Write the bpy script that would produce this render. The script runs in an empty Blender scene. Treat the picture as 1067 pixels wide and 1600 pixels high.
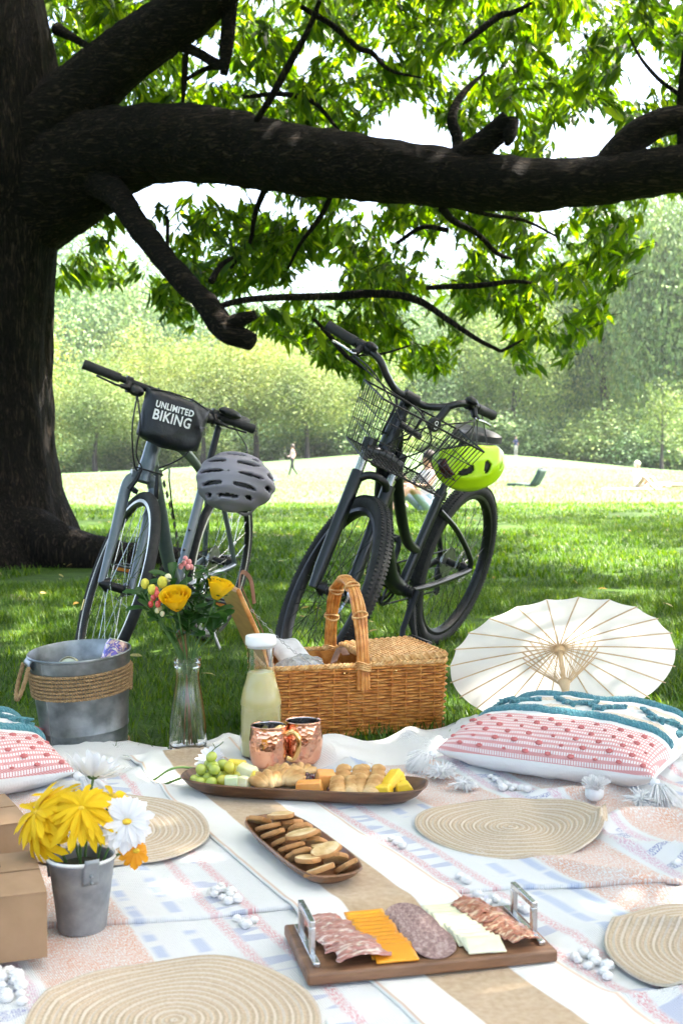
import bpy, bmesh, math, random
import numpy as np
from mathutils import Vector, Matrix, noise
random.seed(7); RS = np.random.RandomState(11)
PI = math.pi; rad = math.radians
scene = bpy.context.scene
COL = scene.collection

# ------------------------------------------------------------------ camera, sky, sun, exposure
FPX, CAMH, PITCH = 1850.0, 0.75, math.atan(73 / 1850.0)      # focal length in photo pixels, eye height, downward tilt
cam_d = bpy.data.cameras.new('camera'); cam = bpy.data.objects.new('camera', cam_d); COL.objects.link(cam)
cam_d.sensor_fit = 'VERTICAL'; cam_d.sensor_height = 36; cam_d.lens = 36 * FPX / 1600
cam_d.clip_start = 0.05; cam_d.clip_end = 3000
cam_d.dof.use_dof = True; cam_d.dof.focus_distance = 2.9; cam_d.dof.aperture_fstop = 8.0
cam.location = (0, 0, CAMH); cam.rotation_euler = (PI / 2 - PITCH, 0, 0)
scene.camera = cam

SUN_AZ, SUN_EL = rad(76), rad(64)        # azimuth measured from +Y (away from the camera) towards +X
world = bpy.data.worlds.new('World'); scene.world = world; world.use_nodes = True
wn = world.node_tree.nodes; wl = world.node_tree.links
sky = wn.new('ShaderNodeTexSky'); sky.sky_type = 'NISHITA'; sky.sun_disc = False
sky.sun_elevation = SUN_EL; sky.sun_rotation = SUN_AZ; sky.dust_density = 6.0; sky.air_density = .8; sky.ozone_density = .6
wl.new(sky.outputs[0], wn['Background'].inputs[0]); wn['Background'].inputs[1].default_value = 0.15

sun_d = bpy.data.lights.new('sun', 'SUN'); sun = bpy.data.objects.new('sun', sun_d); COL.objects.link(sun)
sun_d.energy = 5.0; sun_d.angle = rad(0.53); sun_d.color = (1.0, 0.94, 0.84)
to_sun = Vector((math.sin(SUN_AZ) * math.cos(SUN_EL), math.cos(SUN_AZ) * math.cos(SUN_EL), math.sin(SUN_EL)))
sun.rotation_euler = (-to_sun).to_track_quat('-Z', 'Y').to_euler(); sun.location = (0, 0, 40)

scene.view_settings.view_transform = 'Standard'; scene.view_settings.look = 'None'
scene.view_settings.exposure = 3.0; scene.view_settings.gamma = 1.0; scene.view_settings.use_curve_mapping = False
scene.cycles.use_denoising = True
scene.cycles.max_bounces = 8; scene.cycles.transparent_max_bounces = 12
scene.cycles.transmission_bounces = 8; scene.cycles.diffuse_bounces = 3; scene.cycles.glossy_bounces = 3
scene.cycles.volume_bounces = 0

_F = Vector((0, math.cos(PITCH), -math.sin(PITCH))); _U = Vector((0, math.sin(PITCH), math.cos(PITCH)))
def ray(px, py): return Vector(((px - 533.5) / FPX, 0, 0)) + _U * ((800 - py) / FPX) + _F
def G(px, py, z=0.0):
    "point of the photo's pixel on the level plane at height z"
    d = ray(px, py); t = (z - CAMH) / d.z; return Vector((0, 0, CAMH)) + d * t
def D(px, py, y):
    "point of the photo's pixel at depth y"
    d = ray(px, py); return Vector((0, 0, CAMH)) + d * (y / d.y)

# ------------------------------------------------------------------ mesh helpers
class MB:
    def __init__(s): s.v = []; s.f = []; s.m = []
    def add(s, vs, fs, mi=0):
        o = len(s.v); s.v += [tuple(v) for v in vs]; s.f += [tuple(i + o for i in f) for f in fs]; s.m += [mi] * len(fs); return s
    def box(s, c, d, M=None, mi=0, tx=1.0, ty=1.0):
        x, y, z = d[0] / 2, d[1] / 2, d[2] / 2
        vs = [Vector((sx * x * (tx if sz > 0 else 1), sy * y * (ty if sz > 0 else 1), sz * z)) for sz in (-1, 1) for sy in (-1, 1) for sx in (-1, 1)]
        if M is not None: vs = [M @ v for v in vs]
        vs = [v + Vector(c) for v in vs]
        return s.add(vs, [(0, 2, 3, 1), (4, 5, 7, 6), (0, 1, 5, 4), (2, 6, 7, 3), (0, 4, 6, 2), (1, 3, 7, 5)], mi)
    def tube(s, pts, r, n=8, closed=False, cap=True, mi=0, M=None, squash=None):
        P = [Vector(p) for p in pts]
        if M is not None: P = [M @ p for p in P]
        k = len(P); R = [r] * k if isinstance(r, (int, float)) else list(r)
        T = []
        for i in range(k):
            a = P[(i - 1) % k] if (closed or i > 0) else P[i]
            b = P[(i + 1) % k] if (closed or i < k - 1) else P[i]
            t = b - a
            T.append(t.normalized() if t.length > 1e-9 else Vector((0, 0, 1)))
        up = Vector((0, 0, 1)) if abs(T[0].z) < .9 else Vector((1, 0, 0))
        N = (up - T[0] * up.dot(T[0])).normalized(); rings = []
        for i in range(k):
            N = N - T[i] * N.dot(T[i])
            N = N.normalized() if N.length > 1e-8 else Vector((1, 0, 0))
            B = T[i].cross(N); sq = squash or 1.0
            rings.append([P[i] + (N * math.cos(2 * PI * j / n) * sq + B * math.sin(2 * PI * j / n)) * R[i] for j in range(n)])
        vs = [v for rg in rings for v in rg]; fs = []
        for i in range(k if closed else k - 1):
            i2 = (i + 1) % k
            for j in range(n):
                j2 = (j + 1) % n; fs.append((i * n + j, i * n + j2, i2 * n + j2, i2 * n + j))
        if cap and not closed:
            fs.append(tuple(range(n - 1, -1, -1))); fs.append(tuple((k - 1) * n + j for j in range(n)))
        return s.add(vs, fs, mi)
    def lathe(s, prof, n=40, M=None, mi=0, cap0=False, cap1=False, closed=False):
        vs = []; fs = []; k = len(prof)
        for (r, z) in prof:
            for j in range(n):
                a = 2 * PI * j / n; v = Vector((r * math.cos(a), r * math.sin(a), z)); vs.append(M @ v if M is not None else v)
        for i in range(k if closed else k - 1):
            i2 = (i + 1) % k
            for j in range(n):
                j2 = (j + 1) % n; fs.append((i * n + j, i * n + j2, i2 * n + j2, i2 * n + j))
        if cap0: fs.append(tuple(range(n - 1, -1, -1)))
        if cap1: fs.append(tuple((k - 1) * n + j for j in range(n)))
        return s.add(vs, fs, mi)
    def blob(s, c, r, nu=14, nv=9, M=None, mi=0, fn=None):
        vs = []; fs = []
        if isinstance(r, (int, float)): r = (r, r, r)
        for i in range(nv + 1):
            th = PI * i / nv
            for j in range(nu):
                ph = 2 * PI * j / nu
                u = Vector((math.sin(th) * math.cos(ph), math.sin(th) * math.sin(ph), math.cos(th)))
                k = fn(u) if fn else 1
                v = Vector((u.x * r[0], u.y * r[1], u.z * r[2])) * k
                if M is not None: v = M @ v
                vs.append(v + Vector(c))
        for i in range(nv):
            for j in range(nu):
                j2 = (j + 1) % nu; fs.append((i * nu + j, (i + 1) * nu + j, (i + 1) * nu + j2, i * nu + j2))
        return s.add(vs, fs, mi)
    def grid(s, fn, nu, nv, mi=0, wrapu=False, flip=False):
        vs = [fn(i / nu, j / nv) for j in range(nv + 1) for i in range(nu + (0 if wrapu else 1))]
        w = nu if wrapu else nu + 1; fs = []
        for j in range(nv):
            for i in range(nu):
                i2 = (i + 1) % w; q = (j * w + i, j * w + i2, (j + 1) * w + i2, (j + 1) * w + i)
                fs.append(q[::-1] if flip else q)
        return s.add(vs, fs, mi)

def props(o, label=None, cat=None, group=None, kind=None):
    if label: o['label'] = label
    if cat: o['category'] = cat
    if group: o['group'] = group
    if kind: o['kind'] = kind
    return o
def mesh_of(name, mb, mats, smooth=True, sharp=38):
    me = bpy.data.meshes.new(name); me.from_pydata(mb.v, [], mb.f)
    mats = mats if isinstance(mats, (list, tuple)) else [mats]
    for m in mats: me.materials.append(m)
    if len(mats) > 1: me.polygons.foreach_set('material_index', mb.m)
    if smooth:
        me.polygons.foreach_set('use_smooth', [True] * len(me.polygons))
        if sharp: me.set_sharp_from_angle(angle=rad(sharp))
    me.update(); return me
def obj(name, mb, mats, parent=None, label=None, cat=None, group=None, kind=None, smooth=True, sharp=38, M=None):
    me = mb if isinstance(mb, bpy.types.Mesh) else mesh_of(name, mb, mats, smooth, sharp)
    o = bpy.data.objects.new(name, me); COL.objects.link(o)
    if parent is not None: o.parent = parent
    if M is not None: o.matrix_local = M
    return props(o, label, cat, group, kind)
def thing(name, label, cat, M=None, group=None):
    o = bpy.data.objects.new(name, None); COL.objects.link(o); o.empty_display_size = .05
    if M is not None: o.matrix_world = M
    return props(o, label, cat, group)
def at(p, rz=0, s=1): return Matrix.Translation(Vector(p)) @ Matrix.Rotation(rz, 4, 'Z') @ Matrix.Scale(s, 4)
def basis(o, x, z):
    "matrix with origin o, local x along x, local z close to z"
    x = Vector(x).normalized(); z = Vector(z); y = z.cross(x).normalized(); z = x.cross(y)
    return Matrix(((x.x, y.x, z.x, o[0]), (x.y, y.y, z.y, o[1]), (x.z, y.z, z.z, o[2]), (0, 0, 0, 1)))
def basis_z(o, z, x):
    z = Vector(z).normalized(); y = z.cross(Vector(x)).normalized(); x = y.cross(z)
    return Matrix(((x.x, y.x, z.x, o[0]), (x.y, y.y, z.y, o[1]), (x.z, y.z, z.z, o[2]), (0, 0, 0, 1)))
def bez(pts, n=8):
    "Catmull-Rom curve through the points"
    P = [Vector(p) for p in pts]; P = [P[0] * 2 - P[1]] + P + [P[-1] * 2 - P[-2]]; out = []
    for i in range(1, len(P) - 2):
        a, b, c, d = P[i - 1], P[i], P[i + 1], P[i + 2]
        for k in range(n):
            t = k / n
            out.append(.5 * ((2 * b) + (c - a) * t + (2 * a - 5 * b + 4 * c - d) * t * t + (3 * b - a - 3 * c + d) * t ** 3))
    out.append(P[-2]); return out
def bezr(rs, n=8):
    return [v.x for v in bez([(r, 0, 0) for r in rs], n)]
def nz(x, y, z=0.0): return noise.noise(Vector((x, y, z)))
def mass(name, tv, tf, R, T, mat, parent=None, smooth=False, **kw):
    "many copies of one small template joined into one mesh"
    tv = np.asarray(tv, dtype=np.float64); tf = np.asarray(tf); n, k = len(T), len(tv); m, q = tf.shape
    V = (np.einsum('nij,kj->nki', R, tv) + T[:, None, :]).reshape(-1)
    Fc = (tf[None] + (np.arange(n) * k)[:, None, None]).reshape(-1)
    me = bpy.data.meshes.new(name); me.vertices.add(n * k); me.vertices.foreach_set('co', V.astype(np.float32))
    me.loops.add(n * m * q); me.loops.foreach_set('vertex_index', Fc.astype(np.int32))
    me.polygons.add(n * m); me.polygons.foreach_set('loop_start', (np.arange(n * m) * q).astype(np.int32))
    if smooth: me.polygons.foreach_set('use_smooth', np.ones(n * m, dtype=bool))
    me.materials.append(mat); me.update(calc_edges=True); me.validate()
    return obj(name, me, None, parent, **kw)
def frames(d, roll=None, sc=None):
    "rotation matrices whose first column is d, with a random roll"
    n = len(d); d = d / np.linalg.norm(d, axis=1, keepdims=True)
    r = RS.normal(size=(n, 3)) if roll is None else roll
    z = r - d * (r * d).sum(1, keepdims=True); z /= np.linalg.norm(z, axis=1, keepdims=True) + 1e-9
    y = np.cross(z, d); R = np.stack([d, y, z], axis=2)
    return R if sc is None else R * sc[:, None, :]

# ------------------------------------------------------------------ materials
def new_mat(name):
    m = bpy.data.materials.new(name); m.use_nodes = True; nt = m.node_tree
    return m, nt, nt.nodes, nt.links, nt.nodes['Principled BSDF']
def setp(b, **k):
    for a, v in k.items():
        b.inputs[a.replace('_', ' ')].default_value = v
def rgba(c): return (c[0], c[1], c[2], 1)
def tc(nt, sc=(1, 1, 1), rot=(0, 0, 0), coord='Object'):
    t = nt.nodes.new('ShaderNodeTexCoord'); m = nt.nodes.new('ShaderNodeMapping')
    m.inputs['Scale'].default_value = sc; m.inputs['Rotation'].default_value = rot
    nt.links.new(t.outputs[coord], m.inputs[0]); return m.outputs[0]
def tex_noise(nt, vec, scale, detail=4, rough=.55, dist=0.0):
    n = nt.nodes.new('ShaderNodeTexNoise'); n.inputs['Scale'].default_value = scale; n.inputs['Detail'].default_value = detail
    n.inputs['Roughness'].default_value = rough; n.inputs['Distortion'].default_value = dist
    if vec is not None: nt.links.new(vec, n.inputs['Vector'])
    return n.outputs['Fac']
def ramp(nt, fac, stops, interp='LINEAR'):
    r = nt.nodes.new('ShaderNodeValToRGB'); r.color_ramp.interpolation = interp; e = r.color_ramp.elements
    while len(e) < len(stops): e.new(.5)
    for i, (p, c) in enumerate(stops): e[i].position = p; e[i].color = rgba(c) if len(c) == 3 else c
    nt.links.new(fac, r.inputs[0]); return r.outputs[0]
def math_n(nt, op, a, b=None, c=None):
    n = nt.nodes.new('ShaderNodeMath'); n.operation = op
    for i, v in enumerate((a, b, c)):
        if v is None: continue
        if isinstance(v, (int, float)): n.inputs[i].default_value = v
        else: nt.links.new(v, n.inputs[i])
    return n.outputs[0]
def mixc(nt, fac, a, b, mode='MIX'):
    n = nt.nodes.new('ShaderNodeMix'); n.data_type = 'RGBA'; n.blend_type = mode
    for i, v in ((0, fac), (6, a), (7, b)):
        if isinstance(v, (int, float)): n.inputs[i].default_value = v
        elif isinstance(v, tuple): n.inputs[i].default_value = rgba(v)
        else: nt.links.new(v, n.inputs[i])
    return n.outputs[2]
def bump(nt, b, height, strength=.3, dist=.01):
    n = nt.nodes.new('ShaderNodeBump'); n.inputs['Strength'].default_value = strength; n.inputs['Distance'].default_value = dist
    nt.links.new(height, n.inputs['Height']); nt.links.new(n.outputs[0], b.inputs['Normal']); return n
def pm(name, c1, c2=None, scale=20, rough=.5, metal=0.0, bs=0.0, bscale=80, bdist=.002, stretch=(1, 1, 1), sss=0.0, coat=0.0, detail=4, c3=None, lo=.35, hi=.65, rvar=0.0, spec=None, sheen=0.0, trans=0.0):
    "general procedural material: two- or three-colour noise, roughness variation and fine relief"
    m, nt, N, L, b = new_mat(name)
    v = tc(nt, stretch)
    f = tex_noise(nt, v, scale, detail)
    if c2 is None: c2 = tuple(min(1, x * 1.12 + .004) for x in c1); 
    st = [(lo, c1), (hi, c2)] if c3 is None else [(lo, c1), ((lo + hi) / 2, c2), (hi, c3)]
    L.new(ramp(nt, f, st), b.inputs['Base Color'])
    setp(b, Roughness=rough, Metallic=metal)
    if rvar:
        g = tex_noise(nt, v, scale * 2.3, 3); L.new(math_n(nt, 'MULTIPLY_ADD', g, rvar, rough - rvar / 2), b.inputs['Roughness'])
    if bs: bump(nt, b, tex_noise(nt, v, bscale, 5), bs, bdist)
    if sss:
        setp(b, Subsurface_Weight=sss, Subsurface_Scale=.01)
        b.inputs['Subsurface Radius'].default_value = (c1[0] + .2, c1[1] + .1, c1[2] + .05)
    if coat: setp(b, Coat_Weight=coat, Coat_Roughness=.12)
    if spec is not None: b.inputs['Specular IOR Level'].default_value = spec
    if sheen: setp(b, Sheen_Weight=sheen)
    if trans: setp(b, Transmission_Weight=trans)
    return m
def leaf_mat(name, ca, cb, cc=None, trans=.45, rough=.45, tcol=None, big=None, glow=1.7, groove=0.0):
    "leaf or petal: diffuse + translucent, colour varies per leaf"
    m, nt, N, L, b = new_mat(name)
    g = N.new('ShaderNodeNewGeometry'); st = [(0, ca), (1, cb)] if cc is None else [(0, ca), (.6, cb), (1, cc)]
    c = ramp(nt, g.outputs['Random Per Island'], st)
    if big:
        f = tex_noise(nt, tc(nt), big[0], 3); c = mixc(nt, 1.0, c, ramp(nt, f, [(.35, big[1]), (.65, big[2])]), 'MULTIPLY')
        oi = N.new('ShaderNodeObjectInfo'); c = mixc(nt, 1.0, c, ramp(nt, oi.outputs['Random'], [(0, (.62, .75, .8)), (.5, (1, 1, 1)), (1, (1.35, 1.2, 1.0))]), 'MULTIPLY')
    L.new(c, b.inputs['Base Color']); setp(b, Roughness=rough); b.inputs['Specular IOR Level'].default_value = .35
    if groove: bump(nt, b, tex_noise(nt, tc(nt, (25, 420, 60)), 1.0, 2), groove, .003)
    t = N.new('ShaderNodeBsdfTranslucent'); hs = N.new('ShaderNodeHueSaturation')
    hs.inputs['Hue'].default_value = .487; hs.inputs['Saturation'].default_value = 1.1; hs.inputs['Value'].default_value = glow
    L.new(c, hs.inputs['Color']); L.new(hs.outputs[0], t.inputs[0])
    mx = N.new('ShaderNodeMixShader'); mx.inputs[0].default_value = trans
    L.new(b.outputs[0], mx.inputs[1]); L.new(t.outputs[0], mx.inputs[2]); L.new(mx.outputs[0], N['Material Output'].inputs[0])
    return m

def bark_mat(name, dark, mid, light, sc=1.0, st=(1, 1, .3), st2=(1, 1, .55)):
    m, nt, N, L, b = new_mat(name)
    v = tc(nt, st); vf = tc(nt, st2)
    n1 = tex_noise(nt, v, 34 * sc, 5, .6, .7); n2 = tex_noise(nt, vf, 85 * sc, 6, .6, .4); n0 = tex_noise(nt, v, 7 * sc, 4)
    r1 = math_n(nt, 'ABSOLUTE', math_n(nt, 'SUBTRACT', n1, .5))
    h = math_n(nt, 'ADD', math_n(nt, 'MULTIPLY', r1, 3.2), math_n(nt, 'MULTIPLY_ADD', n2, .55, -.1))
    c = ramp(nt, h, [(.12, dark), (.42, mid), (.95, light)])
    c = mixc(nt, 1.0, c, ramp(nt, n0, [(.3, (.7, .68, .66)), (.7, (1.2, 1.1, 1.0))]), 'MULTIPLY')
    L.new(c, b.inputs['Base Color']); setp(b, Roughness=.93)
    b.inputs['Specular IOR Level'].default_value = .2
    bump(nt, b, h, 1.0, .07); return m

BARK = bark_mat('oak_bark', (.003, .0025, .002), (.020, .015, .011), (.10, .076, .055), 1.0, (1, 1, .16), (1, 1, .4))
BARK_L = bark_mat('oak_limb_bark', (.003, .0025, .002), (.020, .015, .011), (.10, .076, .055), 1.0, (.2, 1, 1), (.45, 1, 1))
BARK_FAR = pm('far_bark', (.03, .026, .02), (.07, .06, .05), 3, .9)
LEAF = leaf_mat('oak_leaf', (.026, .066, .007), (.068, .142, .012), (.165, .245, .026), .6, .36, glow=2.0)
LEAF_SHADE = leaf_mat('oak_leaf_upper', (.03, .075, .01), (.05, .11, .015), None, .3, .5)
# ------------------------------------------------------------------ ground
def sstep(a, b, x):
    t = max(0., min(1., (x - a) / (b - a))); return t * t * (3 - 2 * t)
def gz(x, y):
    "height of the ground: level lawn that climbs to a broad low crest about 100 m away"
    s = 23.0 if x < 9 else 15.5
    crest = -.25 + 2.15 * math.exp(-((x - 9) / s) ** 2)
    h = sstep(56, 104, y) * crest
    if y > 104: h -= min(1.5, (y - 104) * .012)
    if y > 7: h += .05 * nz(x * .12, y * .12) * min(1, (y - 7) / 10)
    return h
gm = MB(); ys = list(np.linspace(-14, 0, 5)) + list(np.arange(1, 32, 1.0)) + list(np.arange(34, 110, 3.0)) + [120, 140, 170, 220, 300, 450, 700, 1100]
us = np.linspace(-1, 1, 57); rows = []
for y in ys:
    for u in us:
        x = u * (14 + abs(y) * 1.0); gm.v.append((x, y, gz(x, y)))
w = len(us)
for j in range(len(ys) - 1):
    for i in range(w - 1): gm.f.append((j * w + i, j * w + i + 1, (j + 1) * w + i + 1, (j + 1) * w + i)); gm.m.append(0)
m, nt, N, L, b = new_mat('lawn')
v = tc(nt); n1 = tex_noise(nt, v, .55, 5, .6); n2 = tex_noise(nt, v, 9, 5, .7); n3 = tex_noise(nt, v, 60, 3)
c = ramp(nt, n2, [(.3, (.02, .046, .004)), (.55, (.042, .085, .007)), (.8, (.08, .13, .016))])
c = mixc(nt, ramp(nt, n1, [(.58, (0, 0, 0)), (.72, (1, 1, 1))]), c, (.085, .105, .03))
dirt = math_n(nt, 'MULTIPLY', ramp(nt, tex_noise(nt, tc(nt, (1, .6, 1)), .9, 6, .65), [(.58, (0, 0, 0)), (.66, (1, 1, 1))]), .75)
c = mixc(nt, dirt, c, (.085, .065, .04))
sxy = N.new('ShaderNodeSeparateXYZ'); L.new(v, sxy.inputs[0]); paler = N.new('ShaderNodeMapRange'); paler.inputs[1].default_value = 17; paler.inputs[2].default_value = 25; L.new(sxy.outputs[1], paler.inputs[0])
c = mixc(nt, paler.outputs[0], c, ramp(nt, n2, [(.3, (.042, .078, .027)), (.7, (.078, .128, .052))]))   # lighter past the shade edge: sunlight put into the ground colour
L.new(c, b.inputs['Base Color']); setp(b, Roughness=.9); b.inputs['Specular IOR Level'].default_value = .2
bump(nt, b, math_n(nt, 'ADD', n2, math_n(nt, 'MULTIPLY', n3, .5)), .7, .03)
LAWN = m
obj('ground', gm, LAWN, kind='structure', label='mown green park lawn rising to a sunny crest', sharp=0)

# ------------------------------------------------------------------ the big oak
def bark_tube(path, radii, n=40, sub=10, amp=.05, f=5.0, seed=0, ridges=0):
    P = bez(path, sub); R = bezr(radii, sub); mb = MB(); mb.tube(P, R, n, cap=True)
    k = len(P)
    for i in range(k):
        c = P[i]
        for j in range(n):
            p = Vector(mb.v[i * n + j]); d = p - c; a = 2 * PI * j / n
            q = nz(p.x * f + seed, p.y * f, p.z * f * .35) * .6 + nz(p.x * f * 2.7, p.y * f * 2.7 + seed, p.z * f) * .4
            if ridges: q += .5 * abs(nz(math.cos(a) * ridges + seed, math.sin(a) * ridges, p.z * 1.1)) - .1
            mb.v[i * n + j] = tuple(c + d * (1 + amp * 2.2 * q * (R[0] / max(R[i], .02)) ** .3))
    return mb
TD = 9.3
oak = thing('oak_tree', 'huge dark oak with a thick low limb stretching over the bicycles', 'tree', at((-2.78, TD, 0)))
oak_inv = oak.matrix_world.inverted() if False else Matrix.Translation((2.78, -TD, 0))
def loc(p): return oak_inv @ Vector(p)
trunk_path = [(-2.95, TD, -.3), (-2.88, TD, .12), (-2.82, TD, .5), (-2.78, TD, 1.0), (-2.77, TD, 1.7), (-2.76, TD, 2.4), (-2.75, TD, 3.1), (-2.78, TD - .05, 3.8), (-2.85, TD - .1, 4.8), (-2.8, TD - .2, 6.5), (-2.5, TD - .2, 8.5), (-2.2, TD, 11)]
trunk_r = [1.25, .96, .68, .53, .49, .51, .62, .56, .50, .42, .3, .15]
tm = bark_tube([loc(p) for p in trunk_path], trunk_r, 72, 12, .05, 3.2, 1, 5)
obj('trunk', tm, BARK, oak, sharp=0)
def limb(pix, radii, sub=10, n=36, amp=.05, f=5, seed=0, name='branch'):
    mb = bark_tube([loc(D(x, y, d)) for (x, y, d) in pix], radii, n, sub, amp, f, seed, 3)
    return obj(name, mb, BARK_L, oak, sharp=0)
limb([(20, 330, 9.3), (120, 262, 9.2), (200, 232, 9.0), (262, 224, 8.85), (340, 228, 8.7), (450, 248, 8.5), (560, 262, 8.35), (680, 277, 8.2), (780, 287, 8.1), (860, 288, 8.05), (950, 280, 8.0), (1067, 262, 7.9), (1180, 240, 7.8), (1400, 180, 7.7)],
     [.42, .43, .31, .285, .27, .245, .225, .2, .185, .17, .16, .15, .13, .06], 14, 48, .045, 6, 4)
limb([(20, 250, 9.2), (110, 165, 9.1), (180, 100, 9.0), (250, 48, 8.9), (330, -15, 8.8), (430, -120, 8.6), (600, -260, 8.3)], [.36, .27, .215, .2, .19, .17, .1], 12, 40, .05, 6, 9)
limb([(120, 262, 9.1), (178, 300, 8.8), (225, 365, 8.5), (275, 425, 8.3), (325, 478, 8.1), (356, 516, 8.0), (395, 536, 7.95)], [.18, .10, .086, .080, .080, .086, .055], 12, 36, .09, 7, 14)
limb([(352, 512, 8.0), (375, 500, 7.95), (398, 492, 7.9)], [.06, .05, .03], 6, 16, .08, 9, 2)
limb([(940, 280, 8.0), (965, 240, 8.0), (1000, 208, 8.0), (1040, 190, 8.0), (1090, 183, 8.0), (1200, 150, 8.0)], [.13, .105, .1, .095, .08, .04], 10, 28, .05, 7, 21)
limb([(690, 268, 8.2), (735, 240, 8.1), (770, 212, 8.05), (796, 186, 8.0)], [.12, .095, .085, .07], 10, 24, .09, 9, 31)
limb([(800, 190, 8.0), (796, 210, 7.95), (792, 226, 7.93)], [.05, .045, .02], 6, 14, .1, 12, 33)
limb([(718, 262, 8.25), (714, 215, 8.3), (706, 185, 8.3), (720, 150, 8.4), (760, 110, 8.5)], [.05, .042, .035, .025, .008], 8, 16, .06, 9, 35)
limb([(1063, 275, 7.95), (1064, 220, 7.95), (1063, 160, 8.0), (1072, 80, 8.0)], [.03, .03, .03, .03], 6, 12, .05, 9, 36)
limb([(360, -20, 8.8), (358, 30, 8.8), (354, 75, 8.8), (350, 116, 8.8)], [.06, .055, .05, .03], 8, 20, .07, 9, 41)
limb([(255, 66, 8.95), (300, 78, 8.9), (330, 95, 8.85), (350, 104, 8.8)], [.04, .038, .036, .034], 8, 16, .07, 9, 43)
limb([(90, 45, 9.3), (120, 62, 9.1), (150, 78, 9.0)], [.05, .03, .02], 6, 12, .05, 9, 44)
TW = [  # slim dark boughs and twigs that show between the leaves
    ([(400, 190, 8.4), (425, 150, 8.3), (455, 95, 8.2), (480, 50, 8.1), (500, 0, 8.0)], [.022, .025, .025, .02, .015]),
    ([(380, 152, 9), (440, 147, 9), (490, 160, 8.9), (530, 205, 8.9)], [.015, .02, .018, .012]),
    ([(470, 10, 9), (520, 40, 9), (560, 75, 8.9), (580, 82, 8.9), (610, 110, 8.8), (660, 122, 8.7)], [.02, .024, .022, .02, .014, .006]),
    ([(830, 5, 9), (800, 20, 9), (780, 25, 9), (740, 55, 8.9), (722, 70, 8.9)], [.012, .022, .026, .024, .008]),
    ([(980, 50, 8.5), (1000, 90, 8.5), (1030, 125, 8.4), (1067, 152, 8.3)], [.006, .012, .015, .016]),
    ([(530, 463, 8.5), (570, 459, 8.4), (620, 461, 8.3), (660, 473, 8.2), (700, 500, 8.1), (745, 530, 8.0), (782, 549, 8.0)], [.03, .03, .028, .025, .02, .016, .012]),
    ([(782, 549, 8), (800, 540, 8), (818, 530, 8)], [.012, .01, .006]),
    ([(665, 450, 8.3), (700, 448, 8.3), (750, 446, 8.3), (800, 440, 8.3), (830, 442, 8.3)], [.016, .02, .02, .016, .01]),
    ([(490, 498, 8.1), (515, 525, 8.1), (540, 555, 8.0), (572, 578, 8.0)], [.013, .016, .016, .01]),
    ([(540, 560, 8), (565, 555, 8), (600, 552, 8), (640, 540, 8.1)], [.006, .008, .008, .006]),
    ([(690, 325, 8.2), (708, 345, 8.3), (745, 365, 8.4), (775, 395, 8.5), (800, 405, 8.5)], [.03, .025, .02, .018, .01]),
    ([(620, 380, 8.5), (660, 355, 8.4), (700, 360, 8.4)], [.014, .018, .02]),
    ([(700, 320, 8.2), (760, 335, 8.3), (820, 345, 8.4), (870, 370, 8.5)], [.014, .015, .012, .008]),
    ([(330, 440, 8.1), (345, 415, 8.2), (365, 402, 8.2)], [.025, .02, .012]),
    ([(340, 480, 8.1), (375, 470, 8.1), (430, 465, 8.3), (530, 463, 8.5)], [.02, .022, .025, .03]),
    ([(262, 390, 8.6), (262, 345, 8.7), (258, 338, 8.7)], [.014, .014, .01]),
    ([(160, 145, 9.1), (172, 168, 9.0), (180, 178, 9.0)], [.014, .012, .008]),
    ([(290, 85, 8.9), (288, 130, 8.9), (286, 160, 8.9)], [.025, .022, .012]),
    ([(290, 125, 8.9), (320, 108, 8.9), (345, 105, 8.9)], [.015, .02, .02]),
    ([(520, 300, 8.6), (500, 340, 8.6), (470, 380, 8.7), (450, 420, 8.8)], [.02, .02, .014, .01]),
    ([(430, 260, 8.6), (400, 330, 8.7), (390, 380, 8.8), (360, 420, 8.8)], [.03, .02, .014, .01])]
for (pp, rr) in TW:
    mb = MB(); mb.tube(bez([loc(D(*q)) for q in pp], 6), bezr(rr, 6), 8); obj('branch', mb, BARK, oak, sharp=0)
for (pp, rr) in [([(-2.6, TD - .3, .25), (-1.9, TD - .55, .08), (-1.3, TD - .5, .04), (-.8, TD - .35, -.02), (-.4, TD - .2, -.1)], [.3, .17, .11, .07, .03]),
                 ([(-2.9, TD - .6, .3), (-2.8, TD - 1.2, .06), (-2.6, TD - 1.7, -.03)], [.3, .15, .06])]:
    obj('root', bark_tube([loc(p) for p in pp], rr, 24, 10, .07, 6, 8), BARK, oak, sharp=0)

# leaves one can see: sprays of long drooping leaves hung where the limbs carry them
low = [(60, 470), (95, 455), (150, 465), (215, 450), (240, 430), (262, 520), (300, 540), (345, 470), (400, 520), (440, 540), (480, 560), (530, 590), (565, 605), (600, 560), (640, 590), (690, 600), (705, 560), (725, 500), (780, 480), (800, 560), (850, 612), (900, 570), (940, 500), (960, 460), (1000, 415), (1020, 385), (1040, 345), (1067, 310), (1200, 300)]
lx = [a for a, _ in low]; ly = [b_ for _, b_ in low]
gaps = [(925, 225, 105, 62, 1), (640, 195, 62, 50, 1), (1005, 120, 60, 55, .95), (490, 85, 45, 32, .9), (262, 262, 70, 45, .9), (340, 305, 110, 28, .97), (560, 150, 35, 30, .7), (325, 18, 28, 24, .95), (880, 95, 35, 30, .8), (205, 275, 60, 40, .75), (120, 375, 40, 50, .7), (235, 360, 55, 70, .8), (505, 445, 22, 16, .9), (700, 210, 40, 25, .8), (1020, 330, 60, 40, .85), (300, 600, 60, 60, 1), (190, 520, 90, 75, 1), (750, 160, 30, 26, .5), (650, 490, 30, 25, .8), (745, 590, 40, 50, 1), (590, 620, 40, 40, 1)]
pos = []; rng = random.Random(5)
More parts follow.
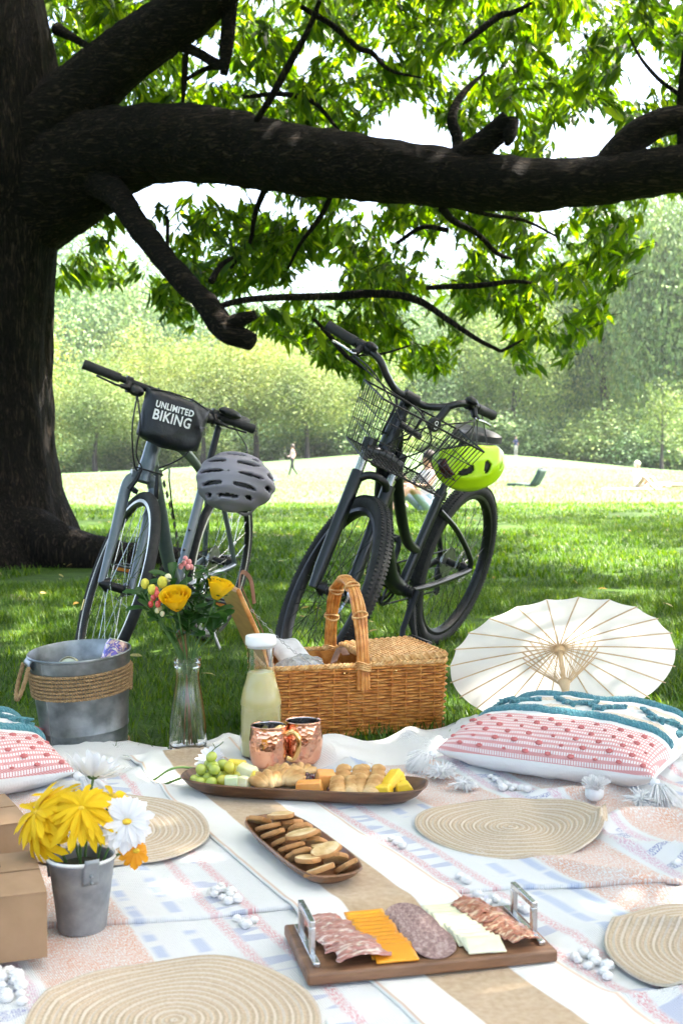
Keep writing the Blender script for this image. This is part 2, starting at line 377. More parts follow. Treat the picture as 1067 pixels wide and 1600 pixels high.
while len(pos) < 4100:
    px, py = rng.uniform(60, 1180), rng.uniform(-90, 612)
    if py > np.interp(px, lx, ly) - 14: continue
    den = .95
    if 200 < py < 300 and 120 < px: den = .5
    if py > 300: den = .78
    if px > 880 and py > 330: den = .55
    if px < 240 and py > 280: den = .5
    for (gx, gy, rx, ry, s) in gaps:
        q = ((px - gx) / rx) ** 2 + ((py - gy) / ry) ** 2
        if q < 1: den *= 1 - s * min(1, 1.5 * (1 - q) + .3)
    den *= max(.05, min(1, .68 + 1.9 * nz(px * .011, py * .014, 3)))
    if rng.random() > den: continue
    d = 8.7 + 4.0 * rng.random() if py > 200 else 8.9 + 5.0 * rng.random()
    if px < 150: d = rng.uniform(10, 13)
    pos.append(D(px, py, d))
leaf_t = [(0, 0, 0), (.3, .13, .03), (.3, -.13, .03), (.3, 0, -.01), (.68, .1, -.01), (.68, -.1, -.01), (.68, 0, -.05), (1, 0, -.16)]
leaf_f = [(0, 3, 1), (0, 2, 3), (1, 3, 6), (1, 6, 4), (3, 2, 5), (3, 5, 6), (4, 6, 7), (6, 5, 7)]
ld, lT, ls, tw_T, tw_d, tw_s = [], [], [], [], [], []
for c in pos:
    k = rng.randint(7, 13); az0 = rng.uniform(0, 2 * PI); ln = rng.uniform(.11, .19)
    axis = Vector((math.cos(az0), math.sin(az0), rng.uniform(-.9, -.1))).normalized()
    tw_T.append(c - axis * .22); tw_d.append(axis); tw_s.append(.24)
    for i in range(k):
        a = az0 + rng.uniform(-1.9, 1.9)
        dv = Vector((math.cos(a) * .75, math.sin(a) * .75, rng.uniform(-1.5, -.1))) + axis * .5
        ld.append(dv); lT.append(c - axis * rng.uniform(0, .17) + Vector((rng.gauss(0, .025), rng.gauss(0, .025), rng.gauss(0, .02)))); s = ln * rng.uniform(.7, 1.15); ls.append((s, s * rng.uniform(.85, 1.3), s))
ld = np.array(ld); lT = np.array([loc(p) for p in lT]); ls = np.array(ls)
roll = RS.normal(size=ld.shape) * .75 + np.array([0, 0, 1.0])
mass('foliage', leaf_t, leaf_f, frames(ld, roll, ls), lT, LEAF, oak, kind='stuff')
twd = np.array([tuple(v) for v in tw_d])
mass('twigs', [(0, .004, 0), (0, -.002, .0035), (0, -.002, -.0035), (1, .002, 0), (1, -.001, .0018), (1, -.001, -.0018)], [(0, 1, 4, 3), (1, 2, 5, 4), (2, 0, 3, 5)],
     frames(twd) * np.array([.24, 1, 1])[None, None, :], np.array([loc(p) for p in tw_T]), BARK, oak, kind='stuff')
# unseen upper crown above the frame, shaped and thinned to shade the lawn
up = []; rng = random.Random(9)
while len(up) < 8400:
    x, y = rng.uniform(-13, 21), rng.uniform(-9, 30)
    base = max(3.3, 1.15 + .44 * y); z = base + rng.random() ** 1.3 * 6.0
    if ((x - 2.5) / 16.5) ** 2 + ((y - 6.5) / 16.2) ** 2 > 1 + .15 * nz(x * .3, y * .3): continue
    if nz(x * .75 + 4, y * .75, z * .5) < -.42: continue
    gx_, gy_ = x - (z - 3) * to_sun.x / to_sun.z, y - (z - 3) * to_sun.y / to_sun.z
    if -1.9 < gx_ < 4.2 and 9.0 < gy_ < 15 and rng.random() < .98: continue      # the low sprays below catch the sun here
    up.append((x, y, z))
for (n_, xa, xb, ya, yb) in ((900, -2.6, 2.6, .2, 4.4), (200, -4.6, 1.5, 7.2, 8.9), (150, -5, 4, 4.4, 8)):      # extra unseen leaves added towards the sun to shade picnic, trunk and lawn
    for _ in range(n_):
        z = rng.uniform(5.5, 11); xg, yg = rng.uniform(xa, xb), rng.uniform(ya, yb)
        if 0 < xg < 1.1 and 2.95 < yg < 3.9: continue
        up.append((xg + to_sun.x / to_sun.z * z, yg + to_sun.y / to_sun.z * z, z))
up = [q for q in up if q[2] > 1.05 + .42 * q[1]]
ud, uT, us_ = [], [], []
for c in up:
    for i in range(11):
        a = rng.uniform(0, 2 * PI)
        ud.append((math.cos(a), math.sin(a), rng.uniform(-.9, .2))); uT.append((c[0] + rng.gauss(0, .26), c[1] + rng.gauss(0, .26), c[2] + rng.gauss(0, .2)))
        s = rng.uniform(.2, .3); us_.append((s, s * 1.5, s))
ud = np.array(ud); uT = np.array(uT) + np.array([2.78, -TD, 0])
roll = RS.normal(size=ud.shape) * .5 + np.array([0, 0, 1.0])
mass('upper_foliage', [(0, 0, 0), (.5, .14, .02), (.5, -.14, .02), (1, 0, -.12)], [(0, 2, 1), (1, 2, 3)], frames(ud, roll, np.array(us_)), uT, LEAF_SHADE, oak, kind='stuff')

# ------------------------------------------------------------------ woods round the meadow
LF_Y = leaf_mat('lime_green_leaf', (.11, .16, .028), (.18, .22, .05), (.26, .27, .075), .3, .6, big=(5, (.55, .7, .75), (1.2, 1.15, 1)))
LF_G = leaf_mat('woodland_leaf', (.09, .17, .05), (.14, .23, .075), (.24, .31, .11), .2, .6, big=(6, (.4, .5, .5), (1.35, 1.3, 1.1)))
LF_D = leaf_mat('dark_woodland_leaf', (.06, .13, .05), (.095, .175, .065), (.12, .19, .075), .15, .6, big=(6, (.4, .5, .5), (1.35, 1.3, 1.1)))
def crown_data(seed, w, h, n, leaf, nb=34, low=.0):
    r = np.random.RandomState(seed); cs = []
    while len(cs) < nb:
        p = r.uniform(-1, 1, 3)
        if (p ** 2).sum() > 1: continue
        sh = 1 - .35 * max(0, p[2]) ; cs.append((p[0] * w * sh * .42, p[1] * w * sh * .42, h * (.5 + .42 * p[2]), w * r.uniform(.12, .22)))
    cs = np.array(cs); i = r.randint(0, nb, n); u = r.normal(size=(n, 3)); u /= np.linalg.norm(u, axis=1, keepdims=True)
    u[:, 2] = np.where(r.rand(n) < .35, np.abs(u[:, 2]), u[:, 2])
    T = cs[i, :3] + u * cs[i, 3:4] * (r.rand(n, 1) ** .12) * np.array([1.25, 1.25, .8]) + r.normal(size=(n, 3)) * .12
    nrm = u * 1.3 + r.normal(size=(n, 3)) * .45 + np.array([0, 0, .3]); s = leaf * r.uniform(.6, 1.3, n)
    d = r.normal(size=(n, 3)); d -= nrm * (d * nrm).sum(1, keepdims=True) / (nrm ** 2).sum(1, keepdims=True)
    return frames(d, nrm, np.stack([s, s, s], 1)), T
LQ = ([(-.5, 0, 0), (0, -.36, .06), (.5, 0, -.05), (0, .36, .06)], [(0, 1, 2, 3)])
protos = {}
def far_tree(kind, p, h, w, label, group, lean=0, th=.16):
    global protos
    mat, vs = {'lime': (LF_Y, 3), 'green': (LF_G, 3), 'dark': (LF_D, 2), 'young': (LF_Y, 1), 'bush': (LF_G, 2), 'limebush': (LF_Y, 1)}[kind]
    i = rng.randrange(vs); key = (kind, i)
    if key not in protos:
        nleaf, ls_, nb = {'young': (3000, .035, 20), 'bush': (7000, .05, 16), 'limebush': (7000, .05, 16)}.get(kind, (30000, .02, 19))
        R, T = crown_data(hash(kind) % 97 * 0 + len(kind) * 13 + i * 7 + 3, 1.0, 1.0, nleaf, ls_, nb)
        tmp = mass('crown', LQ[0], LQ[1], R, T * np.array([1, 1, 1]), mat); protos[key] = tmp.data; bpy.data.objects.remove(tmp)
        tb = MB(); tb.tube(bez([(0, 0, -.02), (.01, 0, .15), (-.012, .01, .4), (.005, 0, .8)], 5), bezr([.035, .024, .019, .006], 5), 10)
        for q in range(5):
            a = q * 2.4 + i; tb.tube([(0, 0, .28 + .08 * q), (math.cos(a) * .14, math.sin(a) * .14, .42 + .09 * q)], [.011, .004], 6)
        protos[key + ('t',)] = mesh_of('trunk', tb, BARK_FAR)
    t = thing({'young': 'young_tree', 'bush': 'shrub', 'limebush': 'shrub'}.get(kind, 'park_tree'), label, 'shrub' if 'bush' in kind else 'tree', at(p, rng.uniform(0, 6.28)), group)
    lift = .0 if 'bush' in kind else th
    c = obj('crown', protos[key], None, t); c.matrix_local = Matrix.Translation((0, 0, h * (lift - .06))) @ Matrix.Diagonal((w, w, h * (1.04 - lift), 1))
    if 'bush' not in kind:
        k = obj('trunk', protos[key + ('t',)], None, t); k.matrix_local = Matrix.Diagonal((h * .8, h * .8, h, 1))
    return t
rng = random.Random(21)
def ft(kind, px, dist, top, wpx, label, th=.16, group='trees round the meadow'):
    x = (px - 533.5) / FPX * dist; z = gz(x, dist); h = CAMH + (727 - top) / FPX * dist - z
    return far_tree(kind, (x, dist, z - .1), h, wpx / FPX * dist, label, group, th=th)
ft('lime', 30, 104, 500, 190, 'sunlit yellow green tree partly hidden behind the oak trunk', .2)
ft('lime', 150, 100, 560, 160, 'low pale lime tree just right of the oak trunk', .36)
ft('lime', 235, 106, 520, 170, 'lime green tree seen behind the bag on the grey bicycle', .33)
ft('lime', 318, 101, 540, 160, 'yellow green tree above the grey helmet', .36)
ft('lime', 400, 104, 505, 190, 'broad pale yellow tree between the two bicycles', .33)
ft('lime', 480, 99, 545, 170, 'yellow green tree behind the walking woman', .34)
ft('green', 560, 108, 500, 160, 'green tree behind the black bicycle grip', .16)
ft('dark', 110, 150, 440, 230, 'tall hazy blue green tree far beyond, next to the oak trunk', .1)
ft('green', 215, 158, 425, 240, 'tall hazy tree far beyond under the drooping limb', .1)
ft('dark', 330, 155, 470, 240, 'hazy distant tree behind the stub of the drooping limb', .1)
ft('green', 455, 150, 465, 230, 'hazy distant tree behind the pale yellow row', .1)
ft('dark', 645, 114, 455, 160, 'tall blue green tree right behind the wire basket', .12)
ft('green', 735, 118, 430, 165, 'tall shaded tree above the lime helmet', .12)
ft('green', 800, 112, 470, 150, 'shaded tree behind the standing man', .12)
ft('dark', 858, 122, 400, 170, 'dark tree with a thick trunk right of the standing man', .14)
ft('green', 945, 118, 345, 170, 'very tall green tree rising toward the right edge', .08)
ft('green', 1035, 110, 290, 190, 'tallest bright green tree at the right edge', .04)
ft('green', 1150, 108, 270, 280, 'tall green tree cut by the right edge', .04)
ft('dark', 560, 170, 440, 240, 'far hazy tree in the gap behind the black bicycle', .08)
ft('dark', 690, 172, 430, 240, 'far hazy tree behind the shaded wood', .08)
ft('dark', 900, 168, 360, 280, 'far hazy tree filling the gap at right', .08)
ft('dark', 1000, 165, 320, 300, 'far tall hazy tree behind the right hand wood', .08)
ft('green', 130, 205, 360, 210, 'very distant pale tree above the others, next to the oak trunk', .1)
ft('dark', 250, 215, 390, 230, 'very distant pale tree above the others, under the drooping limb', .1)
ft('green', -60, 110, 430, 240, 'yellow green tree hidden left of the oak trunk', .15)
for (px, dist, top, wp, kd) in [(560, 104, 640, 90, 'bush'), (610, 106, 655, 80, 'bush'), (690, 108, 650, 90, 'bush'), (765, 109, 640, 100, 'bush'), (830, 108, 660, 80, 'bush'), (905, 108, 650, 100, 'bush'), (960, 104, 640, 110, 'bush'), (1020, 100, 660, 110, 'bush'), (1085, 98, 640, 120, 'bush'),
                              (90, 112, 655, 110, 'bush'), (170, 110, 665, 100, 'bush'), (250, 112, 650, 110, 'bush'), (330, 110, 660, 110, 'bush'), (415, 110, 650, 100, 'bush'), (490, 108, 650, 100, 'bush')]:
    nm = 'low green shrub at the foot of the wood, %s' % ('left of the bicycles' if px < 140 else 'below the grey handlebar' if px < 210 else 'behind the grey head tube' if px < 290 else 'behind the grey helmet' if px < 370 else 'left of the walking woman' if px < 450 else 'right of the walking woman' if px < 520 else 'behind the black fork' if px < 580 else 'behind the wire basket' if px < 650 else 'behind the black saddle' if px < 720 else 'behind the lime helmet' if px < 800 else 'right of the standing man' if px < 860 else 'above the lounge chair' if px < 930 else 'left of the young tree' if px < 1000 else 'behind the young tree' if px < 1060 else 'at the right edge')
    ft(kd, px, dist, top, wp, nm, 0, 'shrubs along the wood')
ft('young', 1033, 84, 598, 95, 'slender young tree with pale yellow leaves on the sunny slope', .2, None)

# ------------------------------------------------------------------ grass blades
def in_blanket(x, y): return y < yfar(x) - .03 and y > .9
def yfar(x):
    return float(np.interp(x, [-2, -.95, -.72, -.45, -.3, -.05, .12, .30, .38, .46, .6, 1.0, 2.0], [2.95, 3.0, 3.05, 3.06, 3.08, 3.12, 3.16, 3.25, 3.36, 3.42, 3.46, 3.4, 3.3]))
def grass(name, n, y0, y1, hmin, hmax, wd, label, near=False, mat=None):
    r = RS; y = np.sqrt(r.uniform(y0 ** 2, y1 ** 2, n)); x = r.uniform(-1, 1, n) * (.32 * y + .9)
    cl = np.array([nz(a * 2.2, b_ * 2.2) for a, b_ in zip(x, y)]); pt = np.array([nz(a * .8 + 7, b_ * .5) for a, b_ in zip(x, y)])
    keep = (pt < .42) & (r.rand(n) < .75 + cl)
    if near: keep &= np.array([not in_blanket(a, b_) for a, b_ in zip(x, y)])
    x, y, cl = x[keep], y[keep], cl[keep]; n = len(x)
    hh = r.uniform(hmin, hmax, n) * (1 + .6 * cl); az = r.uniform(0, 2 * PI, n); ln = np.abs(r.normal(0, .45, n)) + .1
    d = np.stack([np.cos(az) * ln, np.sin(az) * ln, np.ones(n)], 1)
    roll = np.stack([np.cos(az), np.sin(az), -ln], 1) + r.normal(size=(n, 3)) * .2
    z = np.array([gz(a, b_) for a, b_ in zip(x, y)]) - .004
    R = frames(d, roll, np.stack([hh, np.full(n, wd) * r.uniform(.7, 1.3, n), hh], 1))
    mass(name, [(0, .5, 0), (0, -.5, 0), (.5, .4, .06), (.5, -.4, .06), (1, 0, .32)], [(0, 1, 3), (0, 3, 2), (2, 3, 4)], R, np.stack([x, y, z], 1), mat or GRASS, kind='stuff', label=label)
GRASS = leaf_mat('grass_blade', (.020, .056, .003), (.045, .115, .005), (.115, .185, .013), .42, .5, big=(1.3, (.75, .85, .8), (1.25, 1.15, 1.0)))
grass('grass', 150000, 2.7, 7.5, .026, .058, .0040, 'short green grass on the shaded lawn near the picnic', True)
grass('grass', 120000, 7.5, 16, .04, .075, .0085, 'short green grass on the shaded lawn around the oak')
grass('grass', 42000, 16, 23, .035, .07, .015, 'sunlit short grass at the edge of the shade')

MEADOW = leaf_mat('meadow_blade', (.08, .12, .038), (.115, .165, .06), (.16, .205, .09), .35, .6)  # lighter copy of the grass blades, sunlight put into the colour
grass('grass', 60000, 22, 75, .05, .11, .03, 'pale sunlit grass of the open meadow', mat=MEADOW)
lt_n = 260; yl = np.sqrt(RS.uniform(3.3 ** 2, 18 ** 2, lt_n)); xl = RS.uniform(-1, 1, lt_n) * (.32 * yl + .8); sl_ = RS.uniform(.03, .07, lt_n)
mass('fallen_leaves', leaf_t, leaf_f, frames(np.stack([RS.normal(size=lt_n), RS.normal(size=lt_n), RS.normal(size=lt_n) * .25], 1), RS.normal(size=(lt_n, 3)) * .3 + np.array([0, 0, 1.]), np.stack([sl_, sl_ * 1.6, sl_], 1)), np.stack([xl, yl, np.full(lt_n, .035)], 1), leaf_mat('dry_leaf', (.22, .14, .05), (.35, .26, .09), (.40, .36, .15), .3, .6), kind='stuff', label='scattered withered leaves on the shaded lawn')
# ------------------------------------------------------------------ summer haze
hz = MB(); hz.box((0, 130, 17), (420, 320, 38)); m, nt, N, L, b = new_mat('haze')
N.remove(b); pv = N.new('ShaderNodeVolumePrincipled'); pv.inputs['Color'].default_value = (.93, .96, 1, 1); pv.inputs['Density'].default_value = .00019
pv.inputs['Anisotropy'].default_value = .35
L.new(pv.outputs[0], N['Material Output'].inputs['Volume'])
obj('haze', hz, m, kind='stuff', label='thin summer haze over the meadow', smooth=False)
# ------------------------------------------------------------------ bicycles
GREYPAINT = pm('grey_bike_paint', (.13, .155, .18), (.155, .18, .205), 30, .32, .35, coat=.5)
BLACKPAINT = pm('black_bike_paint', (.004, .005, .008), (.008, .009, .013), 30, .34, .1, coat=.35)
RUBBER = pm('tyre_rubber', (.007, .007, .007), (.018, .018, .018), 40, .8, bs=.5, bscale=220, bdist=.002)
GRIP = pm('grip_rubber', (.010, .010, .011), (.02, .02, .02), 60, .65, bs=.4, bscale=260)
BLKMETAL = pm('black_metal', (.008, .008, .009), (.018, .018, .02), 40, .4, .4)
BLKPLASTIC = pm('black_plastic', (.006, .006, .007), (.013, .013, .014), 50, .45)
STEEL = pm('bright_steel', (.5, .5, .5), (.62, .62, .62), 40, .25, 1.0, rvar=.15)
ALLOY = pm('dull_alloy', (.35, .35, .36), (.5, .5, .5), 40, .35, 1.0)
RIMSIL = pm('rim_track', (.62, .62, .6), (.75, .75, .73), 20, .35, .6)
REFLY = pm('yellow_reflector', (.75, .5, .04), (.9, .65, .06), 20, .3)
AMBER = pm('amber_reflector', (.45, .12, .01), (.6, .2, .02), 60, .25, coat=.6)
SADDLE = pm('saddle_vinyl', (.012, .012, .014), (.025, .025, .028), 40, .5, bs=.2, bscale=150)
WHITEINK = pm('white_print', (.78, .78, .78), (.85, .85, .85), 60, .6)

def text_mesh(txt, size, bold=0.0, extrude=0.0, spacing=1.0):
    cu = bpy.data.curves.new('text', 'FONT'); cu.body = txt; cu.size = size; cu.offset = bold; cu.extrude = extrude
    cu.align_x = 'CENTER'; cu.align_y = 'CENTER'; cu.space_character = spacing; cu.resolution_u = 3
    o = bpy.data.objects.new('text', cu); COL.objects.link(o); bpy.context.view_layer.update()
    me = bpy.data.meshes.new_from_object(o.evaluated_get(bpy.context.evaluated_depsgraph_get()))
    bpy.data.objects.remove(o); return me
def arc(c, r, a0, a1, n, plane='xz'):
    out = []
    for i in range(n + 1):
        a = a0 + (a1 - a0) * i / n; u, v = r * math.cos(a), r * math.sin(a)
        out.append((c[0] + u, c[1], c[2] + v) if plane == 'xz' else (c[0] + u, c[1] + v, c[2]))
    return out
RY = Matrix.Rotation(-PI / 2, 4, 'X')          # lathe axis z -> y

class Bike: pass
def make_bike(name, label, rear, heading, lean, steer, Rw, wb, ha, off, bz, stem, tw, group=None, zoff=0):
    k = Bike(); k.M = Matrix.Translation((rear[0], rear[1], zoff)) @ Matrix.Rotation(heading, 4, 'Z') @ Matrix.Rotation(lean, 4, 'X')
    k.t = thing(name, label, 'bicycle', k.M, group)
    h = rad(ha); k.ax = Vector((-math.cos(h), 0, math.sin(h))); k.pf = Vector((math.sin(h), 0, math.cos(h)))
    k.hub = Vector((wb, 0, Rw)); k.A = k.hub - k.pf * off
    k.S = Matrix.Translation(k.A) @ Matrix.Rotation(steer, 4, k.ax) @ Matrix.Translation(-k.A)
    k.onax = lambda z: k.A + k.ax * ((z - k.A.z) / k.ax.z)
    k.bc = k.onax(bz) + Vector((stem, 0, 0)); k.Rw = Rw; k.tw = tw; k.wb = wb
    return k
def wheel(k, name, front, rimmat, spokemat, track, hubw=.1, disc=False, knob=False):
    M = (k.S if front else Matrix.Identity(4)) @ Matrix.Translation(k.hub if front else (0, 0, k.Rw))
    w = obj(name, tyre_mesh(k, knob), RUBBER, k.t, M=M)
    R, tw = k.Rw, k.tw; rb = R - tw * .86; wr = max(.011, tw * .34)
    m1 = MB(); m1.lathe([(rb, -wr), (rb - .004, -wr - .001), (rb - .014, -wr), (rb - .022, -wr * .4), (rb - .022, wr * .4), (rb - .014, wr), (rb - .004, wr + .001), (rb, wr)], 72, RY, closed=True)
    r = obj('rim', m1, rimmat, w)
    if track:
        m2 = MB()
        for s in (-1, 1): m2.lathe([(rb - .001, s * (wr + .0008)), (rb - .012, s * (wr + .0016)), (rb - .0125, s * (wr - .001)), (rb - .001, s * (wr - .001))], 72, RY, closed=True)
        obj('brake_track', m2, RIMSIL, w)
    m3 = MB(); ns = 32
    for i in range(ns):
        a = 2 * PI * i / ns; s = 1 if i % 2 else -1; b_ = a + (1 if (i // 2) % 2 else -1) * 1.05
        p0 = Vector((.022 * math.cos(b_), s * hubw * .3, .022 * math.sin(b_))); p1 = Vector(((rb - .018) * math.cos(a), 0, (rb - .018) * math.sin(a)))
        m3.tube([p0, p1], .00125, 4, cap=False)
    obj('spokes', m3, spokemat, w, kind='stuff')
    m4 = MB(); hw = hubw / 2
    m4.lathe([(.006, -hw - .012), (.012, -hw - .006), (.014, -hw), (.026, -hw * .62), (.026, -hw * .55), (.015, -hw * .45), (.015, hw * .45), (.026, hw * .55), (.026, hw * .62), (.014, hw), (.012, hw + .006), (.006, hw + .012)], 20, RY, cap0=True, cap1=True)
    obj('hub', m4, BLKMETAL, w)
    if disc:
        m5 = MB()
        for rr in (.078, .066): m5.lathe([(rr, .036), (rr - .008, .036), (rr - .008, .038), (rr, .038)], 40, RY, closed=True)
        for q in range(6): m5.tube([(.02 * math.cos(q * 1.047), .037, .02 * math.sin(q * 1.047)), (.066 * math.cos(q * 1.047 + .5), .037, .066 * math.sin(q * 1.047 + .5))], .003, 5)
        obj('brake_disc', m5, STEEL, w)
    return w
def tyre_mesh(k, knob):
    mb = MB(); R, tw = k.Rw, k.tw; c = R - tw / 2; n = 96; prof = []
    for i in range(16):
        a = 2 * PI * i / 16; prof.append((c + tw / 2 * math.cos(a), tw / 2 * math.sin(a)))
    mb.lathe(prof, n, RY, closed=True)
    if knob:
        for i in range(150):
            a = 2 * PI * i / 150
            for (y, off, wd) in ((-.3, 0, .3), (0, .5, .22), (.3, 0, .3)):
                aa = a + off * 2 * PI / 150; yy = y * tw; rr = c + math.sqrt(max(0, (tw / 2) ** 2 - yy * yy)) + .0004
                M = Matrix.Translation((rr * math.cos(aa), yy, rr * math.sin(aa))) @ Matrix.Rotation(-aa, 4, 'Y')
                mb.box((0, 0, 0), (.0001, .0001, .0001)); del mb.v[-8:]; del mb.f[-6:]; del mb.m[-6:]
                q = MB().box((0, 0, 0), (.0035, tw * wd * .8, 2 * PI * R / 150 * .55)); mb.add([M @ Vector(v) for v in q.v], q.f)
    return mb
def saddle(k, p, col=SADDLE, L=.27, W=.17):
    mb = MB()
    def fn(u, v):
        x = L * (u - .55); w = W / 2 * (.16 + .84 * sstep(.75, .12, u)); a = PI * (v * 1.0)
        z = .02 * math.sin(a) + .012 * (1 - u) ** 2 + .018 * (u - .5) ** 2
        e = min(1, u * 9, (1 - u) * 12) ** .5
        return Vector(p) + Vector((x, -w * math.cos(a) * e, z * e - (.02 if v in (0, 1) else 0)))
    mb.grid(fn, 18, 12); mb.grid(lambda u, v: fn(u, 0) * (1 - v) + fn(u, 1) * v, 18, 2, flip=True)
    s = obj('saddle', mb, col, k.t)
    r = MB()
    for y in (-.02, .02): r.tube([Vector(p) + Vector((-.1, y * 1.6, .0)), Vector(p) + Vector((-.04, y, -.03)), Vector(p) + Vector((.03, y, -.03)), Vector(p) + Vector((.09, y * .5, 0))], .0035, 6)
    obj('saddle_rail', r, ALLOY, s); return s
def crank(k, bb, ang, both=True, mat=BLKMETAL):
    mb = MB(); mb.lathe([(.02, -.06), (.02, .06)], 18, RY @ Matrix.Identity(4), cap0=True, cap1=True); mb.v = [tuple(Vector(v) + bb) for v in mb.v]
    c = obj('bottom_bracket', mb, mat, k.t)
    ring = MB()
    for rr, y in ((.085, -.052), (.065, -.058)):
        ring.lathe([(rr, y), (rr - .012, y), (rr - .012, y - .004), (rr, y - .004)], 48, RY, closed=True)
        for i in range(36):
            a = 2 * PI * i / 36; q = MB().box((rr + .002, 0, 0), (.006, .003, .006)); R_ = Matrix.Rotation(a, 4, 'Y'); ring.add([R_ @ Vector(v) + Vector((0, y - .002, 0)) for v in q.v], q.f)
    for i in range(5): ring.tube([(0, -.054, 0), (.08 * math.cos(i * 1.2566), -.054, .08 * math.sin(i * 1.2566))], .006, 6)
    ring.v = [tuple(Vector(v) + bb) for v in ring.v]; obj('chainring', ring, BLKMETAL, k.t)
    for s, a in ((1, ang), (-1, ang + PI)):
        d = Vector((math.cos(a), 0, math.sin(a))); p0 = bb + Vector((0, s * .068, 0)); p1 = p0 + d * .17 + Vector((0, s * .012, 0))
        ar = MB(); ar.tube([p0 - d * .015, p0 + d * .03, p0 + d * .14, p1 + d * .012], [.013, .014, .011, .012], 10, squash=.7); o = obj('crank_arm', ar, mat, k.t)
        pe = MB(); pc = p1 + Vector((0, s * .06, 0))
        for x in (-.036, .036): pe.box(pc + Vector((x, 0, 0)), (.014, .09, .024))
        for y in (-.04, .04): pe.box(pc + Vector((0, y, 0)), (.06, .012, .02))
        pe.tube([p1, p1 + Vector((0, s * .1, 0))], .009, 8); po = obj('pedal', pe, BLKPLASTIC, k.t)
        for x in (-.0445, .0445): rf = MB(); rf.box(pc + Vector((x, 0, 0)), (.004, .055, .012)); obj('reflector', rf, AMBER, po)
def drivetrain(k, bb):
    ca = MB(); hub = Vector((0, 0, k.Rw))
    for i in range(7):
        rr = .028 + .006 * i; y = -.03 - .004 * (6 - i); ca.lathe([(rr, y), (rr, y - .002), (.018, y - .002), (.018, y)], 28, RY, closed=True)
    ca.v = [tuple(Vector(v) + hub) for v in ca.v]; obj('cassette', ca, ALLOY, k.t)
    ch = MB(); y = -.052
    ch.tube([bb + Vector((0, y, .084)), hub + Vector((.01, y + .01, .05))], .004, 6)
    jy = Vector((.02, y + .008, -.13)); ch.tube([bb + Vector((0, y, -.084)), hub + jy], .004, 6)
    obj('chain', ch, BLKMETAL, k.t)
    de = MB(); p = hub + Vector((.01, -.06, -.04)); de.tube([hub + Vector((0, -.06, 0)), p, hub + Vector((.02, -.055, -.075))], [.01, .016, .012], 8)
    de.tube([hub + Vector((.02, -.05, -.075)), hub + Vector((.0, -.048, -.13))], [.012, .01], 8)
    for q in (-.075, -.13): de.lathe([(.02, -.004), (.02, .004)], 16, Matrix.Translation(hub + Vector((.015 if q > -.1 else .003, -.045, q))) @ RY, cap0=True, cap1=True)
    obj('derailleur', de, BLKMETAL, k.t)
def lever(k, bar, p, s, mat, blade=.09):
    "brake lever with its clamp, s=+1 on the bike's left"
    mb = MB(); p = Vector(p)
    mb.lathe([(.019, -.012), (.019, .012)], 16, Matrix.Translation(p) @ RY, cap0=True, cap1=True)
    mb.tube([p + Vector((.012, 0, -.005)), p + Vector((.035, s * .005, -.02)), p + Vector((.045, s * .03, -.022))], [.013, .012, .008], 8)
    mb.v = [tuple(k.S @ Vector(v)) for v in mb.v]; o = obj('brake_lever', mb, BLKMETAL, bar)
    b_ = MB(); b_.tube([p + Vector((.04, s * .012, -.02)), p + Vector((.058, s * .05, -.024)), p + Vector((.052, s * (blade + .01), -.02)), p + Vector((.06, s * (blade + .03), -.018))], [.008, .007, .006, .0075], 8, squash=.6)
    b_.v = [tuple(k.S @ Vector(v)) for v in b_.v]; obj('lever_blade', b_, mat, bar); return o
def cable(k, pts, par, r=.0028, mat=BLKPLASTIC, name='cable'):
    mb = MB(); mb.tube(bez(pts, 8), r, 6); return obj(name, mb, mat, par)

# --- grey hybrid on the left
kl = make_bike('bicycle', 'grey hybrid bicycle with thin tyres and a black handlebar bag', (-.5697, 5.0579), -1.8446, -.1594, .7004, .345, 1.048, 71, .045, 1.012, .08, .034, 'bicycles parked on the lawn')
BB = Vector((.44, 0, .28)); hub = Vector((0, 0, .345)); ST = Vector((.295, 0, .74))
fr = MB(); h0, h1 = kl.onax(.735), kl.onax(.885)
fr.tube([h0, kl.onax(.78), h1], [.031, .029, .027], 20)
fr.tube(bez([kl.onax(.79) + Vector((-.0, 0, 0)), (.70, 0, .585), (.56, 0, .40), BB], 6), bezr([.026, .028, .026, .024], 6), 16)
fr.tube(bez([kl.onax(.855), (.66, 0, .845), (.48, 0, .79), ST + Vector((0.012, 0, -.03))], 6), bezr([.023, .021, .018, .016], 6), 16)
fr.tube([BB, ST], .0185, 16); fr.tube([BB + Vector((0, -.036, 0)), BB + Vector((0, .036, 0))], .023, 18)
for s in (-1, 1):
    fr.tube(bez([ST + Vector((0, s * .012, -.04)), (.16, s * .035, .60), (.02, s * .066, .37), (0, s * .066, .345)], 5), [.011] * 16, 10)
    fr.tube(bez([BB + Vector((-.02, s * .025, 0)), (.3, s * .04, .30), (.06, s * .066, .335), (0, s * .066, .345)], 5), [.012] * 16, 10)
frame = obj('frame', fr, GREYPAINT, kl.t)
for (q) in (.30, .47): 
    bm_ = MB(); p = BB.lerp(ST, q) + Vector((.019, 0, .006)); bm_.blob(p, .006, 8, 6); obj('bolt', bm_, BLKMETAL, frame)
dl = MB()
for q in np.linspace(.1, .72, 9): 
    p = kl.onax(.79).lerp(BB, q) + Vector((-.045 * math.sin(q * PI), .0, -.005)); dl.box(p + Vector((0, .0255, 0)), (.016, .002, .03), Matrix.Rotation(.75, 3, 'Y'))
obj('decal', dl, BLKPLASTIC, frame)
sp = MB(); sp.tube([ST - Vector((-.006, 0, .03)), ST + (ST - BB).normalized() * .2], .0138, 14); sp.tube([ST - (ST - BB).normalized() * .012, ST + (ST - BB).normalized() * .012], .022, 14)
obj('seat_post', sp, BLKMETAL, kl.t); saddle(kl, ST + (ST - BB).normalized() * .215)
fk = MB()
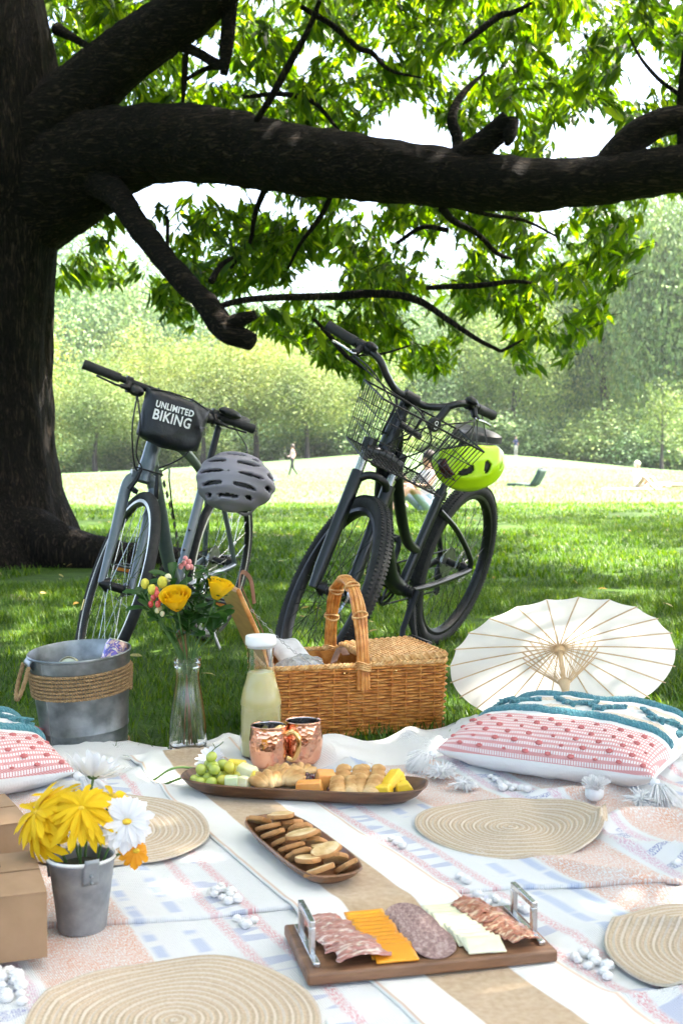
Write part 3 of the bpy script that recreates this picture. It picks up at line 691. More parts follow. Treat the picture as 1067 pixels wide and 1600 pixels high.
for s in (-1, 1): fk.tube(bez([kl.onax(.712) + Vector((.0, s * .03, 0)), kl.onax(.70) + Vector((.004, s * .05, -.03)), kl.hub.lerp(kl.onax(.70), .5) + Vector((.002, s * .052, 0)), kl.hub + Vector((0, s * .053, 0))], 6), bezr([.019, .021, .018, .012], 6), 14)
fk.tube([kl.onax(.712) + Vector((0, -.05, 0)), kl.onax(.718), kl.onax(.712) + Vector((0, .05, 0))], [.019, .023, .019], 12); fk.tube([kl.onax(.70), kl.onax(.74)], .027, 16)
fk.v = [tuple(kl.S @ Vector(v)) for v in fk.v]; fork = obj('fork', fk, GREYPAINT, kl.t)
vb = MB()
for s in (-1, 1):
    vb.tube([kl.onax(.665) + Vector((.045, s * .052, 0)), kl.onax(.70) + Vector((.055, s * .04, 0)), kl.onax(.745) + Vector((.05, s * .03, 0))], [.009, .008, .006], 8); vb.box(kl.onax(.668) + Vector((.04, s * .03, 0)), (.05, .014, .016))
vb.tube([kl.onax(.745) + Vector((.05, -.05, 0)), kl.onax(.75) + Vector((.05, .05, 0))], .003, 6)
vb.v = [tuple(kl.S @ Vector(v)) for v in vb.v]; obj('rim_brake', vb, BLKMETAL, fork)
wf = wheel(kl, 'front_wheel', True, BLKMETAL, STEEL, True); wr_ = wheel(kl, 'rear_wheel', False, BLKMETAL, STEEL, True, .12)
rs = MB(); rs.box((0, 0, 0), (.0, .0, .0))
rs = MB(); rs.lathe([(.3035, .0175), (.3005, .0185), (.2965, .0175)], 8)
rs = MB()
for i in range(6):
    a = rad(205) + i * .022; a2 = a + .022
    pr = [Vector((.322 * math.cos(a), -.0178, .322 * math.sin(a))), Vector((.322 * math.cos(a2), -.0178, .322 * math.sin(a2))), Vector((.308 * math.cos(a2), -.0172, .308 * math.sin(a2))), Vector((.308 * math.cos(a), -.0172, .308 * math.sin(a)))]
    rs.add(pr, [(0, 1, 2, 3)])
obj('tyre_label', rs, REFLY, wf)
crank(kl, BB, rad(200)); drivetrain(kl, BB)
hb = MB(); bw = .652; c = kl.bc
hb.tube([c + Vector((-.03, -bw / 2, 0)), c + Vector((-.012, -.2, 0)), c, c + Vector((-.012, .2, 0)), c + Vector((-.03, bw / 2, 0))], [.011, .0115, .0155, .0115, .011], 14)
hb.v = [tuple(kl.S @ Vector(v)) for v in hb.v]; bar = obj('handlebar', hb, BLKMETAL, kl.t)
st = MB(); st.tube([kl.onax(.885), kl.onax(.985)], .019, 14); st.tube([kl.onax(.965), c], [.019, .017], 12); st.tube([c + Vector((0, -.024, 0)), c + Vector((0, .024, 0))], .02, 14)
st.v = [tuple(kl.S @ Vector(v)) for v in st.v]; obj('stem', st, BLKMETAL, kl.t)
for s in (-1, 1):
    g = MB(); g.tube([kl.S @ (c + Vector((-.0315, s * (bw / 2 + .003), 0))), kl.S @ (c + Vector((-.023, s * (bw / 2 - .06), 0))), kl.S @ (c + Vector((-.017, s * (bw / 2 - .13), 0)))], [.0175, .0165, .017], 16); obj('grip', g, GRIP, bar)
    lever(kl, bar, c + Vector((-.012, s * .165, 0)), s, BLKMETAL)
    sh = MB(); sh.blob(c + Vector((.012, s * .135, -.02)), (.032, .03, .02), 12, 8); sh.tube([c + Vector((0, s * .12, -.02)), c + Vector((.02, s * .17, -.03))], .008, 8)
    sh.v = [tuple(kl.S @ Vector(v)) for v in sh.v]; obj('gear_shifter', sh, BLKPLASTIC, bar)
lt = MB(); lt.blob(c + Vector((.0, .215, .025)), (.028, .045, .017), 14, 8); lt.v = [tuple(kl.S @ Vector(v)) for v in lt.v]; obj('bell', lt, BLKPLASTIC, bar)
cable(kl, [kl.S @ (c + Vector((.03, -.13, -.03))), kl.S @ (c + Vector((.10, -.10, -.12))), kl.S @ (c + Vector((.07, -.07, -.22))), kl.S @ (kl.onax(.75) + Vector((.05, -.03, 0)))], bar)
cable(kl, [kl.S @ (c + Vector((.03, .13, -.03))), kl.S @ (c + Vector((.10, .09, -.16))), kl.S @ (c + Vector((.04, .04, -.24))), kl.onax(.79) + Vector((-.03, .03, -.03))], bar)
cable(kl, [kl.S @ (c + Vector((.03, -.13, -.03))), kl.S @ (c + Vector((.085, -.115, -.15))), kl.S @ (c + Vector((.05, -.05, -.27))), kl.onax(.77) + Vector((-.03, -.03, -.03))], bar)
ks = MB(); ks.tube([BB + Vector((-.1, .03, -.01)), BB + Vector((-.13, .08, -.1)), Vector((.27, .155, .03))], .008, 8); obj('kickstand', ks, ALLOY, kl.t)
bc_ = MB(); q = kl.onax(.79).lerp(BB, .55) + Vector((.0, 0, .05)); bc_.tube(bez([q + Vector((0, .03, 0)), q + Vector((.06, .04, .05)), q + Vector((.12, .04, .15)), q + Vector((.06, .0, .19)), q + Vector((.1, -.04, .12)), q + Vector((0, -.03, 0))], 6), .003, 6); obj('bottle_cage', bc_, BLKMETAL, kl.t)

# handlebar bag with its lettering
BAGFAB = pm('bag_nylon', (.006, .007, .011), (.011, .013, .02), 25, .45, bs=.35, bscale=14, bdist=.02)
Mbag = kl.M @ kl.S @ Matrix.Translation(c + Vector((.062, .012, -.068))) @ Matrix.Rotation(rad(-8), 4, 'Y') @ Matrix.Rotation(rad(4), 4, 'X')
bag = thing('handlebar_bag', 'black nylon bag with white lettering hung on the grey handlebar', 'bag', Mbag)
hy, hz_, T_ = .116, .084, .052
def bagx(a, b_, side=1):
    t = max(0, 1 - abs(a) ** 5) ** .5 * max(0, 1 - abs(b_) ** 5) ** .5
    w_ = .009 * nz(a * 1.6 + 3, b_ * 1.8, side) + .0025 * nz(a * 5 + 1, b_ * 5, 2) + .008 * math.exp(-((a - .75 + .5 * b_) / .12) ** 2)
    return side * (T_ * t * (1 - .12 * b_) + w_ * t)
def bag_pt(a, b_, side):
    yy = hy * a * (1 + .03 * b_); zz = hz_ * b_ - .010 * (1 - b_) * (1 - a * a) + .006 * nz(a * 3, b_, 5) - (.014 * sstep(.2, 1, a) if b_ > 0 else 0)
    return Vector((bagx(a, b_, side), yy, zz))
bb = MB()
warp = lambda u: math.copysign(1 - (1 - abs(u)) ** 1.5, u)
for side in (1, -1): bb.grid(lambda u, v: bag_pt(warp(2 * u - 1), warp(2 * v - 1), side), 30, 24, flip=(side < 0))
obj('pouch', bb, BAGFAB, bag, sharp=0)
zp = MB(); zp.tube([bag_pt(-.9, .93, 1) + Vector((0, 0, .004)), bag_pt(-.3, .96, 1) + Vector((-.01, 0, .008)), bag_pt(.4, .96, 1) + Vector((-.01, 0, .008)), bag_pt(.92, .9, 1) + Vector((0, 0, .002))], .003, 6); obj('zip', zp, BLKPLASTIC, bag)
for s in (-.55, .55):
    sr = MB(); pc = Vector((-.062, hy * s, .068)); sr.tube(arc(pc, .021, -2.4, 2.6, 14), .005, 6, squash=2.2); obj('strap', sr, BLKPLASTIC, bag)
for (txt, size, z0, ht) in (('UNLIMITED', .031, .034, 1.0), ('BIKING', .050, -.003, 1.0)):
    me = text_mesh(txt, size, .0011, 0, 1.12 if size < .04 else 1.08); vv = []
    x0 = min(v.co.x for v in me.vertices); x1 = max(v.co.x for v in me.vertices); sc_ = .135 / (x1 - x0)
    for v in me.vertices:
        y = (v.co.x - (x0 + x1) / 2) * sc_ - .018; z = z0 + v.co.y * 1.0
        a = y / hy; zc = z + .010 * (1 - a * a); v.co = (bagx(a, max(-1, min(1, zc / hz_)), 1) + .0042, y, z)
    me.materials.append(WHITEINK); obj('lettering', me, None, bag)

# --- black comfort bicycle on the right
kr = make_bike('bicycle', 'black step-through bicycle with fat tyres and a wire front basket', (.3859, 4.9516), -2.0896, -.2715, .8365, .352, 1.087, 70, .045, 1.103, .06, .055, 'bicycles parked on the lawn')
BB = Vector((.46, 0, .29)); hub = Vector((0, 0, .352)); ST = Vector((.315, 0, .66))
fr = MB(); fr.tube([kr.onax(.80), kr.onax(.955)], [.031, .029], 20)
fr.tube(bez([kr.onax(.84), (.76, 0, .60), (.60, 0, .37), BB], 6), bezr([.032, .034, .033, .03], 6), 18)
fr.tube(bez([kr.onax(.91) + Vector((-.01, 0, 0)), (.70, 0, .70), (.53, 0, .50), BB.lerp(ST, .4)], 6), bezr([.022, .022, .02, .018], 6), 16)
fr.tube([BB, ST], .0195, 16); fr.tube([BB + Vector((0, -.038, 0)), BB + Vector((0, .038, 0))], .025, 18)
for s in (-1, 1):
    fr.tube(bez([ST + Vector((0, s * .014, -.06)), (.17, s * .045, .52), (.02, s * .07, .40), (0, s * .07, .352)], 5), [.0115] * 16, 10)
    fr.tube(bez([BB + Vector((-.02, s * .03, 0)), (.3, s * .052, .305), (.06, s * .07, .34), (0, s * .07, .352)], 5), [.013] * 16, 10)
obj('frame', fr, BLACKPAINT, kr.t)
u_ = (ST - BB).normalized(); sp = MB(); sp.tube([ST - u_ * .03, ST + u_ * .24], .0145, 14); sp.tube([ST - u_ * .016, ST + u_ * .016], .024, 14); sp.box(ST + Vector((-.03, 0, .0)), (.03, .012, .012))
obj('seat_post', sp, BLACKPAINT, kr.t); saddle(kr, ST + u_ * .262, L=.27, W=.21)
rl = MB(); rl.box(ST + u_ * .1 + Vector((-.035, 0, 0)), (.03, .04, .05)); obj('reflector_mount', rl, BLKPLASTIC, kr.t)
fk = MB(); cr = kr.onax(.772)
for s in (-1, 1):
    top = cr + Vector((0, s * .062, 0)); botm = kr.hub + Vector((0, s * .064, 0)); d_ = (top - botm).normalized()
    fk.tube([top - d_ * .045, top - d_ * .09, botm + d_ * .06, botm - d_ * .01], [.0001 + .0235, .0235, .022, .016], 16)
    fk.tube([top + d_ * .03, top + d_ * .075], [.022, .026], 14)
fk.tube(bez([cr + Vector((.0, -.07, .03)), cr + Vector((0, 0, .045)), cr + Vector((0, .07, .03))], 5), .024, 12); fk.tube([cr, kr.onax(.81)], .03, 14)
fk.tube(bez([cr + Vector((.03, -.064, -.075)), cr + Vector((.05, -.03, -.03)), cr + Vector((.05, .03, -.03)), cr + Vector((.03, .064, -.075))], 5), .014, 10)
fk.v = [tuple(kr.S @ Vector(v)) for v in fk.v]; fork = obj('fork', fk, BLACKPAINT, kr.t)
for s in (-1, 1):
    top = cr + Vector((0, s * .062, 0)); d_ = (top - kr.hub - Vector((0, s * .064, 0))).normalized()
    sn = MB(); sn.tube([kr.S @ (top - d_ * .055), kr.S @ (top + d_ * .04)], .0165, 14); obj('stanchion', sn, STEEL, fork)
wheel(kr, 'front_wheel', True, BLKMETAL, BLKMETAL, False, .1, True, True); wheel(kr, 'rear_wheel', False, BLKMETAL, BLKMETAL, False, .12, True, True)
crank(kr, BB, rad(-75)); drivetrain(kr, BB)
ks = MB(); ks.tube([BB + Vector((-.03, .04, -.02)), BB + Vector((-.02, .08, -.12)), Vector((.44, .135, .04))], [.014, .012, .012], 8); obj('kickstand', ks, BLKMETAL, kr.t)
c = kr.bc; bw = .6955; rise = .075; hb = MB(); cl = c - Vector((0, 0, rise))
half = [cl, cl + Vector((0, .06, 0)), cl + Vector((.01, .12, .03)), cl + Vector((-.0, .17, .066)), cl + Vector((-.04, .225, rise)), c + Vector((-.12, bw / 2, 0))]
pth = bez([Vector((p.x, -p.y, p.z)) for p in half[::-1]][:-1] + half, 6); hb.tube(pth, .0128, 14); hb.tube([cl + Vector((0, -.03, 0)), cl + Vector((0, .03, 0))], .016, 12)
hb.v = [tuple(kr.S @ Vector(v)) for v in hb.v]; bar = obj('handlebar', hb, BLACKPAINT, kr.t)
st = MB(); st.tube([kr.onax(.955), kr.onax(1.02)], .02, 14); st.tube([kr.onax(1.0), cl], [.022, .02], 12); st.tube([cl + Vector((0, -.026, 0)), cl + Vector((0, .026, 0))], .022, 14)
st.v = [tuple(kr.S @ Vector(v)) for v in st.v]; obj('stem', st, BLKMETAL, kr.t)
for s in (-1, 1):
    e = c + Vector((-.12, s * bw / 2, 0)); i_ = c + Vector((-.04, s * .225, 0)); d_ = (e - i_).normalized()
    g = MB(); g.tube([kr.S @ (e + d_ * .004), kr.S @ (e - d_ * .03), kr.S @ (e - d_ * .115)], [.019, .018, .018], 16); obj('grip', g, GRIP, bar)
    p = e - d_ * .135; mb = MB(); mb.tube([p - d_ * .012, p + d_ * .012], .02, 14); mb.tube([p + Vector((.01, 0, -.005)), p + Vector((.03, s * .01, -.025)), p + Vector((.032, s * .03, -.03))], [.014, .012, .008], 8)
    mb.tube([p - d_ * .04, p - d_ * .02], .02, 14); mb.blob(p - d_ * .03 + Vector((.012, 0, .016)), (.024, .024, .014), 10, 7)
    mb.v = [tuple(kr.S @ Vector(v)) for v in mb.v]; lo_ = obj('brake_lever', mb, BLKMETAL, bar)
    b_ = MB(); b_.tube(bez([p + Vector((.03, s * .012, -.026)), p + d_ * .03 + Vector((.05, 0, -.032)), p + d_ * .08 + Vector((.05, 0, -.03)), p + d_ * .115 + Vector((.062, 0, -.032))], 4), .0072, 8, squash=.7); b_.v = [tuple(kr.S @ Vector(v)) for v in b_.v]; obj('lever_blade', b_, STEEL, bar)
# wire basket on the handlebar
WIRE = pm('black_wire', (.008, .008, .009), (.016, .016, .018), 60, .4, .4)
def bk(u, v, w): # u across -1..1 (bike left +), v forward 0..1, w up 0..1
    return kr.S @ (cl + Vector((.045 + .26 * v + .015 * w * v, u * (.15 + .045 * w) , -.215 + .2 * w + .0)))
wb_ = MB(); fr_ = MB()
for w_ in (0, 1): fr_.tube([bk(-1, 0, w_), bk(1, 0, w_), bk(1, 1, w_), bk(-1, 1, w_)], .0034 if w_ else .003, 8, closed=True)
for w_ in (.36, .7): wb_.tube([bk(-1, 0, w_), bk(1, 0, w_), bk(1, 1, w_), bk(-1, 1, w_)], .0016, 6, closed=True)
for i in range(15):
    u = -1 + 2 * i / 14; wb_.tube([bk(u, 0, 1), bk(u, 0, 0), bk(u, 1, 0), bk(u, 1, 1)], .0015, 6)
for i in range(1, 10):
    v_ = i / 10; wb_.tube([bk(-1, v_, 1), bk(-1, v_, 0), bk(1, v_, 0), bk(1, v_, 1)], .0015, 6)
fr_b = obj('front_basket', fr_, WIRE, kr.t); obj('wires', wb_, WIRE, fr_b, kind='stuff')
mt = MB()
for u in (-.28, .28): mt.tube([bk(u, -.12, .98), bk(u, .04, .9), bk(u, .02, .45), bk(u * .6, -.15, .3)], .005, 6)
obj('basket_bracket', mt, BLKMETAL, kr.t)
bl = MB(); pb = bk(.35, .35, .93); zz = (kr.S.to_3x3() @ Vector((1, .25, .2))).normalized()
bl.lathe([(.0, .012), (.02, .012), (.024, .008), (.024, -.008), (.018, -.014), (0, -.014)], 24, basis_z(pb, zz, (0, 0, 1))); bl.tube([pb, pb + (kr.S.to_3x3() @ Vector((-.02, .02, .07)))], .013, 10); ob_ = obj('bell', bl, BLKPLASTIC, kr.t)
for q in (-1, 1):
    rg = MB(); rg.lathe([(.0075, .0126), (.0055, .0132), (.0055, .0126)], 16, basis_z(pb, zz, (0, 0, 1)) @ Matrix.Translation((q * .007, 0, 0)), closed=True); obj('emblem', rg, WHITEINK, ob_)
lk = MB(); p0 = bk(-.15, .2, .66); lk.tube([p0, p0 + (kr.S.to_3x3() @ Vector((0, .09, -.01)))], .016, 10, squash=.7); obj('front_light', lk, BLKPLASTIC, kr.t)
X3 = lambda x, y, z: kr.S @ (cl + Vector((x, y, z)))
cable(kr, [X3(-.03, .26, .04), X3(.08, .2, .03), X3(.12, .06, -.05), X3(.09, -.02, -.16), kr.onax(.85) + Vector((.02, .05, 0)), kr.onax(.8) + Vector((-.08, .03, -.05))], bar, .003)
cable(kr, [X3(-.03, -.26, .04), X3(.08, -.18, .02), X3(.12, -.03, -.08), X3(.06, .05, -.2), X3(.03, .07, -.36), kr.S @ (kr.hub + Vector((.02, .07, .12)))], bar, .003)
cable(kr, [X3(-.03, .25, .03), X3(.1, .16, -.02), X3(.14, .12, -.12), X3(.1, .1, -.2), X3(.06, .04, -.3), kr.onax(.86) + Vector((.02, -.04, 0))], bar, .003)
cable(kr, [X3(-.03, -.25, .03), X3(.09, -.13, 0), X3(.1, .02, -.02), X3(.12, .1, -.1), X3(.05, .04, -.22), kr.onax(.8) + Vector((-.05, .03, -.02))], bar, .003)

# --- helmets
def helmet(name, label, M, shell, inner, vents, hard_rim=False, ribs=5):
    t = thing(name, label, 'helmet', M, 'cycle helmets hung on the handlebars')
    a, b_, c_ = .140, .108, .118; nu, nv = 120, 46
    def hp(th, ph, off=0):
        x = math.cos(ph) * math.sin(th); y = math.sin(ph) * math.sin(th); z = math.cos(th)
        lat = math.asin(max(-1, min(1, y)))
        rib = .0022 * math.cos(lat * ribs * 2.6) * sstep(.05, .5, math.sin(th))
        k_ = 1 + off + rib / .12; sq = 1 - .10 * abs(x) ** 3
        zz = z * c_ * (1 + .02 * x); zz = zz if z > 0 else zz * .55
        if z < .25: zz += .018 * (x * x) * (1 if x > 0 else 1.2) * (-1)
        return Vector((x * a * k_ * (1.0), y * b_ * k_ * (1 - .12 * max(0, x) ** 2), zz * k_))
    thm = rad(112); mb = MB(); ids = {}
    def hole(th, ph):
        x = math.cos(ph) * math.sin(th); y = math.sin(ph) * math.sin(th); z = math.cos(th)
        lat = math.degrees(math.asin(max(-1, min(1, y)))); lon = math.degrees(math.atan2(x, z))
        for (l0, n0, hl, hn, sl) in vents:
            dl_ = lat - l0 - sl * (lon - n0); dn = lon - n0
            if (abs(dl_) / hl) ** 2.6 + (abs(dn) / hn) ** 2.6 < 1: return True
        return False
    g = [[None] * nu for _ in range(nv + 1)]; holes = []
    for j in range(nv + 1):
        for i in range(nu): g[j][i] = len(mb.v); mb.v.append(tuple(hp(thm * max(.012, j / nv), 2 * PI * i / nu)))
    for j in range(nv):
        for i in range(nu):
            if hole(thm * (j + .5) / nv, 2 * PI * (i + .5) / nu): continue
            i2 = (i + 1) % nu; mb.f.append((g[j][i], g[j + 1][i], g[j + 1][i2], g[j][i2])); mb.m.append(0)
    s = obj('shell', mb, shell, t, sharp=55); md = s.modifiers.new('thick', 'SOLIDIFY'); md.thickness = .013; md.offset = -1
    li = MB(); li.grid(lambda u, v: hp(thm * max(.01, v) * .97, 2 * PI * u, -.20), 48, 20, wrapu=True); lo = obj('liner', li, inner, t); md = lo.modifiers.new('thick', 'SOLIDIFY'); md.thickness = .008
    rm = MB(); rm.tube([hp(thm, 2 * PI * i / 48, -.05) for i in range(48)], .0085, 8, closed=True); obj('rim', rm, BLKPLASTIC, t)
    stp = MB(); stp.tube(bez([hp(thm, .5 * PI, -.1), (.03, .075, -.12), (.05, 0, -.17), (.03, -.075, -.12), hp(thm, 1.5 * PI, -.1)], 6), .006, 6, squash=.35); stp.tube(bez([hp(thm, .75 * PI, -.1), (.0, .07, -.09), (.03, .075, -.12)], 5), .006, 6, squash=.35); stp.tube(bez([hp(thm, 1.25 * PI, -.1), (.0, -.07, -.09), (.03, -.075, -.12)], 5), .006, 6, squash=.35)
    obj('chin_strap', stp, BLKPLASTIC, t)
    return t, hp, thm
SH_G = pm('mauve_grey_shell', (.29, .265, .30), (.32, .29, .325), 12, .5)
SH_L = pm('lime_shell', (.55, .85, .008), (.60, .90, .012), 12, .32, coat=.4)
vg = [(0, 36, 4.5, 21, 0), (0, -32, 4.5, 24, 0), (24, 30, 5, 20, .1), (-24, 30, 5, 20, -.1), (24, -30, 5, 22, -.08), (-24, -30, 5, 22, .08), (47, 2, 4.6, 24, 0), (-47, 2, 4.6, 24, 0), (14, 74, 5, 8, 0), (-14, 74, 5, 8, 0), (46, -48, 4.5, 12, -.2), (-46, -48, 4.5, 12, .2), (44, 48, 4.5, 11, .2), (-44, 48, 4.5, 11, -.2)]
_vg = [(0, 40, 5, 15, 0), (0, -5, 4, 10, 0), (0, -48, 5, 14, 0), (24, 30, 5.5, 14, .1), (-24, 30, 5.5, 14, -.1), (24, -12, 5, 14, -.06), (-24, -12, 5, 14, .06), (25, -55, 6, 14, -.2), (-25, -55, 6, 14, .2), (47, 20, 5, 15, .1), (-47, 20, 5, 15, -.1), (47, -25, 5, 15, -.1), (-47, -25, 5, 15, .1), (12, 68, 5, 9, 0), (-12, 68, 5, 9, 0), (36, 62, 4, 9, .3), (-36, 62, 4, 9, -.3)]
pl = D(366, 741, 4.13)
hm, hp, thm = helmet('cycle_helmet', 'mauve grey cycle helmet hanging from the grey bicycle', basis_z(pl + Vector((.0, .05, -.03)), (-.12, -.90, .36), (1, .0, -.16)), SH_G, BLKPLASTIC, vg)
hs = MB(); e = kl.M @ kl.S @ (kl.bc + Vector((-.03, .24, 0))); hs.tube(bez([e + Vector((-.02, -.005, .02)), e + Vector((.02, .0, -.04)), pl + Vector((.04, .09, .08)), pl + Vector((-.02, .1, .03))], 5), .006, 6, squash=.4); hs.v = [tuple(hm.matrix_world.inverted() @ Vector(v)) for v in hs.v]; obj('hanging_strap', hs, BLKPLASTIC, hm)
vr = [(46, 40, 8, 15, .45), (-46, 40, 8, 15, -.45), (48, -14, 8, 19, .4), (-48, -14, 8, 19, -.4), (18, 68, 5, 8, .2), (-18, 68, 5, 8, -.2)]
_vr3 = [(27, 40, 5, 13, .3), (-27, 40, 5, 13, .3), (26, -6, 4.5, 15, .3), (-26, -6, 4.5, 15, .3), (52, 26, 5, 12, .3), (-52, 26, 5, 12, .3), (52, -14, 5.5, 13, .3), (-52, -14, 5.5, 13, .3), (30, -58, 5, 10, .3), (-30, -58, 5, 10, .3)]
_vr2 = [(0, 50, 7, 15, 0), (0, 2, 5, 17, 0), (0, -45, 7, 15, 0), (27, 38, 6, 13, .5), (-27, 38, 6, 13, -.5), (30, -4, 6, 17, .22), (-30, -4, 6, 17, -.22), (30, -50, 6, 14, -.25), (-30, -50, 6, 14, .25), (57, 22, 5, 14, .35), (-57, 22, 5, 14, -.35), (58, -22, 4.5, 14, -.1), (-58, -22, 4.5, 14, .1)]
_vr = [(46, 40, 8, 15, .45), (-46, 40, 8, 15, -.45), (48, -14, 8, 19, .4), (-48, -14, 8, 19, -.4), (18, 68, 5, 8, .2), (-18, 68, 5, 8, -.2)]
_vr3 = [(27, 40, 5, 13, .3), (-27, 40, 5, 13, .3), (26, -6, 4.5, 15, .3), (-26, -6, 4.5, 15, .3), (52, 26, 5, 12, .3), (-52, 26, 5, 12, .3), (52, -14, 5.5, 13, .3), (-52, -14, 5.5, 13, .3), (30, -58, 5, 10, .3), (-30, -58, 5, 10, .3)]
_vr2 = [(0, 50, 8, 15, 0), (0, 5, 6, 16, 0), (0, -40, 8, 14, 0), (30, 36, 8, 13, .25), (-30, 36, 8, 13, -.25), (28, -8, 7, 17, 0), (-28, -8, 7, 17, 0), (32, -50, 7, 14, -.2), (-32, -50, 7, 14, .2), (56, 8, 7, 18, .1), (-56, 8, 7, 18, -.1), (54, -38, 5, 13, -.1), (-54, -38, 5, 13, .1)]
pr_ = D(733, 722, 4.16)
hr, hp, thm = helmet('cycle_helmet', 'lime yellow cycle helmet hanging upside down from the black bicycle', basis_z(pr_ + Vector((0, .03, .0)), (.10, -.42, -.9), (1, .05, .16)) @ Matrix.Scale(.9, 4), SH_L, BLKPLASTIC, vr, ribs=4)
REDL = pm('dark_red_lens', (.05, .006, .006), (.09, .01, .01), 60, .25, coat=.7)
rl = MB(); 
def lens(u, v):
    th = rad(50 + 30 * v); ph = PI - rad(38) + (u - .5) * .42 * (1.2 - .5 * v); return hp(th, ph, .012)
rl.grid(lens, 6, 6); o = obj('tail_light', rl, REDL, hr); md = o.modifiers.new('thick', 'SOLIDIFY'); md.thickness = .006
ca_ = MB(); ca_.tube(bez([kr.M @ kr.S @ (kr.bc + Vector((-.09, .27, .0))), pr_ + Vector((.03, .06, .06)), pr_ + Vector((.0, .05, .03))], 5), .006, 6, squash=.4); ca_.tube(bez([kr.M @ kr.S @ (kr.bc + Vector((-.1, .29, .0))), pr_ + Vector((.07, .05, .05)), pr_ + Vector((.06, .04, .02))], 5), .006, 6, squash=.4)
ca_.v = [tuple(hr.matrix_world.inverted() @ Vector(v)) for v in ca_.v]; obj('hanging_strap', ca_, BLKPLASTIC, hr)
# ------------------------------------------------------------------ picnic textiles
SV = Vector((.42, -.907)).normalized(); NV = Vector((.907, .42))      # stripe direction and its normal on the ground
def s_of(x, y): return NV.x * x + NV.y * y
def bz(x, y):
    z = .010 + .005 * nz(x * 3.1, y * 3.1, 1) + .0035 * nz(x * 7, y * 7, 2)
    q = (1 - abs(nz(x * 3.4 + 9, y * 4.6, 5))) ** 5; z += q * (.028 * max(sstep(.30, .5, x), sstep(-.30, -.45, x) * .8, sstep(2.6, 2.8, y)) + .003)
    rx = sstep(.35, .7, x) * sstep(2.55, 2.2, y)
    z += rx * .010 * math.sin(s_of(x, y) * 26 + 2 * nz(x * 3, y * 3)) 
    return z
def seam(x): return 1.90 + .05 * math.sin(x * 5.2 + .6) + .035 * nz(x * 3, 4) + (.10 * sstep(0, .5, x))
def ztop(x, y):
    z = bz(x, y) + .008
    if abs(s_of(x, y) - .868) < .145: return z + (.0088 if y > seam(x) else .0038)
    if y > seam(x): return z + .0062
    return z + .0012
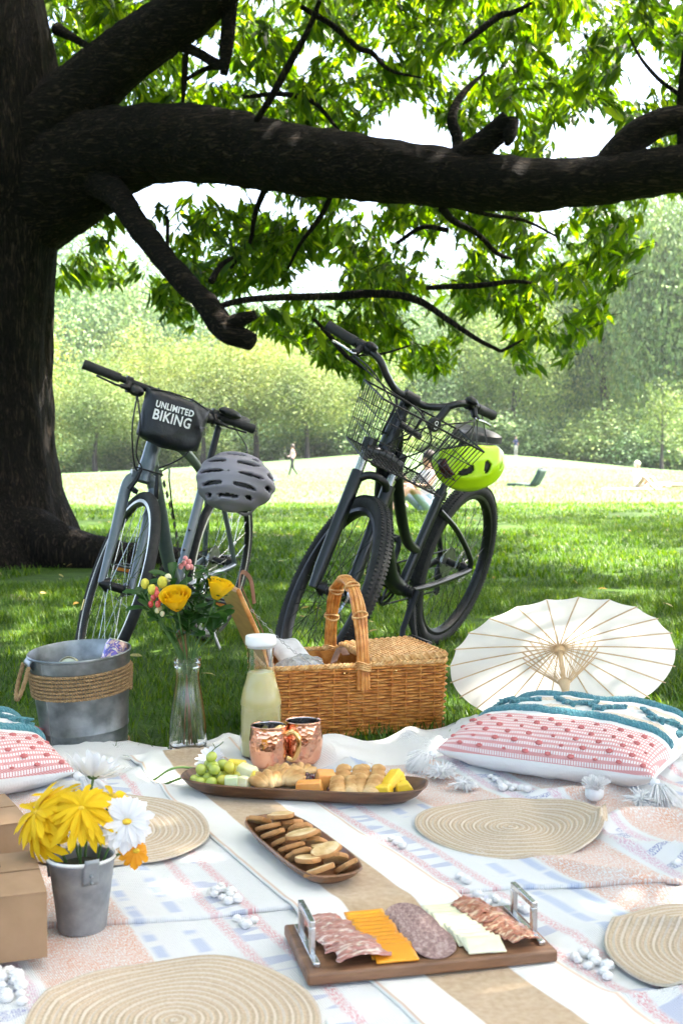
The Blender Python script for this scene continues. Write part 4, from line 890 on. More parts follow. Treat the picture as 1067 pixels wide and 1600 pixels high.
def cloth_mat(name, white, pattern=True, weave=1.0):
    m, nt, N, L, b = new_mat(name)
    t = N.new('ShaderNodeTexCoord'); sx = N.new('ShaderNodeSeparateXYZ'); L.new(t.outputs['Object'], sx.inputs[0])
    wob = tex_noise(nt, t.outputs['Object'], 5, 2)
    s = math_n(nt, 'ADD', math_n(nt, 'MULTIPLY', sx.outputs[0], NV.x), math_n(nt, 'MULTIPLY', sx.outputs[1], NV.y))
    s = math_n(nt, 'ADD', s, math_n(nt, 'MULTIPLY_ADD', wob, .012, -.006))
    u = math_n(nt, 'ADD', math_n(nt, 'MULTIPLY', sx.outputs[0], SV.x), math_n(nt, 'MULTIPLY', sx.outputs[1], SV.y))
    k = math_n(nt, 'ABSOLUTE', math_n(nt, 'SUBTRACT', s, .845)); k = math_n(nt, 'PINGPONG', k, .60)
    cmb = N.new('ShaderNodeCombineXYZ'); L.new(s, cmb.inputs[0]); L.new(u, cmb.inputs[1])
    def mp(sc):
        q = N.new('ShaderNodeMapping'); q.inputs['Scale'].default_value = sc; L.new(cmb.outputs[0], q.inputs[0]); return q.outputs[0]
    def band(a, b_, e=.004):
        lo_ = N.new('ShaderNodeMapRange'); lo_.inputs[1].default_value = a - e; lo_.inputs[2].default_value = a + e; L.new(k, lo_.inputs[0])
        hi_ = N.new('ShaderNodeMapRange'); hi_.inputs[1].default_value = b_ + e; hi_.inputs[2].default_value = b_ - e; L.new(k, hi_.inputs[0])
        return math_n(nt, 'MULTIPLY', lo_.outputs[0], hi_.outputs[0])
    col = ramp(nt, tex_noise(nt, t.outputs['Object'], 3, 3), [(.3, tuple(x * .95 for x in white)), (.7, white)])
    if pattern:
        sp = ramp(nt, tex_noise(nt, mp((420, 150, 1)), 1.0, 2, .7), [(.42, (0, 0, 0)), (.58, (1, 1, 1))])
        patch = ramp(nt, tex_noise(nt, mp((16, 9, 1)), 1.0, 3), [(.38, (0, 0, 0)), (.66, (1, 1, 1))])
        def lay(col, a, b_, c, amt, pt=None, spk=True):
            f = math_n(nt, 'MULTIPLY', band(a, b_), amt)
            if spk: f = math_n(nt, 'MULTIPLY', f, sp)
            if pt is not None: f = math_n(nt, 'MULTIPLY', f, pt)
            return mixc(nt, f, col, c)
        dash1 = ramp(nt, tex_noise(nt, mp((2, 22, 1)), 1.0, 1), [(.47, (0, 0, 0)), (.52, (1, 1, 1))])
        dash2 = ramp(nt, tex_noise(nt, mp((6, 34, 1)), 1.0, 0), [(.56, (0, 0, 0)), (.58, (1, 1, 1))])
        col = lay(col, .375, .54, (.76, .27, .06), 1.0, patch)
        col = lay(col, .375, .54, (.76, .36, .17), .75)
        col = lay(col, .375, .54, (.40, .45, .58), .22)
        col = lay(col, .282, .302, (.26, .36, .62), .5, dash1, False); col = lay(col, .348, .366, (.26, .36, .62), .55, dash1, False)
        col = lay(col, .17, .188, (.66, .26, .28), .9); col = lay(col, .228, .246, (.66, .26, .28), .75)
        col = lay(col, .188, .228, (.24, .29, .52), .5, dash2, False)
        col = lay(col, .555, .575, (.62, .33, .45), .8); col = lay(col, .575, .600, (.16, .18, .42), .8, dash2)
        col = lay(col, .252, .275, (.62, .66, .60), .22)
    L.new(col, b.inputs['Base Color']); setp(b, Roughness=.95, Sheen_Weight=.25); b.inputs['Specular IOR Level'].default_value = .15
    wv = N.new('ShaderNodeTexWave'); wv.inputs['Scale'].default_value = 95 * weave; wv.inputs['Distortion'].default_value = 2; wv.inputs['Detail'].default_value = 2; L.new(mp((1, 1, 1)), wv.inputs['Vector'])
    wv2 = N.new('ShaderNodeTexWave'); wv2.bands_direction = 'Y'; wv2.inputs['Scale'].default_value = 95 * weave; wv2.inputs['Distortion'].default_value = 2; wv2.inputs['Detail'].default_value = 2; L.new(mp((1, 1, 1)), wv2.inputs['Vector'])
    hgt = math_n(nt, 'ADD', math_n(nt, 'ADD', wv.outputs['Fac'], wv2.outputs['Fac']), math_n(nt, 'MULTIPLY', tex_noise(nt, t.outputs['Object'], 55, 4), 2.2))
    bump(nt, b, hgt, .45, .0035)
    return m
WHITE = (.76, .76, .76)
SHEET = cloth_mat('white_cotton', (.82, .81, .80), False, .7)
THROW = cloth_mat('woven_throw', WHITE)
def cloth(name, fn, nu, nv, layer, mat, label, edge=.03, thick=.005, cat='blanket', parent=None, fold=None):
    mb = MB()
    def f(u, v):
        x, y = fn(u, v); z = bz(x, y) + layer
        if fold: z += fold(x, y, u, v)
        return Vector((x, y, z))
    mb.grid(f, nu, nv); o = obj(name, mb, mat, parent, label=label, cat=cat, sharp=0)
    md = o.modifiers.new('thick', 'SOLIDIFY'); md.thickness = thick; md.offset = -1; return o
cloth('white_sheet', lambda u, v: (-1.5 + 3.2 * u, .95 + (yfar(-1.5 + 3.2 * u) - .95) * v + .01 * nz(u * 60, 3) * (v > .98)), 220, 130, .004, SHEET, 'plain white cotton sheet spread under the whole picnic', .05,
      fold=lambda x, y, u, v: (.014 * abs(nz(x * 4, y * 6, 7)) + .010 * abs(nz(x * 9, y * 5, 9))) * sstep(2.6, 2.85, y) - .013 * sstep(.985, 1, v))
def near_edge(u, v): x = -1.25 + 2.7 * u; return x, 1.0 + (seam(x) + .12 - 1.0) * v
thr1 = cloth('woven_throw', near_edge, 200, 70, .009, THROW, 'near woven throw with orange and blue stripes, under the cheese board')
def back_edge(u, v): x = -1.15 + 2.55 * u; return x, seam(x) + (2.80 + .05 * math.sin(x * 4) - seam(x)) * v
thr2 = cloth('woven_throw', back_edge, 220, 90, .014, THROW, 'folded woven throw with a wavy hem, under the cracker tray', thick=.008,
             fold=lambda x, y, u, v: .004 * math.exp(-((y - seam(x)) / .02) ** 2) * (1 + .9 * nz(x * 6, 1)) - .001 * sstep(.03, 0, v) + .012 * sstep(.3, .75, x) * math.exp(-((y - seam(x) - .13) / .08) ** 2))
m, nt, N, L, b = new_mat('runner_cloth')
t = N.new('ShaderNodeTexCoord'); sx = N.new('ShaderNodeSeparateXYZ'); L.new(t.outputs['Object'], sx.inputs[0])
k = math_n(nt, 'ABSOLUTE', math_n(nt, 'SUBTRACT', math_n(nt, 'ADD', math_n(nt, 'MULTIPLY', sx.outputs[0], NV.x), math_n(nt, 'MULTIPLY', sx.outputs[1], NV.y)), .868))
ck = N.new('ShaderNodeTexChecker'); ck.inputs['Scale'].default_value = 420; L.new(tc(nt, rot=(0, 0, rad(25))), ck.inputs['Vector'])
burl = mixc(nt, math_n(nt, 'MULTIPLY', ck.outputs['Fac'], .55), ramp(nt, tex_noise(nt, t.outputs['Object'], 90, 3), [(.3, (.44, .31, .19)), (.7, (.58, .44, .30))]), (.40, .28, .17))
c = mixc(nt, ramp(nt, k, [(.060, (1, 1, 1)), (.062, (0, 0, 0))]), (.74, .73, .70), burl)
c = mixc(nt, ramp(nt, math_n(nt, 'ABSOLUTE', math_n(nt, 'SUBTRACT', k, .134)), [(.002, (1, 1, 1)), (.004, (0, 0, 0))]), c, (.62, .42, .30))
L.new(c, b.inputs['Base Color']); setp(b, Roughness=.95, Sheen_Weight=.2); b.inputs['Specular IOR Level'].default_value = .15
bump(nt, b, math_n(nt, 'ADD', ck.outputs['Fac'], math_n(nt, 'MULTIPLY', tex_noise(nt, t.outputs['Object'], 40, 4), 2)), .35, .003)
RUN = m
def run_fn(u, v):
    s = .868 + (u - .5) * .28; q = -2.85 + v * 2.05; return NV.x * s + SV.x * q, NV.y * s + SV.y * q
cloth('table_runner', lambda u, v: run_fn(u, 1 - v), 30, 150, .0115, RUN, 'white table runner with a tan burlap stripe running diagonally', cat='runner', thick=.0025,
      fold=lambda x, y, u, v: .006 * sstep(seam(x) - .06, seam(x) - .008, y) + .004 * math.exp(-((y - seam(x)) / .03) ** 2))

MATC = [G(272, 1594, .03), G(797, 1291, .03), G(1152, 1492, .03), G(172, 1310, .03)]
# tufts woven into the throws
COTTON = pm('cotton_tuft', (.72, .71, .70), (.80, .79, .78), 60, .95, bs=.35, bscale=160, bdist=.003, spec=.05)
def tuft_mesh(i):
    mb = MB(); _r = random.Random(i + 40)
    for _ in range(150):
        d_ = Vector((_r.gauss(0, 1), _r.gauss(0, 1), _r.gauss(0, 1))).normalized(); d_.z = abs(d_.z) * .9; e_ = d_.cross(Vector((_r.gauss(0, 1), _r.gauss(0, 1), _r.gauss(0, 1)))).normalized() * .0013; c_ = Vector((0, 0, .004)); k_ = _r.uniform(.0085, .0108)
        g_ = d_.cross(e_); mb.add([c_ + d_ * .004 + e_, c_ + d_ * .004 - e_ * .5 + g_ * .8, c_ + d_ * .004 - e_ * .5 - g_ * .8, c_ + d_ * k_ + Vector((0, 0, -.001))], [(0, 1, 3), (1, 2, 3), (2, 0, 3)])
    mb.blob((0, 0, .005), (.0080, .0076, .0062), 14, 9, fn=lambda u: 1 + .3 * nz(u.x * 2.4 + i * 5, u.y * 2.4, u.z * 2.4) + .10 * nz(u.x * 6 + i * 5, u.y * 6, u.z * 6)); return mesh_of('tuft', mb, COTTON)
TUFTS = [tuft_mesh(i) for i in range(3)]
rng = random.Random(3)
def tuft_band(parent, k0, rows, q0, q1, ylo, yhi, prob=.75):
    q = q0; n = 0
    while q < q1:
        for r in range(rows):
            s = k0 + (r - (rows - 1) / 2) * .017 + rng.gauss(0, .003); qq = q + rng.gauss(0, .003)
            x, y = NV.x * s + SV.x * qq, NV.y * s + SV.y * qq
            if not (ylo(x) < y < yhi(x)) or y < 1.45 or y > 2.75: continue
            if nz(qq * 6.5 + k0 * 9, r * .3) < .22 - (prob - .75): continue
            if any((x - q_.x) ** 2 + (y - q_.y) ** 2 < .2 ** 2 for q_ in MATC): continue
            o = obj('tuft', TUFTS[rng.randrange(3)], None, parent, M=Matrix.Translation((x, y, bz(x, y) + (.009 if parent is thr1 else .0155))) @ Matrix.Rotation(rng.uniform(0, 6), 4, 'Z') @ Matrix.Scale(rng.uniform(.8, 1.25), 4)); n += 1
        q += .0185
    return n
for k0 in (.845 - .208, .845 + .208):
    tuft_band(thr1, k0, 3, -2.6, -.4, lambda x: 1.4, lambda x: seam(x) - .02); tuft_band(thr2, k0, 3, -2.9, -.4, lambda x: seam(x) + .03, lambda x: 2.7)
for k0 in (.845 - .585, .845 + .585):
    tuft_band(thr1, k0, 2, -2.6, -.4, lambda x: 1.4, lambda x: seam(x) - .02, .95); tuft_band(thr2, k0, 2, -2.9, -.4, lambda x: seam(x) + .03, lambda x: 2.7)

# ------------------------------------------------------------------ placemats
m, nt, N, L, b = new_mat('jute_coil')
t = N.new('ShaderNodeTexCoord'); sx = N.new('ShaderNodeSeparateXYZ'); L.new(t.outputs['Object'], sx.inputs[0])
r_ = math_n(nt, 'SQRT', math_n(nt, 'ADD', math_n(nt, 'POWER', sx.outputs[0], 2), math_n(nt, 'POWER', sx.outputs[1], 2)))
wv = math_n(nt, 'SINE', math_n(nt, 'MULTIPLY', r_, 2 * PI / .0117))
n1 = tex_noise(nt, tc(nt), 240, 3)
c = mixc(nt, ramp(nt, wv, [(.35, (0, 0, 0)), (.65, (1, 1, 1))]), ramp(nt, n1, [(.3, (.44, .34, .24)), (.7, (.55, .44, .33))]), ramp(nt, n1, [(.3, (.53, .45, .36)), (.7, (.62, .54, .45))]))
L.new(c, b.inputs['Base Color']); setp(b, Roughness=.9); b.inputs['Specular IOR Level'].default_value = .2
bump(nt, b, n1, .5, .002); JUTE = m
def mat_obj(px, py, label, R=.19, warp=None, rz=0, lift=0.0, tilt=(0, 0)):
    p = G(px, py, .03); nr, na = 98, 96; mb = MB(); z0 = max(ztop(p.x + .15 * math.cos(a), p.y + .15 * math.sin(a)) for a in np.linspace(0, 6.28, 16)) 
    vs = []
    for i in range(nr + 1):
        r = R * i / nr + 1e-5; coil = abs(math.sin(PI * r / .0078))
        for j in range(na):
            a = 2 * PI * j / na; x, y = r * math.cos(a), r * math.sin(a)
            base = .6 * ztop(p.x + x, p.y + y) + .4 * z0; base = max(base, ztop(p.x + x, p.y + y))
            z = base - z0 + .0012 + .0038 * (.35 + .65 * coil) + lift
            if warp: z += warp(x, y)
            vs.append((x * (1 + .012 * math.sin(3 * a + rz)), y * (1 + .012 * math.sin(3 * a + rz)), z))
    n0 = len(vs); fs = [(i * na + j, i * na + (j + 1) % na, (i + 1) * na + (j + 1) % na, (i + 1) * na + j) for i in range(nr) for j in range(na)]
    for j in range(na): v = vs[nr * na + j]; vs.append((v[0] * 1.004, v[1] * 1.004, v[2] - .0045))
    fs += [(nr * na + j, nr * na + (j + 1) % na, n0 + (j + 1) % na, n0 + j) for j in range(na)]
    mb.add(vs, [f[::-1] for f in fs] if False else fs)
    return obj('placemat', mb, JUTE, label=label, cat='placemat', group='round coiled placemats', M=at((p.x, p.y, z0)), sharp=0)
mat_obj(272, 1594, 'round coiled jute placemat nearest the camera, cut by the bottom edge', warp=lambda x, y: .010 * sstep(.05, .17, y) * math.sin(x * 13 + 1) ** 2)
mat_obj(797, 1291, 'round coiled jute placemat lying in front of the tasselled pillow', warp=lambda x, y: .022 * sstep(.06, .19, x) - .006 * math.exp(-((x - .07) / .05) ** 2) + .004 * math.sin(x * 20))
mat_obj(1152, 1492, 'round coiled jute placemat cut by the right edge')
mat_obj(172, 1310, 'round coiled jute placemat half hidden behind the flower pail', warp=lambda x, y: .018 * sstep(.0, .19, y))

# ------------------------------------------------------------------ cardboard boxes
KRAFT = pm('kraft_board', (.30, .185, .10), (.35, .22, .125), 18, .8, bs=.12, bscale=160)
LINERB = pm('dark_gap', (.02, .018, .016), (.03, .025, .02), 20, .8)
def carton(p, rz, lx, ly, h, label):
    t = thing('cardboard_box', label, 'box', at((p.x, p.y, ztop(p.x, p.y) + .001), rz), 'kraft cardboard boxes'); th = .002
    for (c, d) in (((0, -ly / 2 + th / 2, h / 2), (lx, th, h)), ((0, ly / 2 - th / 2, h / 2), (lx, th, h)), ((-lx / 2 + th / 2, 0, h / 2), (th, ly - 2 * th, h)), ((lx / 2 - th / 2, 0, h / 2), (th, ly - 2 * th, h))):
        mb = MB(); mb.box(c, d); o = obj('side_panel', mb, KRAFT, t, smooth=False); md = o.modifiers.new('b', 'BEVEL'); md.width = .0006
    mb = MB(); mb.box((0, 0, th / 2), (lx - 2 * th, ly - 2 * th, th)); obj('bottom_panel', mb, KRAFT, t, smooth=False)
    for s in (-1, 1):
        mb = MB(); mb.box((0, s * (ly / 4 + .0004), h + th / 2 + .0002), (lx - .001, ly / 2 - .001, th)); o = obj('lid_flap', mb, KRAFT, t, smooth=False, M=Matrix.Rotation(rad(-1.2 * s), 4, 'X')); md = o.modifiers.new('b', 'BEVEL'); md.width = .0006
    return t
p1 = G(75, 1512, .02); ang = rad(20)
ux = Vector((math.cos(ang), math.sin(ang))); uy = Vector((-ux.y, ux.x)); lx, ly = .24, .19
cc = Vector((p1.x, p1.y)) - ux * (lx / 2) + uy * (ly / 2) * .98
b1 = carton(Vector((cc.x, cc.y, 0)), ang, lx, ly, .098, 'kraft cardboard box nearest the camera at the left edge')
mk = MB(); mk.box((.052, .035, .1024), (.022, .03, .0008)); obj('tab_slot', mk, LINERB, b1, smooth=False)
p2 = G(30, 1400, .02); cc = Vector((p2.x, p2.y)) - ux * .12 + uy * .09
carton(Vector((cc.x, cc.y + .03, 0)), rad(28), .24, .19, .098, 'kraft cardboard box standing behind the nearer one')

# ------------------------------------------------------------------ galvanised pail with artificial flowers
ZINC = pm('weathered_zinc', (.20, .22, .24), (.34, .36, .38), 26, .5, .35, bs=.15, bscale=60, rvar=.25, detail=7)
ZINC2 = pm('galvanised_steel', (.15, .165, .175), (.32, .345, .36), 16, .38, .8, bs=.12, bscale=40, rvar=.3, detail=7)
WHITEP = pm('white_enamel', (.78, .78, .76), (.82, .82, .80), 20, .5)
ROPE = pm('jute_rope', (.27, .165, .075), (.42, .27, .13), 90, .95, bs=.8, bscale=300, bdist=.003)
pp = G(129, 1449, .02); pz = ztop(pp.x, pp.y)
pail = thing('flower_pail', 'small grey zinc pail with a white rim full of flowers', 'pail', at((pp.x, pp.y, pz + .001)))
mb = MB(); mb.lathe([(0, 0), (.036, 0), (.0375, .003), (.051, .108), (.0535, .112), (.052, .115), (.049, .113), (.035, .006), (0, .006)], 48); obj('body', mb, ZINC, pail)
mb = MB(); mb.lathe([(.0525, .1125), (.0555, .1155), (.0525, .1185), (.0495, .1155)], 48, closed=True); obj('rim', mb, WHITEP, pail)
for a in (rad(-62), rad(172)):
    mb = MB(); M_ = Matrix.Rotation(a, 4, 'Z'); mb.grid(lambda u, v: M_ @ Vector((.0505 + .006 * v + (.004 if v > .8 else 0), (u - .5) * (.026 - .004 * v), .083 + .042 * v)), 6, 6); o = obj('handle_tab', mb, ZINC, pail); md = o.modifiers.new('s', 'SOLIDIFY'); md.thickness = .003
    for q in (.09, .1): mb = MB(); mb.blob(M_ @ Vector((.0545, 0, q - .002)), .003, 8, 5); obj('rivet', mb, ZINC, pail)
SOIL = pm('dark_moss', (.02, .025, .012), (.05, .06, .03), 60, .95, bs=.8, bscale=120)
mb = MB(); mb.blob((0, 0, .088), (.046, .046, .02), 20, 10); obj('moss_filling', mb, SOIL, pail)
PET_Y = leaf_mat('yellow_petal', (.84, .56, .006), (.87, .62, .010), (.88, .68, .02), .35, .6, glow=1.1, groove=.7)
PET_W = leaf_mat('white_petal', (.82, .82, .85), (.86, .86, .88), None, .35, .6, glow=1.0, groove=.6)
PET_O = leaf_mat('orange_petal', (.80, .33, .01), (.82, .40, .02), None, .3, .6, glow=1.0)
STEM = pm('green_stem', (.05, .12, .02), (.08, .16, .035), 40, .55)
LEAFG = leaf_mat('flower_leaf', (.02, .07, .012), (.035, .10, .018), None, .25, .4)
CENT_Y = pm('yellow_centre', (.65, .38, .02), (.85, .6, .05), 300, .8, bs=.8, bscale=400)
CENT_G = pm('green_centre', (.03, .07, .02), (.10, .16, .04), 300, .8, bs=.8, bscale=400)
def petal_mesh(L_, W_, mat, droop, cup=.15, notch=False, seed=0):
    mb = MB()
    def f(u, v):
        w = W_ * (.34 + .66 * sstep(0, .6, v)) * (1 if v < .8 else math.sqrt(max(0, 1 - ((v - .8) / .2) ** 2)) * .95 + .05)
        x = L_ * v; y = (u - .5) * w; z = cup * L_ * v * .8 - droop * L_ * v * v - .3 * w * (abs(u - .5) * 2) ** 2 * -1 * .4 + .02 * L_ * math.sin(v * 6 + seed)
        return Vector((x, y, z))
    mb.grid(f, 4, 8); return mesh_of('petal', mb, mat, sharp=0)
def daisy(name, label, head, normal, root, L_, W_, n, layers, mat, cent, cr, droop=.35, cup=.2, group=None, seed=0, cat='flower', stem_r=.0022, jitter=.12):
    r = random.Random(seed); head = Vector(head); root = Vector(root); t = thing(name, label, cat, Matrix.Translation(root), group); hd = head - root
    Mh = basis_z(hd, normal, (1, .1, .05)); ms = [petal_mesh(L_ * q, W_, mat, droop * (1 + .4 * i), cup * (1 - .25 * i), seed=i) for i, q in enumerate((1.0, .93, .86))]
    for ly_ in range(layers):
        for i in range(n):
            a = 2 * PI * (i + .5 * ly_) / n + r.gauss(0, .05)
            M = Mh @ Matrix.Rotation(a, 4, 'Z') @ Matrix.Translation((cr * .55, 0, .0022 * ly_)) @ Matrix.Rotation(-(.16 * ly_ + r.gauss(0, jitter)), 4, 'Y') @ Matrix.Rotation(r.gauss(0, .15), 4, 'X') @ Matrix.Scale(r.uniform(.88, 1.1) * (1 - .12 * ly_), 4)
            obj('petal', ms[r.randrange(3)], None, t, M=M)
    mb = MB(); mb.blob(Mh @ Vector((0, 0, .004)), (cr, cr, cr * .6), 14, 8); obj('centre', mb, cent, t)
    mb = MB(); nn = Vector(normal).normalized(); mb.tube(bez([(0, 0, 0), hd * .4 + Vector((0, 0, .01)), hd - nn * .03, hd], 6), stem_r, 8); obj('stem', mb, STEM, t)
    return t
pt = Vector((pp.x, pp.y, pz + .095)); PD = pp.y
daisy('yellow_flower', 'big yellow daisy at the left, its petals drooping over the zinc pail', D(62, 1272, PD - .01), (-.55, -.45, .7), pt + Vector((-.02, 0, 0)), .056, .0125, 22, 4, PET_Y, CENT_Y, .007, .6, .2, 'flowers in the zinc pail', 1)
daisy('yellow_flower', 'big yellow daisy in the middle above the zinc pail', D(128, 1266, PD - .03), (.05, -.6, .8), pt + Vector((0, -.01, 0)), .055, .0125, 22, 4, PET_Y, CENT_Y, .007, .6, .2, 'flowers in the zinc pail', 2)
daisy('yellow_flower', 'yellow daisy behind, between the two big yellow ones', D(95, 1252, PD + .03), (-.2, -.1, 1), pt, .05, .012, 20, 3, PET_Y, CENT_Y, .010, .4, .35, 'flowers in the zinc pail', 3)
daisy('yellow_flower', 'yellow daisy hanging low at the front left of the zinc pail', D(60, 1306, PD - .02), (-.6, -.6, .2), pt + Vector((-.03, -.01, 0)), .042, .013, 16, 2, PET_Y, CENT_Y, .009, .7, .1, 'flowers in the zinc pail', 4)
daisy('white_flower', 'white daisy facing forward at the right of the zinc pail', D(198, 1284, PD - .02), (.28, -.88, .38), pt + Vector((.03, -.01, 0)), .042, .0125, 17, 3, PET_W, CENT_Y, .008, .3, .12, 'flowers in the zinc pail', 5, stem_r=.0018)
daisy('white_flower', 'white daisy at the back of the zinc pail, seen edge on', D(146, 1216, PD + .05), (.1, .3, .95), pt + Vector((0, .02, 0)), .048, .013, 17, 2, PET_W, CENT_G, .010, -.25, .55, 'flowers in the zinc pail', 6)
daisy('orange_flower', 'small orange yellow daisy tucked under the white one', D(211, 1330, PD), (.5, -.6, .3), pt + Vector((.035, 0, 0)), .024, .010, 12, 2, PET_O, CENT_Y, .006, .4, .2, 'flowers in the zinc pail', 7)
daisy('yellow_flower', 'half hidden yellow daisy behind the white one', D(176, 1247, PD + .05), (.4, -.2, .9), pt + Vector((.02, .02, 0)), .030, .012, 12, 1, PET_Y, CENT_Y, .007, .3, .3, 'flowers in the zinc pail', 8)
def leaf_obj(par, p, d, up, L_, W_, mat=LEAFG):
    o = obj('leaf', petal_mesh(L_, W_, mat, .4, .3), None, par); o.matrix_world = basis(p, d, up); return o
for (a, e, L_) in ((-2.2, .1, .05), (-1.5, -.1, .04), (-.7, .2, .045), (-2.8, .3, .05), (-1.2, .35, .05), (-1.9, .5, .05), (.3, .3, .04)):
    leaf_obj(pail, Vector((.038 * math.cos(a), .038 * math.sin(a), .1)), (math.cos(a), math.sin(a), e), (0, 0, 1), L_, .02)

# ------------------------------------------------------------------ ice bucket
bp = G(135, 1168, 0); S_ = .98
bk_ = thing('ice_bucket', 'large galvanised steel bucket wrapped with a band of jute rope', 'bucket', Matrix.Translation((bp.x, bp.y, .0)) @ Matrix.Rotation(rad(-2.5), 4, 'Y') @ Matrix.Rotation(rad(4), 4, 'X'))
mb = MB(); H_ = .262
prof = [(0, .012), (.104, .012), (.106, .0), (.110, .0), (.1105, .028), (.1125, .030), (.1135, .034), (.1125, .038), (.1145, .06), (.1165, .0625), (.1165, .066), (.115, .069), (.1235, .16), (.1265, .2), (.1315, H_ - .006), (.1345, H_ - .004), (.1355, H_), (.1335, H_ + .003), (.1305, H_ - .001), (.122, .17), (.110, .03), (.104, .02), (0, .02)]
mb.lathe(prof, 72); obj('body', mb, ZINC2, bk_)
sm = MB(); sm.tube([(-.064, -.0915, .005), (-.0665, -.0985, .12), (-.074, -.1075, .255)], .0022, 6); obj('side_seam', sm, ZINC2, bk_)
def rope(path_fn, n, r, turns, closed=False, strands=3, parent=None, name='rope', ns=6):
    P = [Vector(path_fn(i / n)) for i in range(n + (0 if closed else 1))]; mb = MB()
    for s in range(strands):
        pts = []
        for i, p in enumerate(P):
            a = P[(i + 1) % len(P)] - P[i - 1] if (closed or 0 < i < len(P) - 1) else (P[1] - P[0] if i == 0 else P[-1] - P[-2])
            a.normalize(); u = a.cross(Vector((0.1, .2, 1))).normalized(); v = a.cross(u); ph = 2 * PI * (turns * i / n + s / strands)
            pts.append(p + (u * math.cos(ph) + v * math.sin(ph)) * r * .5)
        mb.tube(pts, r * .58, ns, closed=closed)
    return obj(name, mb, ROPE, parent)
for q in range(7):
    z = .155 + .0098 * q; rr = .1232 + (z - .16) * .085 + .0045
    rope(lambda t, z=z, rr=rr: (rr * math.cos(2 * PI * t), rr * math.sin(2 * PI * t), z + .0098 * t), 200, .0049, 62, False, 2, bk_, 'rope_band', 5)
rope(lambda t: (.112 * math.cos(2 * PI * t), .112 * math.sin(2 * PI * t), .009), 140, .006, 50, True, 3, bk_, 'base_rope', 5)
for a in (rad(-152), rad(62)):
    M_ = Matrix.Rotation(a, 4, 'Z')
    e = MB(); e.grid(lambda u, v: M_ @ Vector((.131 + .010 * math.sin(PI * v) , (u - .5) * .058, .232 + .028 * v)), 6, 8); o = obj('handle_lug', e, ZINC2, bk_); md = o.modifiers.new('s', 'SOLIDIFY'); md.thickness = .002
    dn = Vector((.03, 0, -.085)) if a < 0 else Vector((.02, 0, -.07))
    rope(lambda t: M_ @ (Vector((.141, (t - .5) * (.058 + .05 * math.sin(PI * t)), .245)) + dn * math.sin(PI * t) ** .75), 60, .0062, 16, False, 3, bk_, 'rope_handle', 6)
# cans in the bucket
def can(name, label, p, tilt, bodym, lidm):
    t = thing(name, label, 'can', Matrix.Translation(p) @ tilt, 'drink cans in the bucket'); mb = MB()
    mb.lathe([(0, 0), (.024, 0), (.027, .004), (.0315, .012), (.0315, .108), (.027, .119), (.0265, .121)], 32); obj('body', mb, bodym, t)
    mb = MB(); mb.lathe([(.0268, .1205), (.0275, .1225), (.026, .124), (.0245, .1215), (.0235, .118), (0, .118)], 32); l = obj('lid', mb, lidm, t)
    mb = MB(); mb.box((.006, 0, .1195), (.022, .013, .0015)); obj('pull_tab', mb, lidm, l)
    return t
m, nt, N, L, b = new_mat('can_pink_print'); v = tc(nt); n1 = tex_noise(nt, v, 38, 2, .5, 1.2)
L.new(ramp(nt, n1, [(.40, (.72, .46, .40)), (.46, (.75, .5, .45)), (.50, (.22, .12, .42)), (.56, (.12, .14, .45)), (.6, (.8, .62, .55))]), b.inputs['Base Color']); setp(b, Roughness=.3, Metallic=.5); CANP = m
CANS = pm('can_silver', (.6, .57, .45), (.75, .72, .6), 30, .28, .9); CANG = pm('can_green_gold', (.35, .33, .10), (.65, .55, .25), 60, .3, .6)
can('drink_can', 'pink and purple can leaning on the rim of the bucket', bk_.matrix_world @ Vector((.055, .02, .162)), Matrix.Rotation(rad(-16), 4, 'X') @ Matrix.Rotation(rad(16), 4, 'Y'), CANP, CANS)
can('drink_can', 'gold can lying low inside the bucket, only its lid showing', bk_.matrix_world @ Vector((-.028, .07, .165)), Matrix.Rotation(rad(62), 4, 'X') @ Matrix.Rotation(rad(0), 4, 'Y'), CANG, CANS)

# ------------------------------------------------------------------ glass vase, carafe, mugs
m, nt, N, L, b = new_mat('clear_glass'); setp(b, Roughness=.0, IOR=1.45, Transmission_Weight=1.0); b.inputs['Base Color'].default_value = (.985, .995, .99, 1); GLASS = m
m, nt, N, L, b = new_mat('water'); setp(b, Roughness=.0, IOR=1.33, Transmission_Weight=1.0); b.inputs['Base Color'].default_value = (.985, .995, .985, 1); WATER = m
vp = G(294, 1186, .01); vz = ztop(vp.x, vp.y) if vp.y < yfar(vp.x) else .006
vase = thing('glass_vase', 'clear glass carafe vase holding a bouquet, at the blanket edge', 'vase', at((vp.x, vp.y, vz)))
def interp_prof(pts, n=6): return [(max(0, p.x), p.z) for p in bez([(r, 0, z) for r, z in pts], n)]
out = interp_prof([(.0465, .004), (.0475, .02), (.046, .06), (.039, .12), (.0315, .165), (.029, .19), (.0305, .208)], 5) + [(.0335, .211), (.0345, .217), (.0335, .2225), (.0325, .2235), (.0345, .228), (.0335, .2335)]
inn = [(.0315, .2335), (.0295, .215)] + interp_prof([(.0275, .19), (.0298, .165), (.037, .12), (.044, .06), (.0452, .02), (.042, .012)], 5)
mb = MB(); mb.lathe([(0, 0), (.043, 0)] + out + inn + [(0, .011)], 56); obj('glass_body', mb, GLASS, vase)
